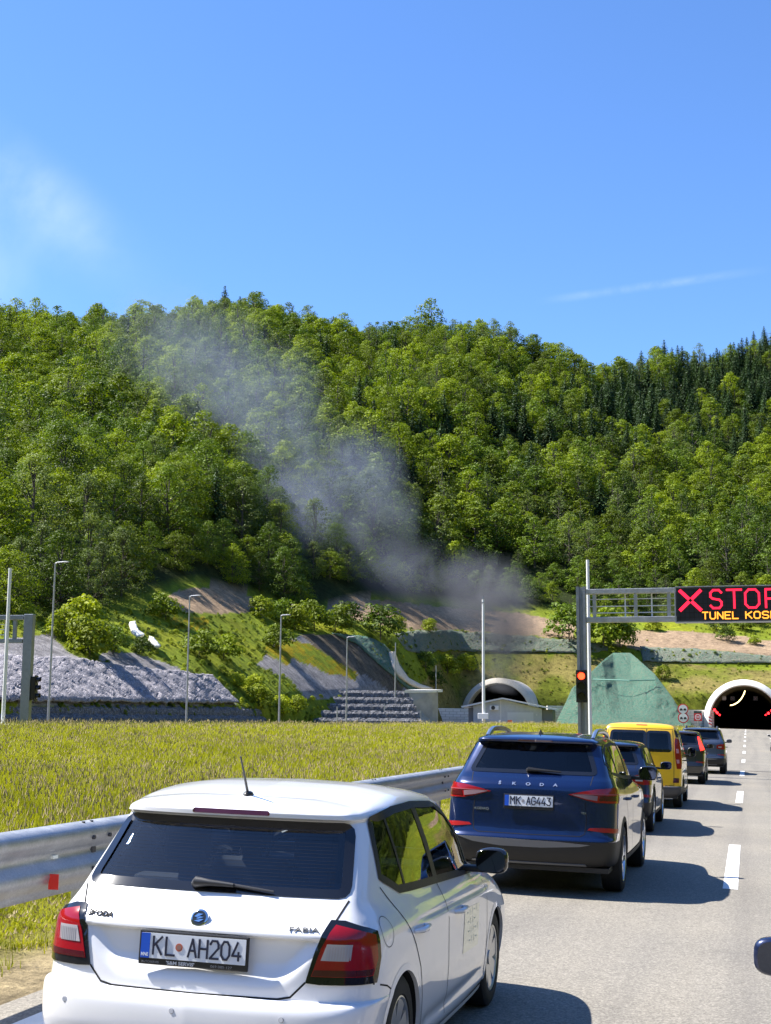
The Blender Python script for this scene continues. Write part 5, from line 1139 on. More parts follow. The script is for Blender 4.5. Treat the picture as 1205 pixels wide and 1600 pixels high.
def wheel(parent, x, y, z, r, w_=.2, sx=1, rim=M_RIM, spokes=5, rimr=.64, style='split'):
    """tyre with rim and hub; sx is the side it faces"""
    b = MB(); n = 40; pr = [(-.5, .66), (-.5, .80), (-.47, .93), (-.40, .985), (-.2, 1.), (.2, 1.), (.40, .985), (.47, .93), (.5, .80), (.49, rimr + .03), (.44, rimr)]
    V = []; F = []
    for i in range(n):
        a = 2 * math.pi * i / n
        for (p, q) in pr: V.append((p * w_ * sx, r * q * math.cos(a), r * q * math.sin(a)))
    k = len(pr); F = [(i * k + j, i * k + j + 1, ((i + 1) % n) * k + j + 1, ((i + 1) % n) * k + j) for i in range(n) for j in range(k - 1)]; b.add(V, F)
    t = b.build('wheel', M_TYRE, parent, (x, y, z), smooth=True)
    rr = r * rimr; b = MB(); V = []; pr2 = [(.46, 1.01), (.47, .97), (.44, .93), (.30, .90), (.05, .88), (-.3, .86)]
    for i in range(n):
        a = 2 * math.pi * i / n
        for (p, q) in pr2: V.append((p * w_ * sx, rr * q * math.cos(a), rr * q * math.sin(a)))
    k = len(pr2); b.add(V, [(i * k + j, i * k + j + 1, ((i + 1) % n) * k + j + 1, ((i + 1) % n) * k + j) for i in range(n) for j in range(k - 1)])
    def bar(a0, w0, w1, r0, r1, d0, d1):
        ca, sa = math.cos(a0), math.sin(a0); f = lambda q, t_: (q * ca - t_ * sa, q * sa + t_ * ca); V = []
        for (q, w2, d) in ((r0, w0, d0), (r1, w1, d1)):
            for t_ in (-w2, w2):
                for dd in (d, d - .035): y_, z_ = f(q, t_); V.append((dd * sx, y_, z_))
        b.add(V, [(0, 2, 6, 4), (0, 4, 5, 1), (2, 3, 7, 6), (1, 5, 7, 3), (0, 1, 3, 2), (4, 6, 7, 5)])
    for s_ in range(spokes):
        a = 2 * math.pi * s_ / spokes + .3
        if style == 'split':
            bar(a - .13, rr * .10, rr * .075, rr * .15, rr * .95, w_ * .34, w_ * .42); bar(a + .13, rr * .10, rr * .075, rr * .15, rr * .95, w_ * .34, w_ * .42)
        elif style == 'wide': bar(a, rr * .16, rr * .30, rr * .12, rr * .95, w_ * .36, w_ * .43)
        else: bar(a, rr * .11, rr * .09, rr * .15, rr * .95, w_ * .34, w_ * .42)
    b.tube([(w_ * .2 * sx, 0, 0), (w_ * .41 * sx, 0, 0), (w_ * .43 * sx, 0, 0)], [rr * .24, rr * .22, rr * .12], 20); b.build('rim', rim, t, smooth=True)
    b = MB(); b.tube([(-w_ * .3 * sx, 0, 0), (w_ * .1 * sx, 0, 0)], rr * .87, 28); b.build('brake_disc', mat('brake_dark', (.045, .045, .048), .6, metal=.4), t); return t
def seatset(parent, L0, zf, w_=.5, rear_y=None, front_y=None, zc=.52, h=.62):
    for (yy, xs, ww) in ((front_y, (-.37, .37), .25), (rear_y, (-.36, .36), .32)):
        if yy is None: continue
        for x in xs:
            b = MB(); b.box((x - ww, yy - .05, zc - .22), (x + ww, yy + .48, zc), .05); b.box((x - ww, yy - .18, zc - .1), (x + ww, yy - .04, zc + h - .1), .05); b.box((x - .05, yy - .15, zc + h - .12), (x + .05, yy - .11, zc + h + .02)); s = b.build('seat', M_SEAT, parent)
            hb = MB(); hb.box((x - .13, yy - .21, zc + h - .04), (x + .13, yy - .11, zc + h + .16), .04); hb.build('headrest', M_SEAT, s)
def plate(parent, c, w_, h_, ny, tilt, txt, x0=.19, frame=M_BLK, extra=None, fh=.145, name='number_plate', seal=True):
    """number plate facing backwards; c is its centre"""
    e = link(name, None, parent); e = None
    b = MB(); b.box((-w_ / 2 - .012, -.004, -h_ / 2 - .03), (w_ / 2 + .012, .012, h_ / 2 + .012), .006); P = b.build(name, frame, parent, c); P.rotation_euler = (tilt, 0, 0)
    b = MB(); b.box((-w_ / 2, -.008, -h_ / 2), (w_ / 2, -.003, h_ / 2)); b.build('plate_face', M_PLATEW, P)
    b = MB(); b.box((-w_ / 2, -.0095, -h_ / 2), (-w_ / 2 + .045, -.0078, h_ / 2)); b.build('blue_band', M_PLATEB, P)
    return P
def text_mesh(name, body, size, m, parent, loc, rot, ext=.001, sx=1., bold=0.):
    c = bpy.data.curves.new(name, 'FONT'); c.body = body; c.size = size; c.extrude = ext; c.offset = bold; o = bpy.data.objects.new(name, c); me = bpy.data.meshes.new_from_object(o); bpy.data.objects.remove(o); bpy.data.curves.remove(c)
    o = link(name, me, parent, loc, mats=m); o.rotation_euler = rot; o.scale = (sx, 1, 1); return o
def mirror_part(parent, x, y, z, sx, w_=.25, h_=.16, d=.12, m=None, armm=M_BLK, glass=True):
    """door mirror: x is where it meets the door, it grows outwards"""
    bm = bmesh.new(); bmesh.ops.create_uvsphere(bm, u_segments=24, v_segments=14, radius=1.)
    for v in bm.verts:
        px, py, pz = v.co; s_ = lambda t, p: math.copysign(abs(t) ** p, t); px, py, pz = s_(px, .62), s_(py, .8), s_(pz, .62)
        taper = 1 - .12 * max(0, -px); v.co = Vector((px * w_ / 2, (py if py > 0 else py * .35) * d * .8, pz * h_ / 2 * taper))
    b = MB(); M = Matrix.Diagonal((sx, 1, 1, 1)); b.bm(bm, M); o = b.build('door_mirror', m, parent, (x + sx * (.055 + w_ / 2), y, z), smooth=True)
    a = MB(); a.box((min(0, -sx * (w_ / 2 + .11)), -.02, -h_ * .48), (max(0, -sx * (w_ / 2 + .11)), .05, -h_ * .22), .012); a.build('mirror_arm', armm, o)
    bm = bmesh.new(); bmesh.ops.create_circle(bm, cap_ends=True, segments=28, radius=1.)
    for v in bm.verts:
        px, pz, _ = v.co; s_ = lambda t, p: math.copysign(abs(t) ** p, t); v.co = Vector((s_(px, .6) * w_ / 2 * .86, -.35 * d * .8 - .004, s_(pz, .6) * h_ / 2 * .84))
    g = MB(); g.bm(bm, M); g.build('mirror_glass', M_MIRR, o); 
    return o
def common(B, e, C):
    """everything a car shares; C is the table of its measures"""
    body = B.shell('body', C['paint'], e, C['res'], C['sideh'], [C['rearh']] if C.get('rearh') else [], [C['fronth']], [(y, z, r) for (y, z, r) in C['arches']])
    und = MB(); w0 = C['w'] - .09; und.box((-w0, .14, C.get('uz', .2)), (w0, C['L'] - .16, C.get('uz', .2) + .05)); und.build('underbody', M_TRIM, e)
    for sx in (1, -1):
        for (y, z, r) in C['arches']:
            n = 40; aa = np.linspace(R(-12), R(192), n); zmin = float(B.G[0, 6, 2])
            A = B.inv('s', y + r * np.cos(aa) * .985, np.maximum(z + r * np.sin(aa) * .985, zmin)); D = B.inv('s', y + (r + C.get('lip', .035)) * np.cos(aa), np.maximum(z + (r + C.get('lip', .035)) * np.sin(aa), zmin)); A[:, 0] *= sx; D[:, 0] *= sx
            B.loft('wheel_arch', A, D, C.get('lipo', .006), C.get('lipm', C['paint']), e, offb=.0015)
            # inner edge and dark well
            PA = B.S(A[:, 0], A[:, 1]) + B.Nrm(A[:, 0], A[:, 1]) * C.get('lipo', .006); b = MB(); k = len(PA); PB = PA.copy(); PB[:, 0] = sx * (C['w'] - .34); PM = PA.copy(); PM[:, 0] -= sx * .02; b.add(list(PA) + list(PM), [(i, i + 1, k + i + 1, k + i) for i in range(k - 1)]); b.build('arch_edge', C.get('lipm', C['paint']), e, fixn=False)
            b = MB(); b.add(list(PM) + list(PB), [(i, i + 1, k + i + 1, k + i) for i in range(k - 1)] + [tuple(range(2 * k - 1, k - 1, -1))]); b.build('wheel_well', M_GAPM, e, fixn=False)
        for (y, rr_) in ((C['wy'][0], C['wr']), (C['wy'][1], C['wr'])): wheel(e, sx * (C['w'] - C.get('win', .115)), y, C['wr'], C['wr'], C.get('tw', .2), sx, C.get('rim', M_RIM), C.get('spokes', 5), C.get('rimr', .66), C.get('rstyle', 'split'))
    # cabin
    b = MB(); zf = C.get('floor', .3); zb = C['belt']; w1 = C['w'] - .12; y0, y1 = C['cab']; b.box((-w1, y0, zf), (w1, y1, zf + .03)); b.box((-w1, y0, zf), (-w1 + .03, y1, zb - .06)); b.box((w1 - .03, y0, zf), (w1, y1, zb - .06)); b.box((-w1, y1 - .45, zb - .16), (w1, y1 - .05, zb - .03), .03); b.box((-w1 + .04, y0, zb - .16), (w1 - .04, C['rs'] - .1, zb - .13)); b.build('cabin', M_INT, e)
    seatset(e, 0, 0, rear_y=C['rs'], front_y=C['fs'], zc=C.get('sz', .56), h=C.get('sh', .62))
    b = MB(); b.tube([(-.37 + .17 * math.cos(t), C['fs'] + .62 + .05 * math.sin(t), zb - .03 + .17 * math.sin(t)) for t in np.linspace(0, 2 * math.pi, 25)], .013, 6, False); b.build('steering_wheel', M_BLK, e)
    # side glass with black frame
    for sx in (1, -1):
        for q, poly in enumerate(C['side']):
            L = B.path([('s', a, b_) for a, b_ in poly], .05, mirror=(sx < 0)); B.patch('side_window', L, .001, C.get('sglass', G_CLEAR), e, .12, skirt=0)
        for poly in C['dlo']:
            L = B.path([('s', a, b_) for a, b_ in poly], .03, mirror=(sx < 0)); B.strip('window_frame', L, .0, -.0, .004, M_TRIM, e, True) if False else B.strip('window_frame', L, *((.012, .03) if sx > 0 else (.012, .03)), .004, C.get('framem', M_TRIM), e, True)
        for (a0, a1, w2) in C.get('pillars', ()):
            L = B.path([('s', *a0), ('s', *a1)], .04, False, sx < 0); B.strip('door_pillar', L, w2, w2, .0035, M_TRIM, e)
        gb = MB()
        for pl in C.get('gaps', ()):
            L = B.path([('s', a, b_) for a, b_ in pl], .05, False, sx < 0); B.strip('', L, .004, .004, .0012, None, None, dst=gb)
        if gb.v: gb.build('door_gaps', M_GAPM, e, fixn=False)
        for (hy, hz, hl) in C.get('handles', ()):
            P = B.inv('s', [hy], [hz])[0]; c = B.S([P[0] * sx], [P[1]])[0]; b = MB(); b.tube([(c[0] - sx * .005, hy - hl / 2, hz - .006), (c[0] + sx * .034, hy - hl / 2 + .035, hz), (c[0] + sx * .04, hy, hz + .002), (c[0] + sx * .034, hy + hl / 2 - .035, hz + .002), (c[0] - sx * .005, hy + hl / 2, hz)], [.010, .0145, .0155, .0145, .010], 10); b.build('door_handle', C.get('handlem', C['paint']), e, smooth=True)
            cup = np.linspace(0, 2 * math.pi, 20, endpoint=False); L = B.inv('s', hy + .045 + .055 * np.cos(cup) - .03, hz - .004 + .032 * np.sin(cup)); L[:, 0] *= sx; 
    # windscreen, built as two halves that meet on the centre line
    x1 = C['front'][1]; x2 = C['front'][2]
    for sgn in (1, -1):
        L = B.path([('f', 0., x1[1]), ('f', *x1), ('f', *x2), ('f', 0., x2[1])], .08); L[:, 0] = np.abs(L[:, 0]) * sgn; B.patch('windscreen', L, .001, G_CLEAR, e, .12, skirt=0)
        L = B.path([('f', 0., x1[1]), ('f', *x1), ('f', *x2), ('f', 0., x2[1])], .05, False); L[:, 0] = np.abs(L[:, 0]) * sgn; B.strip('windscreen_frame', L, .03, .03, .004, M_TRIM, e)
    return body
def shrink(poly, d):
    n = len(poly); out = []
    for k in range(n):
        p0, p, p1 = (np.array(poly[(k + q) % n], float) for q in (-1, 0, 1)); a = (p - p0) / (np.linalg.norm(p - p0) + 1e-9); b = (p1 - p) / (np.linalg.norm(p1 - p) + 1e-9); n1 = np.array([-a[1], a[0]]); n2 = np.array([-b[1], b[0]]); m = n1 + n2; m /= np.linalg.norm(m) + 1e-9; out.append(tuple(p + m * d / max(.4, m.dot(n1))))
    return out
def rnd(poly, r=.04, k=4):
    """round the corners of a polygon"""
    n = len(poly); out = []
    for i in range(n):
        p0, p, p1 = (np.array(poly[(i + q) % n], float) for q in (-1, 0, 1)); a = p0 - p; b = p1 - p; la, lb = np.linalg.norm(a), np.linalg.norm(b); q = min(r, la * .45, lb * .45); A = p + a / la * q; B_ = p + b / lb * q
        for t in np.linspace(0, 1, k): out.append(tuple((1 - t) ** 2 * A + 2 * t * (1 - t) * p + t * t * B_))
    return out
def R_(poly): return [('r', a, b) for a, b in poly]
def place(e, X, Y, hd):
    e.location = (X, Y, float(road_rise(Y)) - CF * X); e.rotation_euler = (0, CF, -hd)
def gate_text(B, e, name, txt, x, z, size, m, sx=1., dy=-.004, bold=.0, gap=0):
    """lettering standing just off the tail, starting at x"""
    wd = len(txt) * size * .62 * sx; (P, Q) = B.inv('r', [x, x + wd], [z, z]); a, c = B.S([P[0], Q[0]], [P[1], Q[1]]); Mi = B.inv('r', [x + wd / 2], [z + size * .35])[0]; mid = B.S([Mi[0]], [Mi[1]])[0]; n = B.Nrm([Mi[0]], [Mi[1]])[0]; tilt = math.atan2(n[2], -n[1]); yaw = math.atan2(c[1] - a[1], c[0] - a[0])
    ks = np.linspace(0, wd, 5); Lk = B.inv('r', x + ks, z + 0 * ks); y0 = float(np.min(B.S(Lk[:, 0], Lk[:, 1])[:, 1] - ks * math.tan(yaw))) - .003
    return text_mesh(name, txt, size, m, e, (x, y0 - .002, z), (R(90) - tilt * .9, 0, yaw), .002, sx, bold)
# ---------------------------------------------------------------- white hatchback
ROWS_A = [
     dict(z=(.25, .165, .2), yr=.10, yf=3.92, wr=.74, wm=.815, wf=.74, cr=.22, cf=.3),
     dict(z=(.30, .235, .27), yr=.03, yf=3.97, wr=.80, wm=.85, wf=.81, cr=.23, cf=.34),
     dict(z=(.42, .36, .42), yr=.0, yf=3.99, wr=.828, wm=.862, wf=.84, cr=.25, cf=.36),
     dict(z=(.515, .47, .52), yr=.008, yf=3.97, wr=.836, wm=.866, wf=.85, cr=.25, cf=.36),
     dict(z=(.56, .53, .58), yr=.035, yf=3.95, wr=.84, wm=.868, wf=.85, cr=.25, cf=.36),
     dict(z=(.568, .56, .60), yr=.085, yf=3.94, wr=.84, wm=.868, wf=.85, cr=.25, cf=.36),
     dict(z=(.65, .66, .66), yr=.095, yf=3.90, wr=.84, wm=.868, wf=.845, cr=.26, cf=.38),
     dict(z=(.78, .775, .73), yr=.108, yf=3.82, wr=.832, wm=.868, wf=.83, cr=.26, cf=.38),
     dict(z=(.845, .83, .79), yr=.112, yf=3.70, wr=.82, wm=.858, wf=.815, cr=.25, cf=.38),
     dict(z=(.90, .885, .865), yr=.16, yf=3.45, wr=.79, wm=.838, wf=.79, cr=.21, cf=.36),
     dict(z=(.985, .94, .935), yr=.235, yf=3.12, wr=.735, wm=.812, wf=.735, cr=.14, cf=.25),
     dict(z=(1.16, 1.15, 1.13), yr=.40, yf=2.84, wr=.685, wm=.762, wf=.715, cr=.12, cf=.22),
     dict(z=(1.325, 1.36, 1.345), yr=.535, yf=2.46, wr=.630, wm=.697, wf=.655, cr=.11, cf=.2),
     dict(z=(1.345, 1.385, 1.365), yr=.475, yf=2.40, wr=.618, wm=.682, wf=.64, cr=.12, cf=.2),
     dict(z=(1.365, 1.408, 1.385), yr=.475, yf=2.34, wr=.608, wm=.662, wf=.63, cr=.12, cf=.2),
     dict(z=(1.392, 1.44, 1.412), yr=.52, yf=2.26, wr=.575, wm=.615, wf=.565, cr=.13, cf=.2),
     dict(z=(1.425, 1.477, 1.437), yr=.66, yf=2.18, wr=.32, wm=.36, wf=.33, cr=.1, cf=.15, br=.02, bf=.03),
     dict(z=(1.432, 1.485, 1.442), yr=.70, yf=2.16, wr=.0, wm=.0, wf=.0, cr=.0, cf=.0, br=0, bf=0)]
def hatchback_white():
    def disp(P):
        P = P.copy(); x = np.abs(P[..., 0]); y = P[..., 1]; z = P[..., 2]; rear = y < .30
        t = smooth01((.838 - z) / .016) * smooth01((z - .60 - .0 * x) / .13) * smooth01((.64 - (.838 - z) * .9 - x) / .11)
        P[..., 1] = y + np.where(rear, .040 * t, 0)
        # shoulder line pressed into the doors
        side = (y > .9) & (y < 3.0) & (x > .7); c = np.exp(-((z - (.832 - .02 * (y - 1))) / .013) ** 2) * smooth01((y - .9) / .4) * smooth01((3.0 - y) / .5)
        lo = np.exp(-((z - .30) / .035) ** 2) * smooth01((y - 1.05) / .2) * smooth01((2.85 - y) / .2)
        P[..., 0] = np.sign(P[..., 0]) * (x - np.where(side, .011 * c + .012 * lo, 0)); return P
    B = Body(ROWS_A, disp)
    e = empty('parked_car', 'white hatchback nearest the camera with roof antenna and red and clear tail lamps', 'car', group='cars queuing in the left lane')
    rear = [(-.668, 1.008), (.668, 1.008), (.60, 1.318), (-.60, 1.318)]
    dlo = [(.83, .99), (1.55, .962), (2.15, .937), (2.70, .910), (2.62, 1.02), (2.44, 1.17), (2.20, 1.295), (1.92, 1.362), (1.42, 1.385), (1.04, 1.378), (.74, 1.345), (.68, 1.22), (.62, 1.07)]
    C = dict(paint=paint('white_paint', (.78, .78, .80)), res=.0145, w=.862, L=3.99, uz=.19, belt=.96, arches=[(.705, .30, .335), (3.175, .30, .335)], wy=(.705, 3.175), wr=.305, lip=.028, lipo=.005, tw=.19, rim=mat('wheel_silver', (.5, .51, .53), .3, metal=.8), rimr=.67, spokes=7, rstyle='wide',
        sideh=[shrink(dlo, .012)], rearh=shrink(rear, .014), fronth=[(-.66, .99), (.66, .99), (.55, 1.31), (-.55, 1.31)], front=[(-.68, .97), (.68, .97), (.565, 1.325), (-.565, 1.325)],
        side=[dlo], dlo=[dlo], sglass=glassmat('side_glass', (.42, .45, .42), refl=1.8), cab=(.62, 3.0), rs=.98, fs=1.95, sz=.52, sh=.58,
        pillars=[((1.57, .965), (1.42, 1.375), .042), ((.93, .99), (.90, 1.355), .013), ((2.52, .92), (2.36, 1.19), .02)],
        gaps=[[(1.58, .95), (1.66, .75), (1.68, .50), (1.66, .20)], [(2.74, .90), (2.82, .78), (2.83, .5), (2.80, .22)], [(.60, 1.03), (.78, .85), (.92, .72), (1.02, .60), (1.07, .45), (1.09, .21)], [(.28, .64), (.42, .61), (.48, .585)]],
        handles=[(.99, .795, .20), (1.92, .772, .20)])
    common(B, e, C); pm = C['paint']
    # sill
    for sx in (1, -1):
        yy = np.linspace(1.04, 2.84, 30); A = B.inv('s', yy, 0 * yy + .172); D = B.inv('s', yy, 0 * yy + .20); A[:, 0] *= sx; D[:, 0] *= sx; B.loft('sill_strip', A, D, .012, mat('sill_grey', (.55, .56, .58), .35), e, offb=.004)
    # rear glass
    L = B.path(R_(rnd(rear, .05)), .04); rg = B.patch('rear_window', L, .001, glassmat('rear_glass', (.46, .50, .60), refl=1.75), e, .06, skirt=0); B.strip('window_frame', L, .010, .042, .004, M_GLOSSB, e, True)
    hb = MB()
    for k in range(17):
        z = 1.05 + k * .0150; w_ = .60 - (z - 1.0) * .21; xs = np.linspace(-w_, w_, 26); L2 = B.inv('r', xs, 0 * xs + z); B.strip('', L2, .00035, .00035, .0022, None, None, dst=hb)
    hb.build('heating_lines', mat('heating_line', (.011, .011, .018), .9), rg, fixn=False)
    # roof spoiler lamp, wiper
    L = B.path(R_(rnd([(-.205, 1.352), (.205, 1.352), (.20, 1.372), (-.20, 1.372)], .012)), .03); B.patch('brake_light', L, .004, M_LDRED, e, .05)
    P = [B.S(*[[q] for q in B.inv('r', [x], [z])[0]])[0] + np.array([0, -.03, .01]) for x, z in ((-.07, 1.035), (.0, 1.035), (.12, 1.030), (.32, 1.012))]
    b = MB(); b.tube([(P[0][0] - .01, P[0][1] + .02, P[0][2] - .01), P[0], P[1], P[2]], [.024, .026, .016, .010], 10); b.tube([P[1] + [0, .012, -.006], P[2] + [0, .014, -.002], P[3] + [0, .014, 0]], [.009, .008, .005], 8); b.build('rear_wiper', mat('wiper_grey', (.035, .035, .038), .4), e, smooth=True)
    # gate shut lines
    gb = MB()
    for pl in ([(.672, .995), (.640, .915)], [(.535, .650), (.47, .583), (.41, .571), (0, .569), (-.41, .571), (-.47, .583), (-.535, .650)], [(-.672, .995), (-.635, .915)]):
        L = B.path(R_(pl), .03, False); B.strip('', L, .0045, .0045, .0015, None, None, dst=gb)
    gb.build('gate_gap', M_GAPM, e, fixn=False)
    for sx in (1, -1):
        def lamp(nm, pts, off, m, step=.03, dn=None):
            L = B.path(pts, .03); L[:, 0] *= sx
            return B.patch(nm, L, off, m, tl if nm != 'tail_lamp' else e, step, dn=dn)
        tl = None
        tl = lamp('tail_lamp', [('r', .535, .648), ('r', .60, .643), ('s', .30, .643), ('s', .345, .75), ('s', .35, .862), ('s', .30, .880), ('r', .68, .912), ('r', .618, .914), ('r', .572, .80)], .009, M_GLOSSB)
        lamp('red_lens', [('r', .560, .678), ('s', .272, .676), ('s', .315, .75), ('s', .318, .850), ('s', .27, .862), ('r', .645, .893), ('r', .596, .80)], .013, M_LRED)
        lamp('clear_lens', [('r', .598, .748), ('r', .715, .746), ('r', .728, .818), ('r', .622, .820)], .016, M_LWHT)
        lamp('dark_band', [('r', .563, .680), ('s', .265, .679), ('s', .28, .706), ('r', .572, .706)], .0142, M_LDRED)
        hb = MB()
        for k in range(9):
            x = sx * (.628 + k * .0115); L2 = B.inv('r', [x, x * 1.003, x * 1.005], [.75, .78, .81]); B.strip('', L2, .0028, .0028, .0175, None, None, dst=hb)
        hb.build('lens_ribs', mat('rib_grey', (.30, .30, .33), .3), tl, fixn=False)
        # bumper lines and sensors
        mirror_part(e, sx * .805, 2.44, 1.0, sx, .20, .155, .13, mat('mirror_black', (.012, .012, .014), .12, coat=1.))
    for x in (-.62, -.06, .46):
        P = B.inv('r', [x], [.50])[0]; c = B.S([P[0]], [P[1]])[0]; b = MB(); b.tube([(c[0], c[1] + .004, c[2]), (c[0], c[1] - .002, c[2])], .012, 16); q = b.build('parking_sensor', mat('sensor_ring', (.30, .30, .31), .5), e); b = MB(); b.tube([(c[0], c[1] - .001, c[2]), (c[0], c[1] - .004, c[2])], .010, 16); b.build('sensor_face', pm, q)
    gb = MB(); xs = np.linspace(-.70, .70, 30); L = B.inv('r', xs, .335 + .02 * (xs / .7) ** 2); B.strip('', L, .003, .003, .0015, None, None, dst=gb); gb.build('bumper_line', mat('gap_grey', (.12, .12, .13), .8), e, fixn=False)
    # emblem, lettering, plate
    P = B.inv('r', [0], [.893])[0]; c = B.S([P[0]], [P[1]])[0]; n = B.Nrm([P[0]], [P[1]])[0]; tl_ = math.atan2(n[2], -n[1]) * .55
    b = MB(); b.tube([(0, .012, 0), (0, -.008, 0), (0, -.012, 0)], [.043, .043, .038], 32); em = b.build('emblem', M_CHROME, e, (c[0], c[1] - .006, c[2]), smooth=True); em.rotation_euler = (-tl_, 0, 0)
    b = MB(); b.tube([(0, -.0118, 0), (0, -.0135, 0)], .034, 28); b.build('emblem_disc', mat('emblem_dark', (.02, .025, .03), .2), em)
    b = MB()  # winged arrow outline, simplified to strokes
    for poly in ([(-.022, -.016), (.004, -.020), (.026, -.006), (.010, -.006), (-.004, -.010)], [(-.024, .004), (-.006, .020), (.018, .018), (.004, .010), (-.008, .002)], [(-.014, -.004), (.004, .006), (.024, .004), (.012, .000), (-.002, -.006)]): b.prism(poly, -.0160, -.0134)
    b.build('emblem_figure', M_CHROME, em)
    tm = mat('badge_chrome', (.02, .02, .022), .95)
    gate_text(B, e, 'badge_text', '\u0160KODA', -.588, .872, .040, tm, 1.05, bold=.0008); gate_text(B, e, 'badge_text', 'FABIA', .44, .868, .034, mat('badge_light', (.07, .075, .085), .8), 1.6)
    pl = plate(e, (-.005, .098, .765), .52, .112, 0, R(-3), '')
    P = pl; strokes('plate_letters', 'KL', -.197, -.037, .042, .078, .022, .0095, -.008, M_PLATEK, P, th=.002); strokes('plate_letters', 'AH204', -.022, -.037, .040, .078, .0145, .0095, -.008, M_PLATEK, P, th=.002)
    b = MB(); b.tube([(-.068, -.0078, 0), (-.068, -.0098, 0)], .018, 20); sd = b.build('plate_seal', mat('seal_orange', (.45, .12, .07), .5), P); b = MB(); b.tube([(-.068, -.0096, 0), (-.068, -.0104, 0)], .011, 16); b.build('seal_centre', mat('seal_brown', (.30, .16, .13), .5), sd)
    text_mesh('country_code', 'MNE', .021, M_PLATEW, P, (-.257, -.0098, -.047), (R(90), 0, 0), .0003, .85, .0006)
    text_mesh('frame_text', "'S&M SERVIS'", .021, mat('frame_text_pale', (.55, .56, .58), .5), P, (-.13, -.0048, -.079), (R(90), 0, 0), .0004, 1.25, .0006); text_mesh('frame_text', 'AUTOSERVIS', .013, mat('frame_text_dim', (.28, .28, .29), .5), P, (-.255, -.0048, -.077), (R(90), 0, 0), .0003, 1.2); text_mesh('frame_text', '069 085-127', .015, mat('frame_text_dim'), P, (.09, -.0048, -.077), (R(90), 0, 0), .0003, 1.4)
    # antenna
    b = MB(); bm = bmesh.new(); bmesh.ops.create_uvsphere(bm, u_segments=16, v_segments=8, radius=1.); b.bm(bm, Matrix.Translation((.0, .72, 1.437)) @ Matrix.Diagonal((.024, .042, .017, 1))); b.tube([(0, .71, 1.445), (0, .585, 1.63)], [.0075, .0045], 8); b.build('roof_antenna', M_BLK, e, smooth=True)
    # roof seams, door sticker, fuel flap
    gb = MB(); L = B.inv('t', [.555] * 20, np.linspace(.62, 1.95, 20))
    # sticker
    ys = np.linspace(2.12, 2.52, 9); zs = (.495, .745); L = B.path([('s', 2.06, .50), ('s', 2.52, .49), ('s', 2.54, .735), ('s', 2.10, .75)], .06); st = B.patch('door_sticker', L, .0018, paint('sticker_film', (.80, .82, .55)), e, .08, skirt=0)
    for r_, t_ in enumerate(('OTVOR', 'AUTO', 'SKOLA', 'TAXI')):
        hb = MB(); Q, _ = stroke_quads('-II-I-'[:5 - (r_ % 2)], 0, 0, .045, .034, .02, .007)
        for q in Q:
            yz = [(2.16 + p[0] + .02 * r_, .70 - .055 * r_ + p[1]) for p in q]; L2 = B.inv('s', [p[0] for p in yz], [p[1] for p in yz]); PP = B.S(L2[:, 0], L2[:, 1]) + B.Nrm(L2[:, 0], L2[:, 1]) * .0026; hb.add(list(PP), [(0, 1, 2, 3)])
        hb.build('sticker_print', mat('sticker_ink', (.50, .57, .50), .5), st, fixn=False)
    th = np.linspace(0, 2 * math.pi, 30, endpoint=False); L = B.inv('s', .47 + .075 * np.cos(th), .845 + .068 * np.sin(th)); gb = MB(); B.strip('', L, .002, .002, .0012, None, None, True, dst=gb); gb.build('fuel_flap_gap', mat('gap_grey'), e, fixn=False)
    # headlights, grille (towards the tunnel)
    for sx in (1, -1):
        L = B.path([('f', sx * a, z) for a, z in ((.42, .62), (.70, .62), (.72, .70), (.45, .69))], .05)
        B.patch('headlight', L, .004, M_LWHT, e, .06)
    for sgn in (1, -1):
        L = B.path([('f', a, z) for a, z in ((0., .56), (.36, .56), (.34, .68), (0., .68))], .05); L[:, 0] = np.abs(L[:, 0]) * sgn; B.patch('grille', L, .004, M_TRIM, e, .08)
    place(e, -2.53, 6.02, .003); return e
CAR_A = hatchback_white()
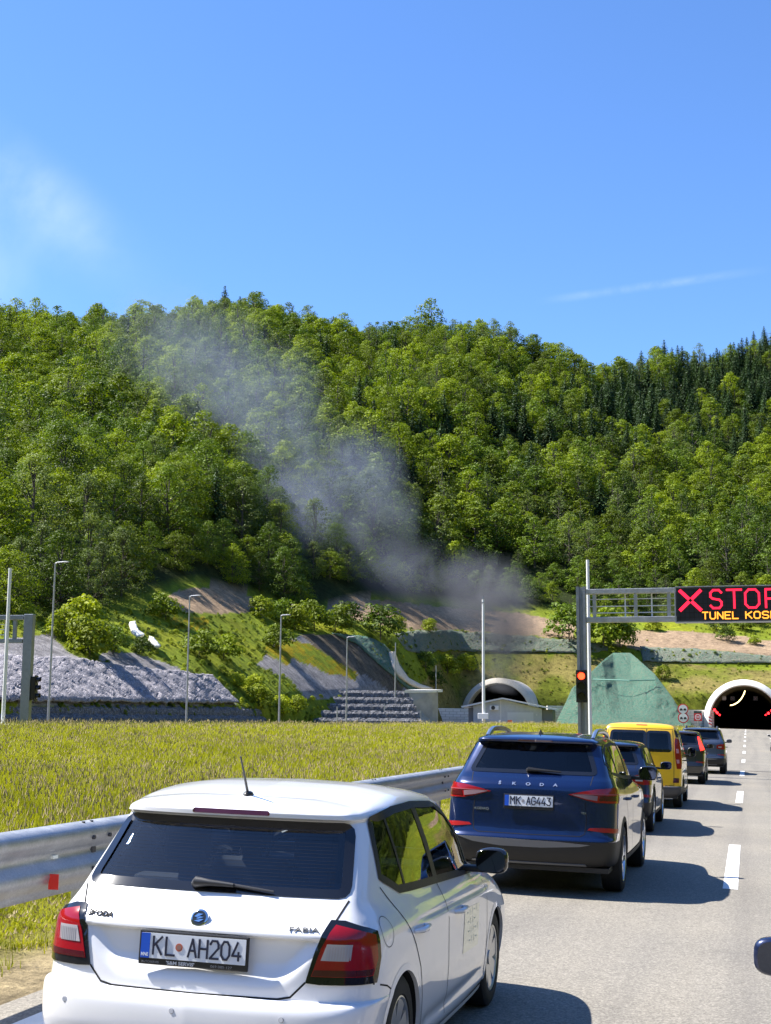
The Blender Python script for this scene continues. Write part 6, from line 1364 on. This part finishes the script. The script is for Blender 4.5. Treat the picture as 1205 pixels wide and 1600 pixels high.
# ---------------------------------------------------------------- tall cars
ROWS_K = [
 dict(z=(.30, .24, .24), yr=.16, yf=4.62, wr=.80, wm=.86, wf=0.800, cr=.2, cf=.3),
 dict(z=(.335, .30, .30), yr=.07, yf=4.66, wr=.87, wm=.915, wf=0.860, cr=.2, cf=.35),
 dict(z=(.46, .43, .45), yr=.01, yf=4.69, wr=.90, wm=.935, wf=0.890, cr=.21, cf=.4),
 dict(z=(.585, .56, .58), yr=.0, yf=4.69, wr=.915, wm=.935, wf=0.900, cr=.21, cf=.4),
 dict(z=(.625, .60, .63), yr=.03, yf=4.68, wr=.92, wm=.936, wf=0.900, cr=.22, cf=.4),
 dict(z=(.76, .74, .74), yr=.06, yf=4.64, wr=.925, wm=.94, wf=0.900, cr=.23, cf=.4),
 dict(z=(.91, .87, .85), yr=.075, yf=4.60, wr=.925, wm=.94, wf=0.900, cr=.25, cf=.42),
 dict(z=(1.045, .98, .96), yr=.085, yf=4.48, wr=.915, wm=.94, wf=0.890, cr=.26, cf=.42),
 dict(z=(1.125, 1.04, 1.02), yr=.10, yf=4.25, wr=.895, wm=.925, wf=0.870, cr=.26, cf=.4),
 dict(z=(1.19, 1.10, 1.07), yr=.16, yf=3.90, wr=.865, wm=.90, wf=0.840, cr=.22, cf=.35),
 dict(z=(1.245, 1.155, 1.10), yr=.24, yf=3.62, wr=.835, wm=.875, wf=0.800, cr=.18, cf=.25),
 dict(z=(1.42, 1.38, 1.32), yr=.42, yf=3.22, wr=.77, wm=.815, wf=0.745, cr=.14, cf=.22),
 dict(z=(1.565, 1.555, 1.53), yr=.54, yf=2.84, wr=.705, wm=.745, wf=0.68, cr=.12, cf=.2),
 dict(z=(1.588, 1.585, 1.555), yr=.46, yf=2.76, wr=.685, wm=.73, wf=0.665, cr=.13, cf=.2),
 dict(z=(1.61, 1.61, 1.575), yr=.455, yf=2.70, wr=.67, wm=.712, wf=0.65, cr=.13, cf=.2),
 dict(z=(1.635, 1.645, 1.60), yr=.50, yf=2.62, wr=.62, wm=.66, wf=0.580, cr=.14, cf=.2),
 dict(z=(1.662, 1.685, 1.63), yr=.66, yf=2.52, wr=.34, wm=.38, wf=0.360, cr=.1, cf=.15, br=.02, bf=.03),
 dict(z=(1.668, 1.69, 1.635), yr=.70, yf=2.50, wr=.0, wm=.0, wf=.0, cr=.0, cf=.0, br=0, bf=0)]


ROWS_V = [
 dict(z=(.27, .23, .24), yr=.08, yf=4.14, wr=.80, wm=.84, wf=.76, cr=.15, cf=.3),
 dict(z=(.34, .30, .30), yr=.02, yf=4.18, wr=.87, wm=.90, wf=.83, cr=.15, cf=.35),
 dict(z=(.47, .43, .45), yr=.0, yf=4.2, wr=.90, wm=.915, wf=.85, cr=.15, cf=.4),
 dict(z=(.485, .47, .50), yr=.06, yf=4.2, wr=.90, wm=.915, wf=.85, cr=.14, cf=.4),
 dict(z=(.70, .66, .68), yr=.075, yf=4.16, wr=.905, wm=.915, wf=.85, cr=.13, cf=.4),
 dict(z=(.95, .90, .90), yr=.085, yf=4.05, wr=.90, wm=.915, wf=.85, cr=.12, cf=.4),
 dict(z=(1.14, 1.08, 1.02), yr=.09, yf=3.80, wr=.89, wm=.90, wf=.82, cr=.11, cf=.3),
 dict(z=(1.22, 1.16, 1.10), yr=.095, yf=3.45, wr=.88, wm=.885, wf=.79, cr=.10, cf=.25),
 dict(z=(1.46, 1.42, 1.38), yr=.14, yf=2.95, wr=.84, wm=.84, wf=.73, cr=.10, cf=.22),
 dict(z=(1.69, 1.67, 1.64), yr=.20, yf=2.55, wr=.775, wm=.785, wf=.68, cr=.10, cf=.2),
 dict(z=(1.75, 1.735, 1.70), yr=.23, yf=2.46, wr=.745, wm=.76, wf=.66, cr=.10, cf=.2),
 dict(z=(1.80, 1.79, 1.75), yr=.29, yf=2.36, wr=.68, wm=.69, wf=.60, cr=.10, cf=.2),
 dict(z=(1.835, 1.83, 1.79), yr=.42, yf=2.26, wr=.42, wm=.44, wf=.36, cr=.08, cf=.15, br=.02, bf=.03),
 dict(z=(1.845, 1.84, 1.80), yr=.46, yf=2.24, wr=.0, wm=.0, wf=.0, cr=.0, cf=.0, br=0, bf=0)]

def scale_rows(rows, sx, sy, sz):
    out = []
    for r in rows:
        q = dict(r)
        for k in ('wr', 'wm', 'wf'): q[k] = r[k] * sx
        for k in ('yr', 'yf', 'cr', 'cf'): q[k] = r[k] * sy
        q['z'] = tuple(z * sz for z in (r['z'] if isinstance(r['z'], tuple) else (r['z'],) * 3)); out.append(q)
    return out
def sc2(poly, a, b): return [(p[0] * a, p[1] * b) for p in poly]
def plate_montenegro(e, c, t1, t2, frame=M_BLK, tilt=R(-4)):
    P = plate(e, c, .52, .112, 0, tilt, '', frame=frame); strokes('plate_letters', t1, -.197, -.037, .044, .078, .020, .011, -.008, M_PLATEK, P, th=.002); strokes('plate_letters', t2, -.022, -.037, .040, .078, .0145, .011, -.008, M_PLATEK, P, th=.002)
    b = MB(); b.tube([(-.062, -.0078, 0), (-.062, -.0098, 0)], .017, 18); b.build('plate_seal', mat('seal_grey', (.28, .27, .28), .5), P); return P
def tall_car(name, label, pm, sx=1., sy=1., sz=1., res=.035, lampstyle='wing', rails=True, letters=None, plate_=None, group='cars queuing in the left lane', glass=None, lit=False, cladding=True, railm=None, rglass=None, handlem=None, detail=True, rim=None):
    B = Body(scale_rows(ROWS_K, sx, sy, sz)); e = empty(name, label, 'car', group=group)
    rear = sc2([(-.70, 1.262), (.70, 1.262), (.575, 1.577), (-.575, 1.577)], sx, sz)
    dlo = sc2([(.60, 1.265), (1.6, 1.195), (2.8, 1.160), (3.28, 1.118), (3.10, 1.28), (2.86, 1.43), (2.6, 1.53), (2.2, 1.572), (1.4, 1.592), (.85, 1.575), (.66, 1.52), (.52, 1.38)], sy, sz)
    rear_ = rear
    C = dict(paint=pm, res=res, w=.938 * sx, L=4.7 * sy, uz=.26 * sz, belt=1.12 * sz, arches=[(.955 * sy, .365, .40), (3.745 * sy, .365, .40)], wy=(.955 * sy, 3.745 * sy), wr=.36, lip=.05 if cladding else .03, lipo=.009 if cladding else .005, lipm=M_TRIM if cladding else pm, tw=.235, rim=rim or mat('alloy_bright', (.62, .66, .74), .22, metal=.85), rimr=.70, spokes=5,
        sideh=[shrink(dlo, .014)], rearh=shrink(rear, .016), fronth=sc2([(-.70, 1.17), (.70, 1.17), (.58, 1.50), (-.58, 1.50)], sx, sz), front=sc2([(-.72, 1.15), (.72, 1.15), (.60, 1.515), (-.60, 1.515)], sx, sz), side=[dlo], dlo=[dlo],
        sglass=glass or glassmat('privacy_glass', (.12, .14, .13), refl=1.9), cab=(.7 * sy, 3.5 * sy), rs=1.45 * sy, fs=2.45 * sy, sz=.72 * sz, sh=.58 * sz, floor=.36,
        pillars=[((2.0 * sy, 1.18 * sz), (1.9 * sy, 1.58 * sz), .05), ((1.02 * sy, 1.24 * sz), (.98 * sy, 1.57 * sz), .035)],
        gaps=[sc2([(2.02, 1.17), (2.05, .8), (2.03, .32)], sy, sz), sc2([(1.05, 1.2), (1.20, 1.0), (1.40, .8), (1.48, .6), (1.5, .33)], sy, sz), sc2([(3.3, 1.1), (3.36, .9), (3.34, .35)], sy, sz)], handles=[(1.32 * sy, .98 * sz, .2), (2.3 * sy, .96 * sz, .2)])
    common(B, e, C)
    L = B.path(R_(rnd(rear, .06)), .05); rg = B.patch('rear_window', L, .001, rglass or glassmat('dark_rear_glass', (.20, .22, .25), refl=1.5), e, .1, skirt=0); B.strip('window_frame', L, .012, .045, .004, M_GLOSSB, e, True)
    for sgn in (1, -1):   # chrome line round the side windows
        L = B.path([('s', a, b_) for a, b_ in dlo], .05, mirror=(sgn < 0)); B.strip('window_trim', L, .024, -.012, .006, M_CHROME if detail else M_TRIM, e, True)
    zt = lambda z: z * sz
    L = B.path(R_(rnd([(-.20 * sx, zt(1.596)), (.20 * sx, zt(1.596)), (.19 * sx, zt(1.612)), (-.19 * sx, zt(1.612))], .008)), .03); B.patch('brake_light', L, .004, M_LDRED, e, .06)
    if cladding:
        B.band('bumper_trim', -5.2, 5.2, 0.02, 2.92, .004, M_TRIM, e, 90, 8)
        for sgn in (1, -1): B.band('side_trim', 4.8 * sgn, 12.5 * sgn, 0.02, 1.45, .007, M_TRIM, e, 50, 4)
        L = B.path(R_([(-.78 * sx, zt(.585)), (-.60 * sx, zt(.535)), (-.3 * sx, zt(.505)), (.15 * sx, zt(.505)), (.55 * sx, zt(.53)), (.66 * sx, zt(.552)), (.3 * sx, zt(.572)), (-.3 * sx, zt(.582))]), .06); B.patch('skid_band', L, .010, mat('skid_silver', (.17, .175, .19), .4, metal=.5), e, .08)
        L = B.path(R_([(-.62 * sx, zt(.335)), (.62 * sx, zt(.335)), (.60 * sx, zt(.352)), (-.60 * sx, zt(.352))]), .06); B.patch('skid_edge', L, .012, mat('skid_silver'), e, .08)
    red = emis('brake_lamp_lit', (1, .03, .02), 2.2) if lit else M_LRED
    for sgn in (1, -1):
        def P_(nm, pts, off, m, par, step=.05):
            L = B.path(pts, .04); L[:, 0] *= sgn; return B.patch(nm, L, off, m, par, step)
        k = lambda p: [(t, a * (sx if t == 'r' else sy), b_ * sz) for t, a, b_ in p]
        if lampstyle == 'wing':
            tl = P_('tail_lamp', k([('r', .42, 1.060), ('r', .62, 1.005), ('r', .72, .985), ('s', .36, .975), ('s', .44, 1.02), ('s', .44, 1.115), ('s', .38, 1.138), ('r', .72, 1.122), ('r', .56, 1.092)]), .010, M_LRED, e)
            P_('clear_lens', k([('r', .45, 1.060), ('r', .60, 1.020), ('r', .72, 1.003), ('r', .725, 1.052), ('r', .60, 1.066)]), .016, mat('lamp_pale', (.22, .14, .16), .2, coat=.5), tl)
            P_('lens_line', k([('r', .47, 1.0705), ('r', .74, 1.062), ('s', .37, 1.062), ('s', .37, 1.072), ('r', .74, 1.074)]), .017, mat('lens_pink', (.30, .05, .06), .3), tl); P_('dark_lens', k([('r', .74, 1.004), ('s', .33, .998), ('s', .37, 1.05), ('r', .75, 1.05)]), .015, M_LDRED, tl)
        elif lampstyle == 'pillar':
            tl = P_('tail_lamp', k([('r', .82, .98), ('s', .33, .98), ('s', .50, 1.10), ('s', .58, 1.30), ('s', .66, 1.50), ('s', .58, 1.545), ('r', .655, 1.53), ('r', .70, 1.42), ('r', .76, 1.25)]), .010, M_LDRED, e)
            P_('lit_lens', k([('r', .79, 1.06), ('s', .40, 1.10), ('s', .52, 1.34), ('s', .60, 1.50), ('r', .67, 1.50), ('r', .72, 1.31)]), .016, red, tl)
        else:
            tl = P_('tail_lamp', k([('r', .60, .93), ('r', .80, .90), ('s', .34, .90), ('s', .40, 1.0), ('s', .38, 1.09), ('r', .76, 1.10), ('r', .60, 1.05)]), .010, M_LRED, e)
            P_('clear_lens', k([('r', .66, .965), ('r', .78, .96), ('r', .78, 1.0), ('r', .66, 1.005)]), .016, M_LWHT, tl)
        P_('rear_reflector', k([('r', .625, .700), ('r', .80, .680), ('s', .30, .672), ('s', .33, .715), ('r', .78, .728), ('r', .65, .722)]), .008, mat('car_reflector', (.30, .006, .006), .3, coat=.4), e)
        mirror_part(e, sgn * .875 * sx, 2.90 * sy, (1.215 if detail else 1.185) * sz, sgn, *((.24, .18, .15) if detail else (.21, .145, .13)), pm if not detail else mat('mirror_black'))
        if rails:
            yy = np.linspace(.78, 2.5, 12) * sy; pts = []
            for q, y in enumerate(yy):
                ij = B.inv('t', [.60 * sx], [y])[0]; c = B.S([ij[0]], [ij[1]])[0]; lift = .072 * min(1, q / 1.6, (11 - q) / 1.6); pts.append((sgn * c[0], y, c[2] + lift - .01))
            b = MB(); b.tube(pts, [.026] + [.030] * 10 + [.02], 8); b.build('roof_rail', railm or mat('rail_silver', (.50, .53, .58), .25, metal=.9), e, smooth=True)
        L = B.path([('f', sgn * a * sx, z * sz) for a, z in ((.45, .80), (.78, .80), (.78, .92), (.45, .90))], .06); B.patch('headlight', L, .004, M_LWHT, e, .1)
    for sgn in (1, -1):
        L = B.path([('f', a * sx, z * sz) for a, z in ((0., .58), (.38, .58), (.38, .84), (0., .84))], .06); L[:, 0] = np.abs(L[:, 0]) * sgn; B.patch('grille', L, .005, M_TRIM, e, .1)
    gb = MB()
    for pl in ([(.66, 1.25), (.64, 1.12)], [(.60, .99), (.615, .80), (.60, .66), (.55, .635), (0, .632), (-.55, .635), (-.60, .66), (-.615, .80), (-.60, .99)], [(-.66, 1.25), (-.64, 1.12)]):
        L = B.path(R_(sc2(pl, sx, sz)), .04, False); B.strip('', L, .004, .004, .0015, None, None, dst=gb)
    gb.build('gate_gap', M_GAPM, e, fixn=False)
    P = [B.S(*[[q] for q in B.inv('r', [x * sx], [z * sz])[0]])[0] + np.array([0, -.03, .01]) for x, z in ((-.04, 1.290), (.06, 1.287), (.32, 1.275))]
    b = MB(); b.tube([P[0] + [-.01, .02, -.01], P[0], P[1], P[2]], [.024, .026, .017, .008], 8); b.build('rear_wiper', M_BLK, e, smooth=True)
    ij = B.inv('t', [0.], [.86 * sy])[0]; c = B.S([ij[0]], [ij[1]])[0]; b = MB(); b.add([(-.02, .80 * sy, c[2] - .005), (.02, .80 * sy, c[2] - .005), (.02, .96 * sy, c[2] - .005), (-.02, .96 * sy, c[2] - .005), (0, .82 * sy, c[2] + .055), (0, .86 * sy, c[2] + .05)], [(0, 1, 4), (1, 2, 5, 4), (2, 3, 5), (3, 0, 4, 5), (0, 3, 2, 1)]); b.build('roof_fin', M_BLK, e)
    if letters:
        for k_, ch in enumerate(letters): gate_text(B, e, 'badge_text', ch, (-.345 + .150 * k_) * sx, 1.137 * sz, .052, mat('badge_silver', (.62, .64, .68), .2, metal=.8), 1.25, bold=.0012)
    if plate_:
        y0 = B.S(*[[q] for q in B.inv('r', [0], [zt(.98)])[0]])[0][1]; plate_montenegro(e, (0, y0 - .022, zt(.975)), *plate_)
    return e, B
BLUE = paint('blue_metallic', (.0019, .013, .070), .45, rough=.24)
CAR_B, BB = tall_car('parked_car', 'dark blue metallic tall car with spaced rear letters and roof rails behind the white hatchback', BLUE, 1., 1., 1.01, res=.028, letters='\u0160KODA', plate_=('MK', 'AG443'))
gate_text(BB, CAR_B, 'badge_text', 'KODIAQ', -.60, .872, .036, mat('badge_silver'), 1.15); gate_text(BB, CAR_B, 'badge_text', 'TDI', .56, .872, .030, mat('badge_silver'), 1.1)
place(CAR_B, -2.325, 14.82, .006)
NAVY = paint('navy_paint', (.010, .018, .050), .4, rough=.3)
CAR_C, _ = tall_car('parked_car', 'dark navy car mostly hidden between the blue tall car and the yellow van', NAVY, .95, .92, .905, .045, 'square', False, detail=False, plate_=('PG', 'AA120') if False else None)
place(CAR_C, -2.50, 23.55, .0)
CAR_D, _ = tall_car('parked_car', 'black car with its high slim brake lamp lit red ahead of the yellow van', paint('black_paint', (.008, .008, .010), .0, rough=.3), .885, .90, .965, .05, 'pillar', False, detail=False, lit=True, cladding=False)
place(CAR_D, -2.15, 43.75, .0)
CAR_E, _ = tall_car('parked_car', 'slate grey car at the head of the queue before the tunnel', paint('slate_paint', (.055, .075, .12), .5, rough=.35), .97, .93, 1.02, .05, 'square', True, detail=False, railm=mat('rail_dark', (.08, .085, .1), .4, metal=.5), rim=mat('dark_rim', (.12, .12, .13), .35, metal=.8))
place(CAR_E, -1.75, 53.4, .0)
# ---- cars in the next lane: little more than their mirrors reach into the picture
CAR_F, _ = tall_car('parked_car', 'car in the right lane whose dark blue mirror shows at the lower right edge', paint('ink_blue_paint', (.008, .016, .06), .4, rough=.3), .94, .92, .84, .06, 'square', False, detail=False, cladding=False, group='cars waiting in the right lane')
CAR_F2, _ = tall_car('parked_car', 'car in the right lane whose blue mirror shows at the edge beside the queue', paint('mid_blue_paint', (.02, .06, .20), .4, rough=.3), .92, .92, .88, .06, 'square', False, detail=False, cladding=False, group='cars waiting in the right lane')
CAR_G, _ = tall_car('parked_car', 'white car farthest ahead in the right lane, near the tunnel', paint('far_white_paint', (.75, .75, .76)), .94, .92, .90, .06, 'square', False, detail=False, cladding=False, group='cars waiting in the right lane')
place(CAR_F, 1.055, 2.95, .0); place(CAR_F2, 1.47, 21.4, .0); place(CAR_G, 2.33, 93.5, .0)
# ---------------------------------------------------------------- yellow van
def yellow_van():
    B = Body(ROWS_V); e = empty('parked_van', 'yellow high roofed van with twin rear doors in the middle of the queue', 'van', group='cars queuing in the left lane'); pm = paint('yellow_paint', (.78, .46, .008), rough=.35)
    rear = [(-.685, 1.225), (.685, 1.225), (.635, 1.665), (-.635, 1.665)]
    d1 = [(2.15, 1.20), (3.15, 1.13), (3.05, 1.25), (2.72, 1.45), (2.48, 1.58), (2.15, 1.62)]; d2 = [(1.22, 1.22), (2.03, 1.21), (2.03, 1.625), (1.22, 1.63)]; d3 = [(.42, 1.25), (1.08, 1.23), (1.08, 1.62), (.46, 1.60)]
    C = dict(paint=pm, res=.04, w=.905, L=4.2, uz=.22, belt=1.15, arches=[(.80, .32, .345), (3.50, .32, .345)], wy=(.80, 3.50), wr=.315, lip=.05, lipo=.012, lipm=M_TRIM, tw=.2, rimr=.66, spokes=6, rstyle='plain', sideh=[shrink(d, .014) for d in (d1, d2, d3)], rearh=shrink(rear, .018), fronth=[(-.66, 1.17), (.66, 1.17), (.58, 1.60), (-.58, 1.60)], front=[(-.68, 1.14), (.68, 1.14), (.60, 1.62), (-.60, 1.62)],
        side=[d1, d2, d3], dlo=[d1, d2, d3], sglass=glassmat('privacy_glass', (.12, .14, .13), refl=1.9), cab=(.4, 3.4), rs=1.3, fs=2.3, sz=.75, sh=.62, floor=.4,
        gaps=[[(2.10, 1.7), (2.10, .35)], [(1.15, 1.7), (1.15, .6), (1.2, .35)], [(3.2, 1.1), (3.25, .4)], [(.3, .98), (1.1, .98)]], handles=[(1.32, 1.02, .16), (2.25, 1.0, .16)], handlem=M_BLK)
    common(B, e, C)
    for x0, x1, x2, x3 in ((-.685, .125, .125, -.635), (.155, .685, .635, .155)):
        L = B.path(R_(rnd([(x0, 1.225), (x1, 1.225), (x2, 1.665), (x3, 1.665)], .07)), .06); B.patch('rear_window', L, .001, glassmat('van_glass', (.22, .24, .26), refl=1.5), e, .12, skirt=0); B.strip('window_frame', L, .012, .05, .005, M_GLOSSB, e, True)
    L = B.path(R_([(.140, .50), (.140, 1.715)]), .05, False); B.strip('door_gap', L, .006, .006, .006, M_GAPM, e); B.strip('door_post', B.path(R_([(.140, 1.2), (.140, 1.68)]), .05, False), .03, .03, .003, pm, e)
    gb = MB()
    for pl in ([(-.74, .50), (-.74, 1.1), (-.70, 1.715), (.70, 1.715), (.74, 1.1), (.74, .50), (-.74, .50)],): B.strip('', B.path(R_(pl), .06, False), .005, .005, .002, None, None, dst=gb)
    gb.build('door_gap', M_GAPM, e, fixn=False)
    B.band('bumper_trim', -5.6, 5.6, .02, 2.6, .006, mat('bumper_grey', (.05, .05, .055), .6), e, 80, 8)
    for s_ in (1, -1): B.band('side_trim', 4.6 * s_, 12.5 * s_, .02, 1.6, .008, M_TRIM, e, 50, 4)
    for s_ in (1, -1):
        def P_(nm, pts, off, m, par): L = B.path(pts, .05); L[:, 0] *= s_; return B.patch(nm, L, off, m, par, .06)
        tl = P_('tail_lamp', [('r', .80, .86), ('s', .20, .86), ('s', .26, 1.0), ('s', .27, 1.30), ('s', .28, 1.50), ('r', .755, 1.52), ('r', .745, 1.42), ('r', .765, 1.1)], .012, M_LRED, e)
        P_('clear_lens', [('r', .79, 1.20), ('s', .17, 1.20), ('s', .18, 1.29), ('r', .785, 1.29)], .018, mat('lamp_pink', (.45, .22, .25), .3), tl); P_('clear_lens', [('r', .80, .98), ('s', .16, .98), ('s', .17, 1.06), ('r', .79, 1.06)], .018, mat('lamp_pink'), tl)
        P_('rear_reflector', [('r', .72, .56), ('s', .14, .56), ('s', .15, .66), ('r', .73, .66)], .01, M_LDRED, e)
        P_('pillar_trim', [('s', .20, 1.54), ('s', .30, 1.54), ('s', .36, 1.68), ('s', .26, 1.70)], .008, M_TRIM, e)
        mirror_part(e, s_ * .86, 2.9, 1.18, s_, .2, .24, .14, M_BLK)
        P_('headlight', [('f', .45, .80), ('f', .75, .80), ('f', .74, .96), ('f', .48, .94)], .004, M_LWHT, e)
    L = B.path(R_(rnd([(-.09, 1.782), (.15, 1.782), (.15, 1.800), (-.09, 1.800)], .008)), .03); B.patch('brake_light', L, .006, mat('brake_dull', (.28, .08, .03), .4), e, .06)
    P = [B.S(*[[q] for q in B.inv('r', [x], [z])[0]])[0] + np.array([0, -.03, .0]) for x, z in ((.0, 1.20), (-.1, 1.26), (-.3, 1.40))]; b = MB(); b.tube(P, [.02, .014, .006], 8); b.build('rear_wiper', M_BLK, e, smooth=True)
    b = MB(); b.box((.20, .055, 1.0), (.235, .085, 1.14), .01); b.build('door_handle', M_BLK, e)
    plate_montenegro(e, (-.32, .062, .86), 'BA', 'CV119') if False else None
    place(e, -2.35, 30.95, .0); return e
yellow_van()
# ================================================================ smoke out of the left tunnel
def smoke():
    SP = [(783, 1080, 219.5, 28, .40), (792, 1035, 220.5, 48, .62), (792, 985, 222.5, 58, 1.5), (768, 935, 225, 72, 1.95), (722, 915, 228, 64, 1.35), (665, 905, 231, 66, .60), (605, 895, 234, 76, .60), (545, 865, 238, 100, .62), (425, 835, 226, 105, .42), (590, 815, 240, 90, .36), (480, 810, 242, 115, .60), (455, 730, 250, 120, .42), (545, 745, 252, 100, .48), (400, 650, 262, 125, .34), (330, 580, 280, 125, .30), (255, 530, 300, 110, .20), (430, 600, 275, 90, .16)]
    C = []; 
    for (u, v, D, rp, a) in SP: r = rp * D / FPX; C.append((at(u, v, D), r, a))
    m = bpy.data.materials.new('smoke'); m.use_nodes = True; t = m.node_tree; t.nodes.clear(); N = t.nodes; out = N.new('ShaderNodeOutputMaterial'); pv = N.new('ShaderNodeVolumePrincipled')
    pv.inputs['Color'].default_value = (.40, .45, .57, 1); pv.inputs['Anisotropy'].default_value = .15; t.links.new(pv.outputs[0], out.inputs['Volume'])
    g = N.new('ShaderNodeNewGeometry'); dh = N.new('ShaderNodeVectorMath'); dh.operation = 'DISTANCE'; dh.inputs[1].default_value = tuple(C[2][0]); t.links.new(g.outputs['Position'], dh.inputs[0])
    cm = N.new('ShaderNodeMapRange'); cm.inputs[1].default_value = 8; cm.inputs[2].default_value = 45; t.links.new(dh.outputs['Value'], cm.inputs[0]); cx = N.new('ShaderNodeMix'); cx.data_type = 'RGBA'; t.links.new(cm.outputs[0], cx.inputs[0]); cx.inputs[6].default_value = (.27, .28, .31, 1); cx.inputs[7].default_value = (.42, .49, .64, 1); t.links.new(cx.outputs[2], pv.inputs['Color'])
    nz = N.new('ShaderNodeTexNoise'); nz.inputs['Scale'].default_value = .10; nz.inputs['Detail'].default_value = 5; nz.inputs['Roughness'].default_value = .6; nz.inputs['Distortion'].default_value = .8; t.links.new(g.outputs['Position'], nz.inputs['Vector'])
    tot = None
    for c, r, a in C:
        d = N.new('ShaderNodeVectorMath'); d.operation = 'DISTANCE'; d.inputs[1].default_value = tuple(c); t.links.new(g.outputs['Position'], d.inputs[0])
        mr = N.new('ShaderNodeMapRange'); mr.interpolation_type = 'SMOOTHSTEP'; t.links.new(d.outputs['Value'], mr.inputs[0]); mr.inputs[1].default_value = r * .15; mr.inputs[2].default_value = r * 1.12; mr.inputs[3].default_value = a / (1.1 * r); mr.inputs[4].default_value = 0
        if tot is None: tot = mr.outputs[0]
        else: s = N.new('ShaderNodeMath'); s.operation = 'MAXIMUM'; t.links.new(tot, s.inputs[0]); t.links.new(mr.outputs[0], s.inputs[1]); tot = s.outputs[0]
    nr = N.new('ShaderNodeMapRange'); t.links.new(nz.outputs[0], nr.inputs[0]); nr.inputs[1].default_value = .36; nr.inputs[2].default_value = .66; nr.inputs[3].default_value = .14; nr.inputs[4].default_value = 1.8
    k = N.new('ShaderNodeMath'); k.operation = 'MULTIPLY'; t.links.new(tot, k.inputs[0]); t.links.new(nr.outputs[0], k.inputs[1]); t.links.new(k.outputs[0], pv.inputs['Density'])
    m.cycles.volume_step_rate = .35
    path = [0, 1, 2, 3, 4, 5, 6, 7, 10, 11, 13, 14, 15]; pts = [C[i][0] for i in path]; rr = [C[i][1] * 1.22 for i in path]; rr[7] *= 1.55; rr[8] *= 1.35; rr[-2] *= 1.25; rr[-3] *= 1.3; rr[-4] *= 1.35
    pts.append(pts[-1] + (pts[-1] - pts[-2]) * .8); rr.append(rr[-1] * .7)
    b = MB(); b.tube(pts, rr, 20); o = b.build('smoke', m); tag(o, 'grey smoke rising from the left tunnel and drifting up over the forest', 'smoke', kind='stuff')
smoke()
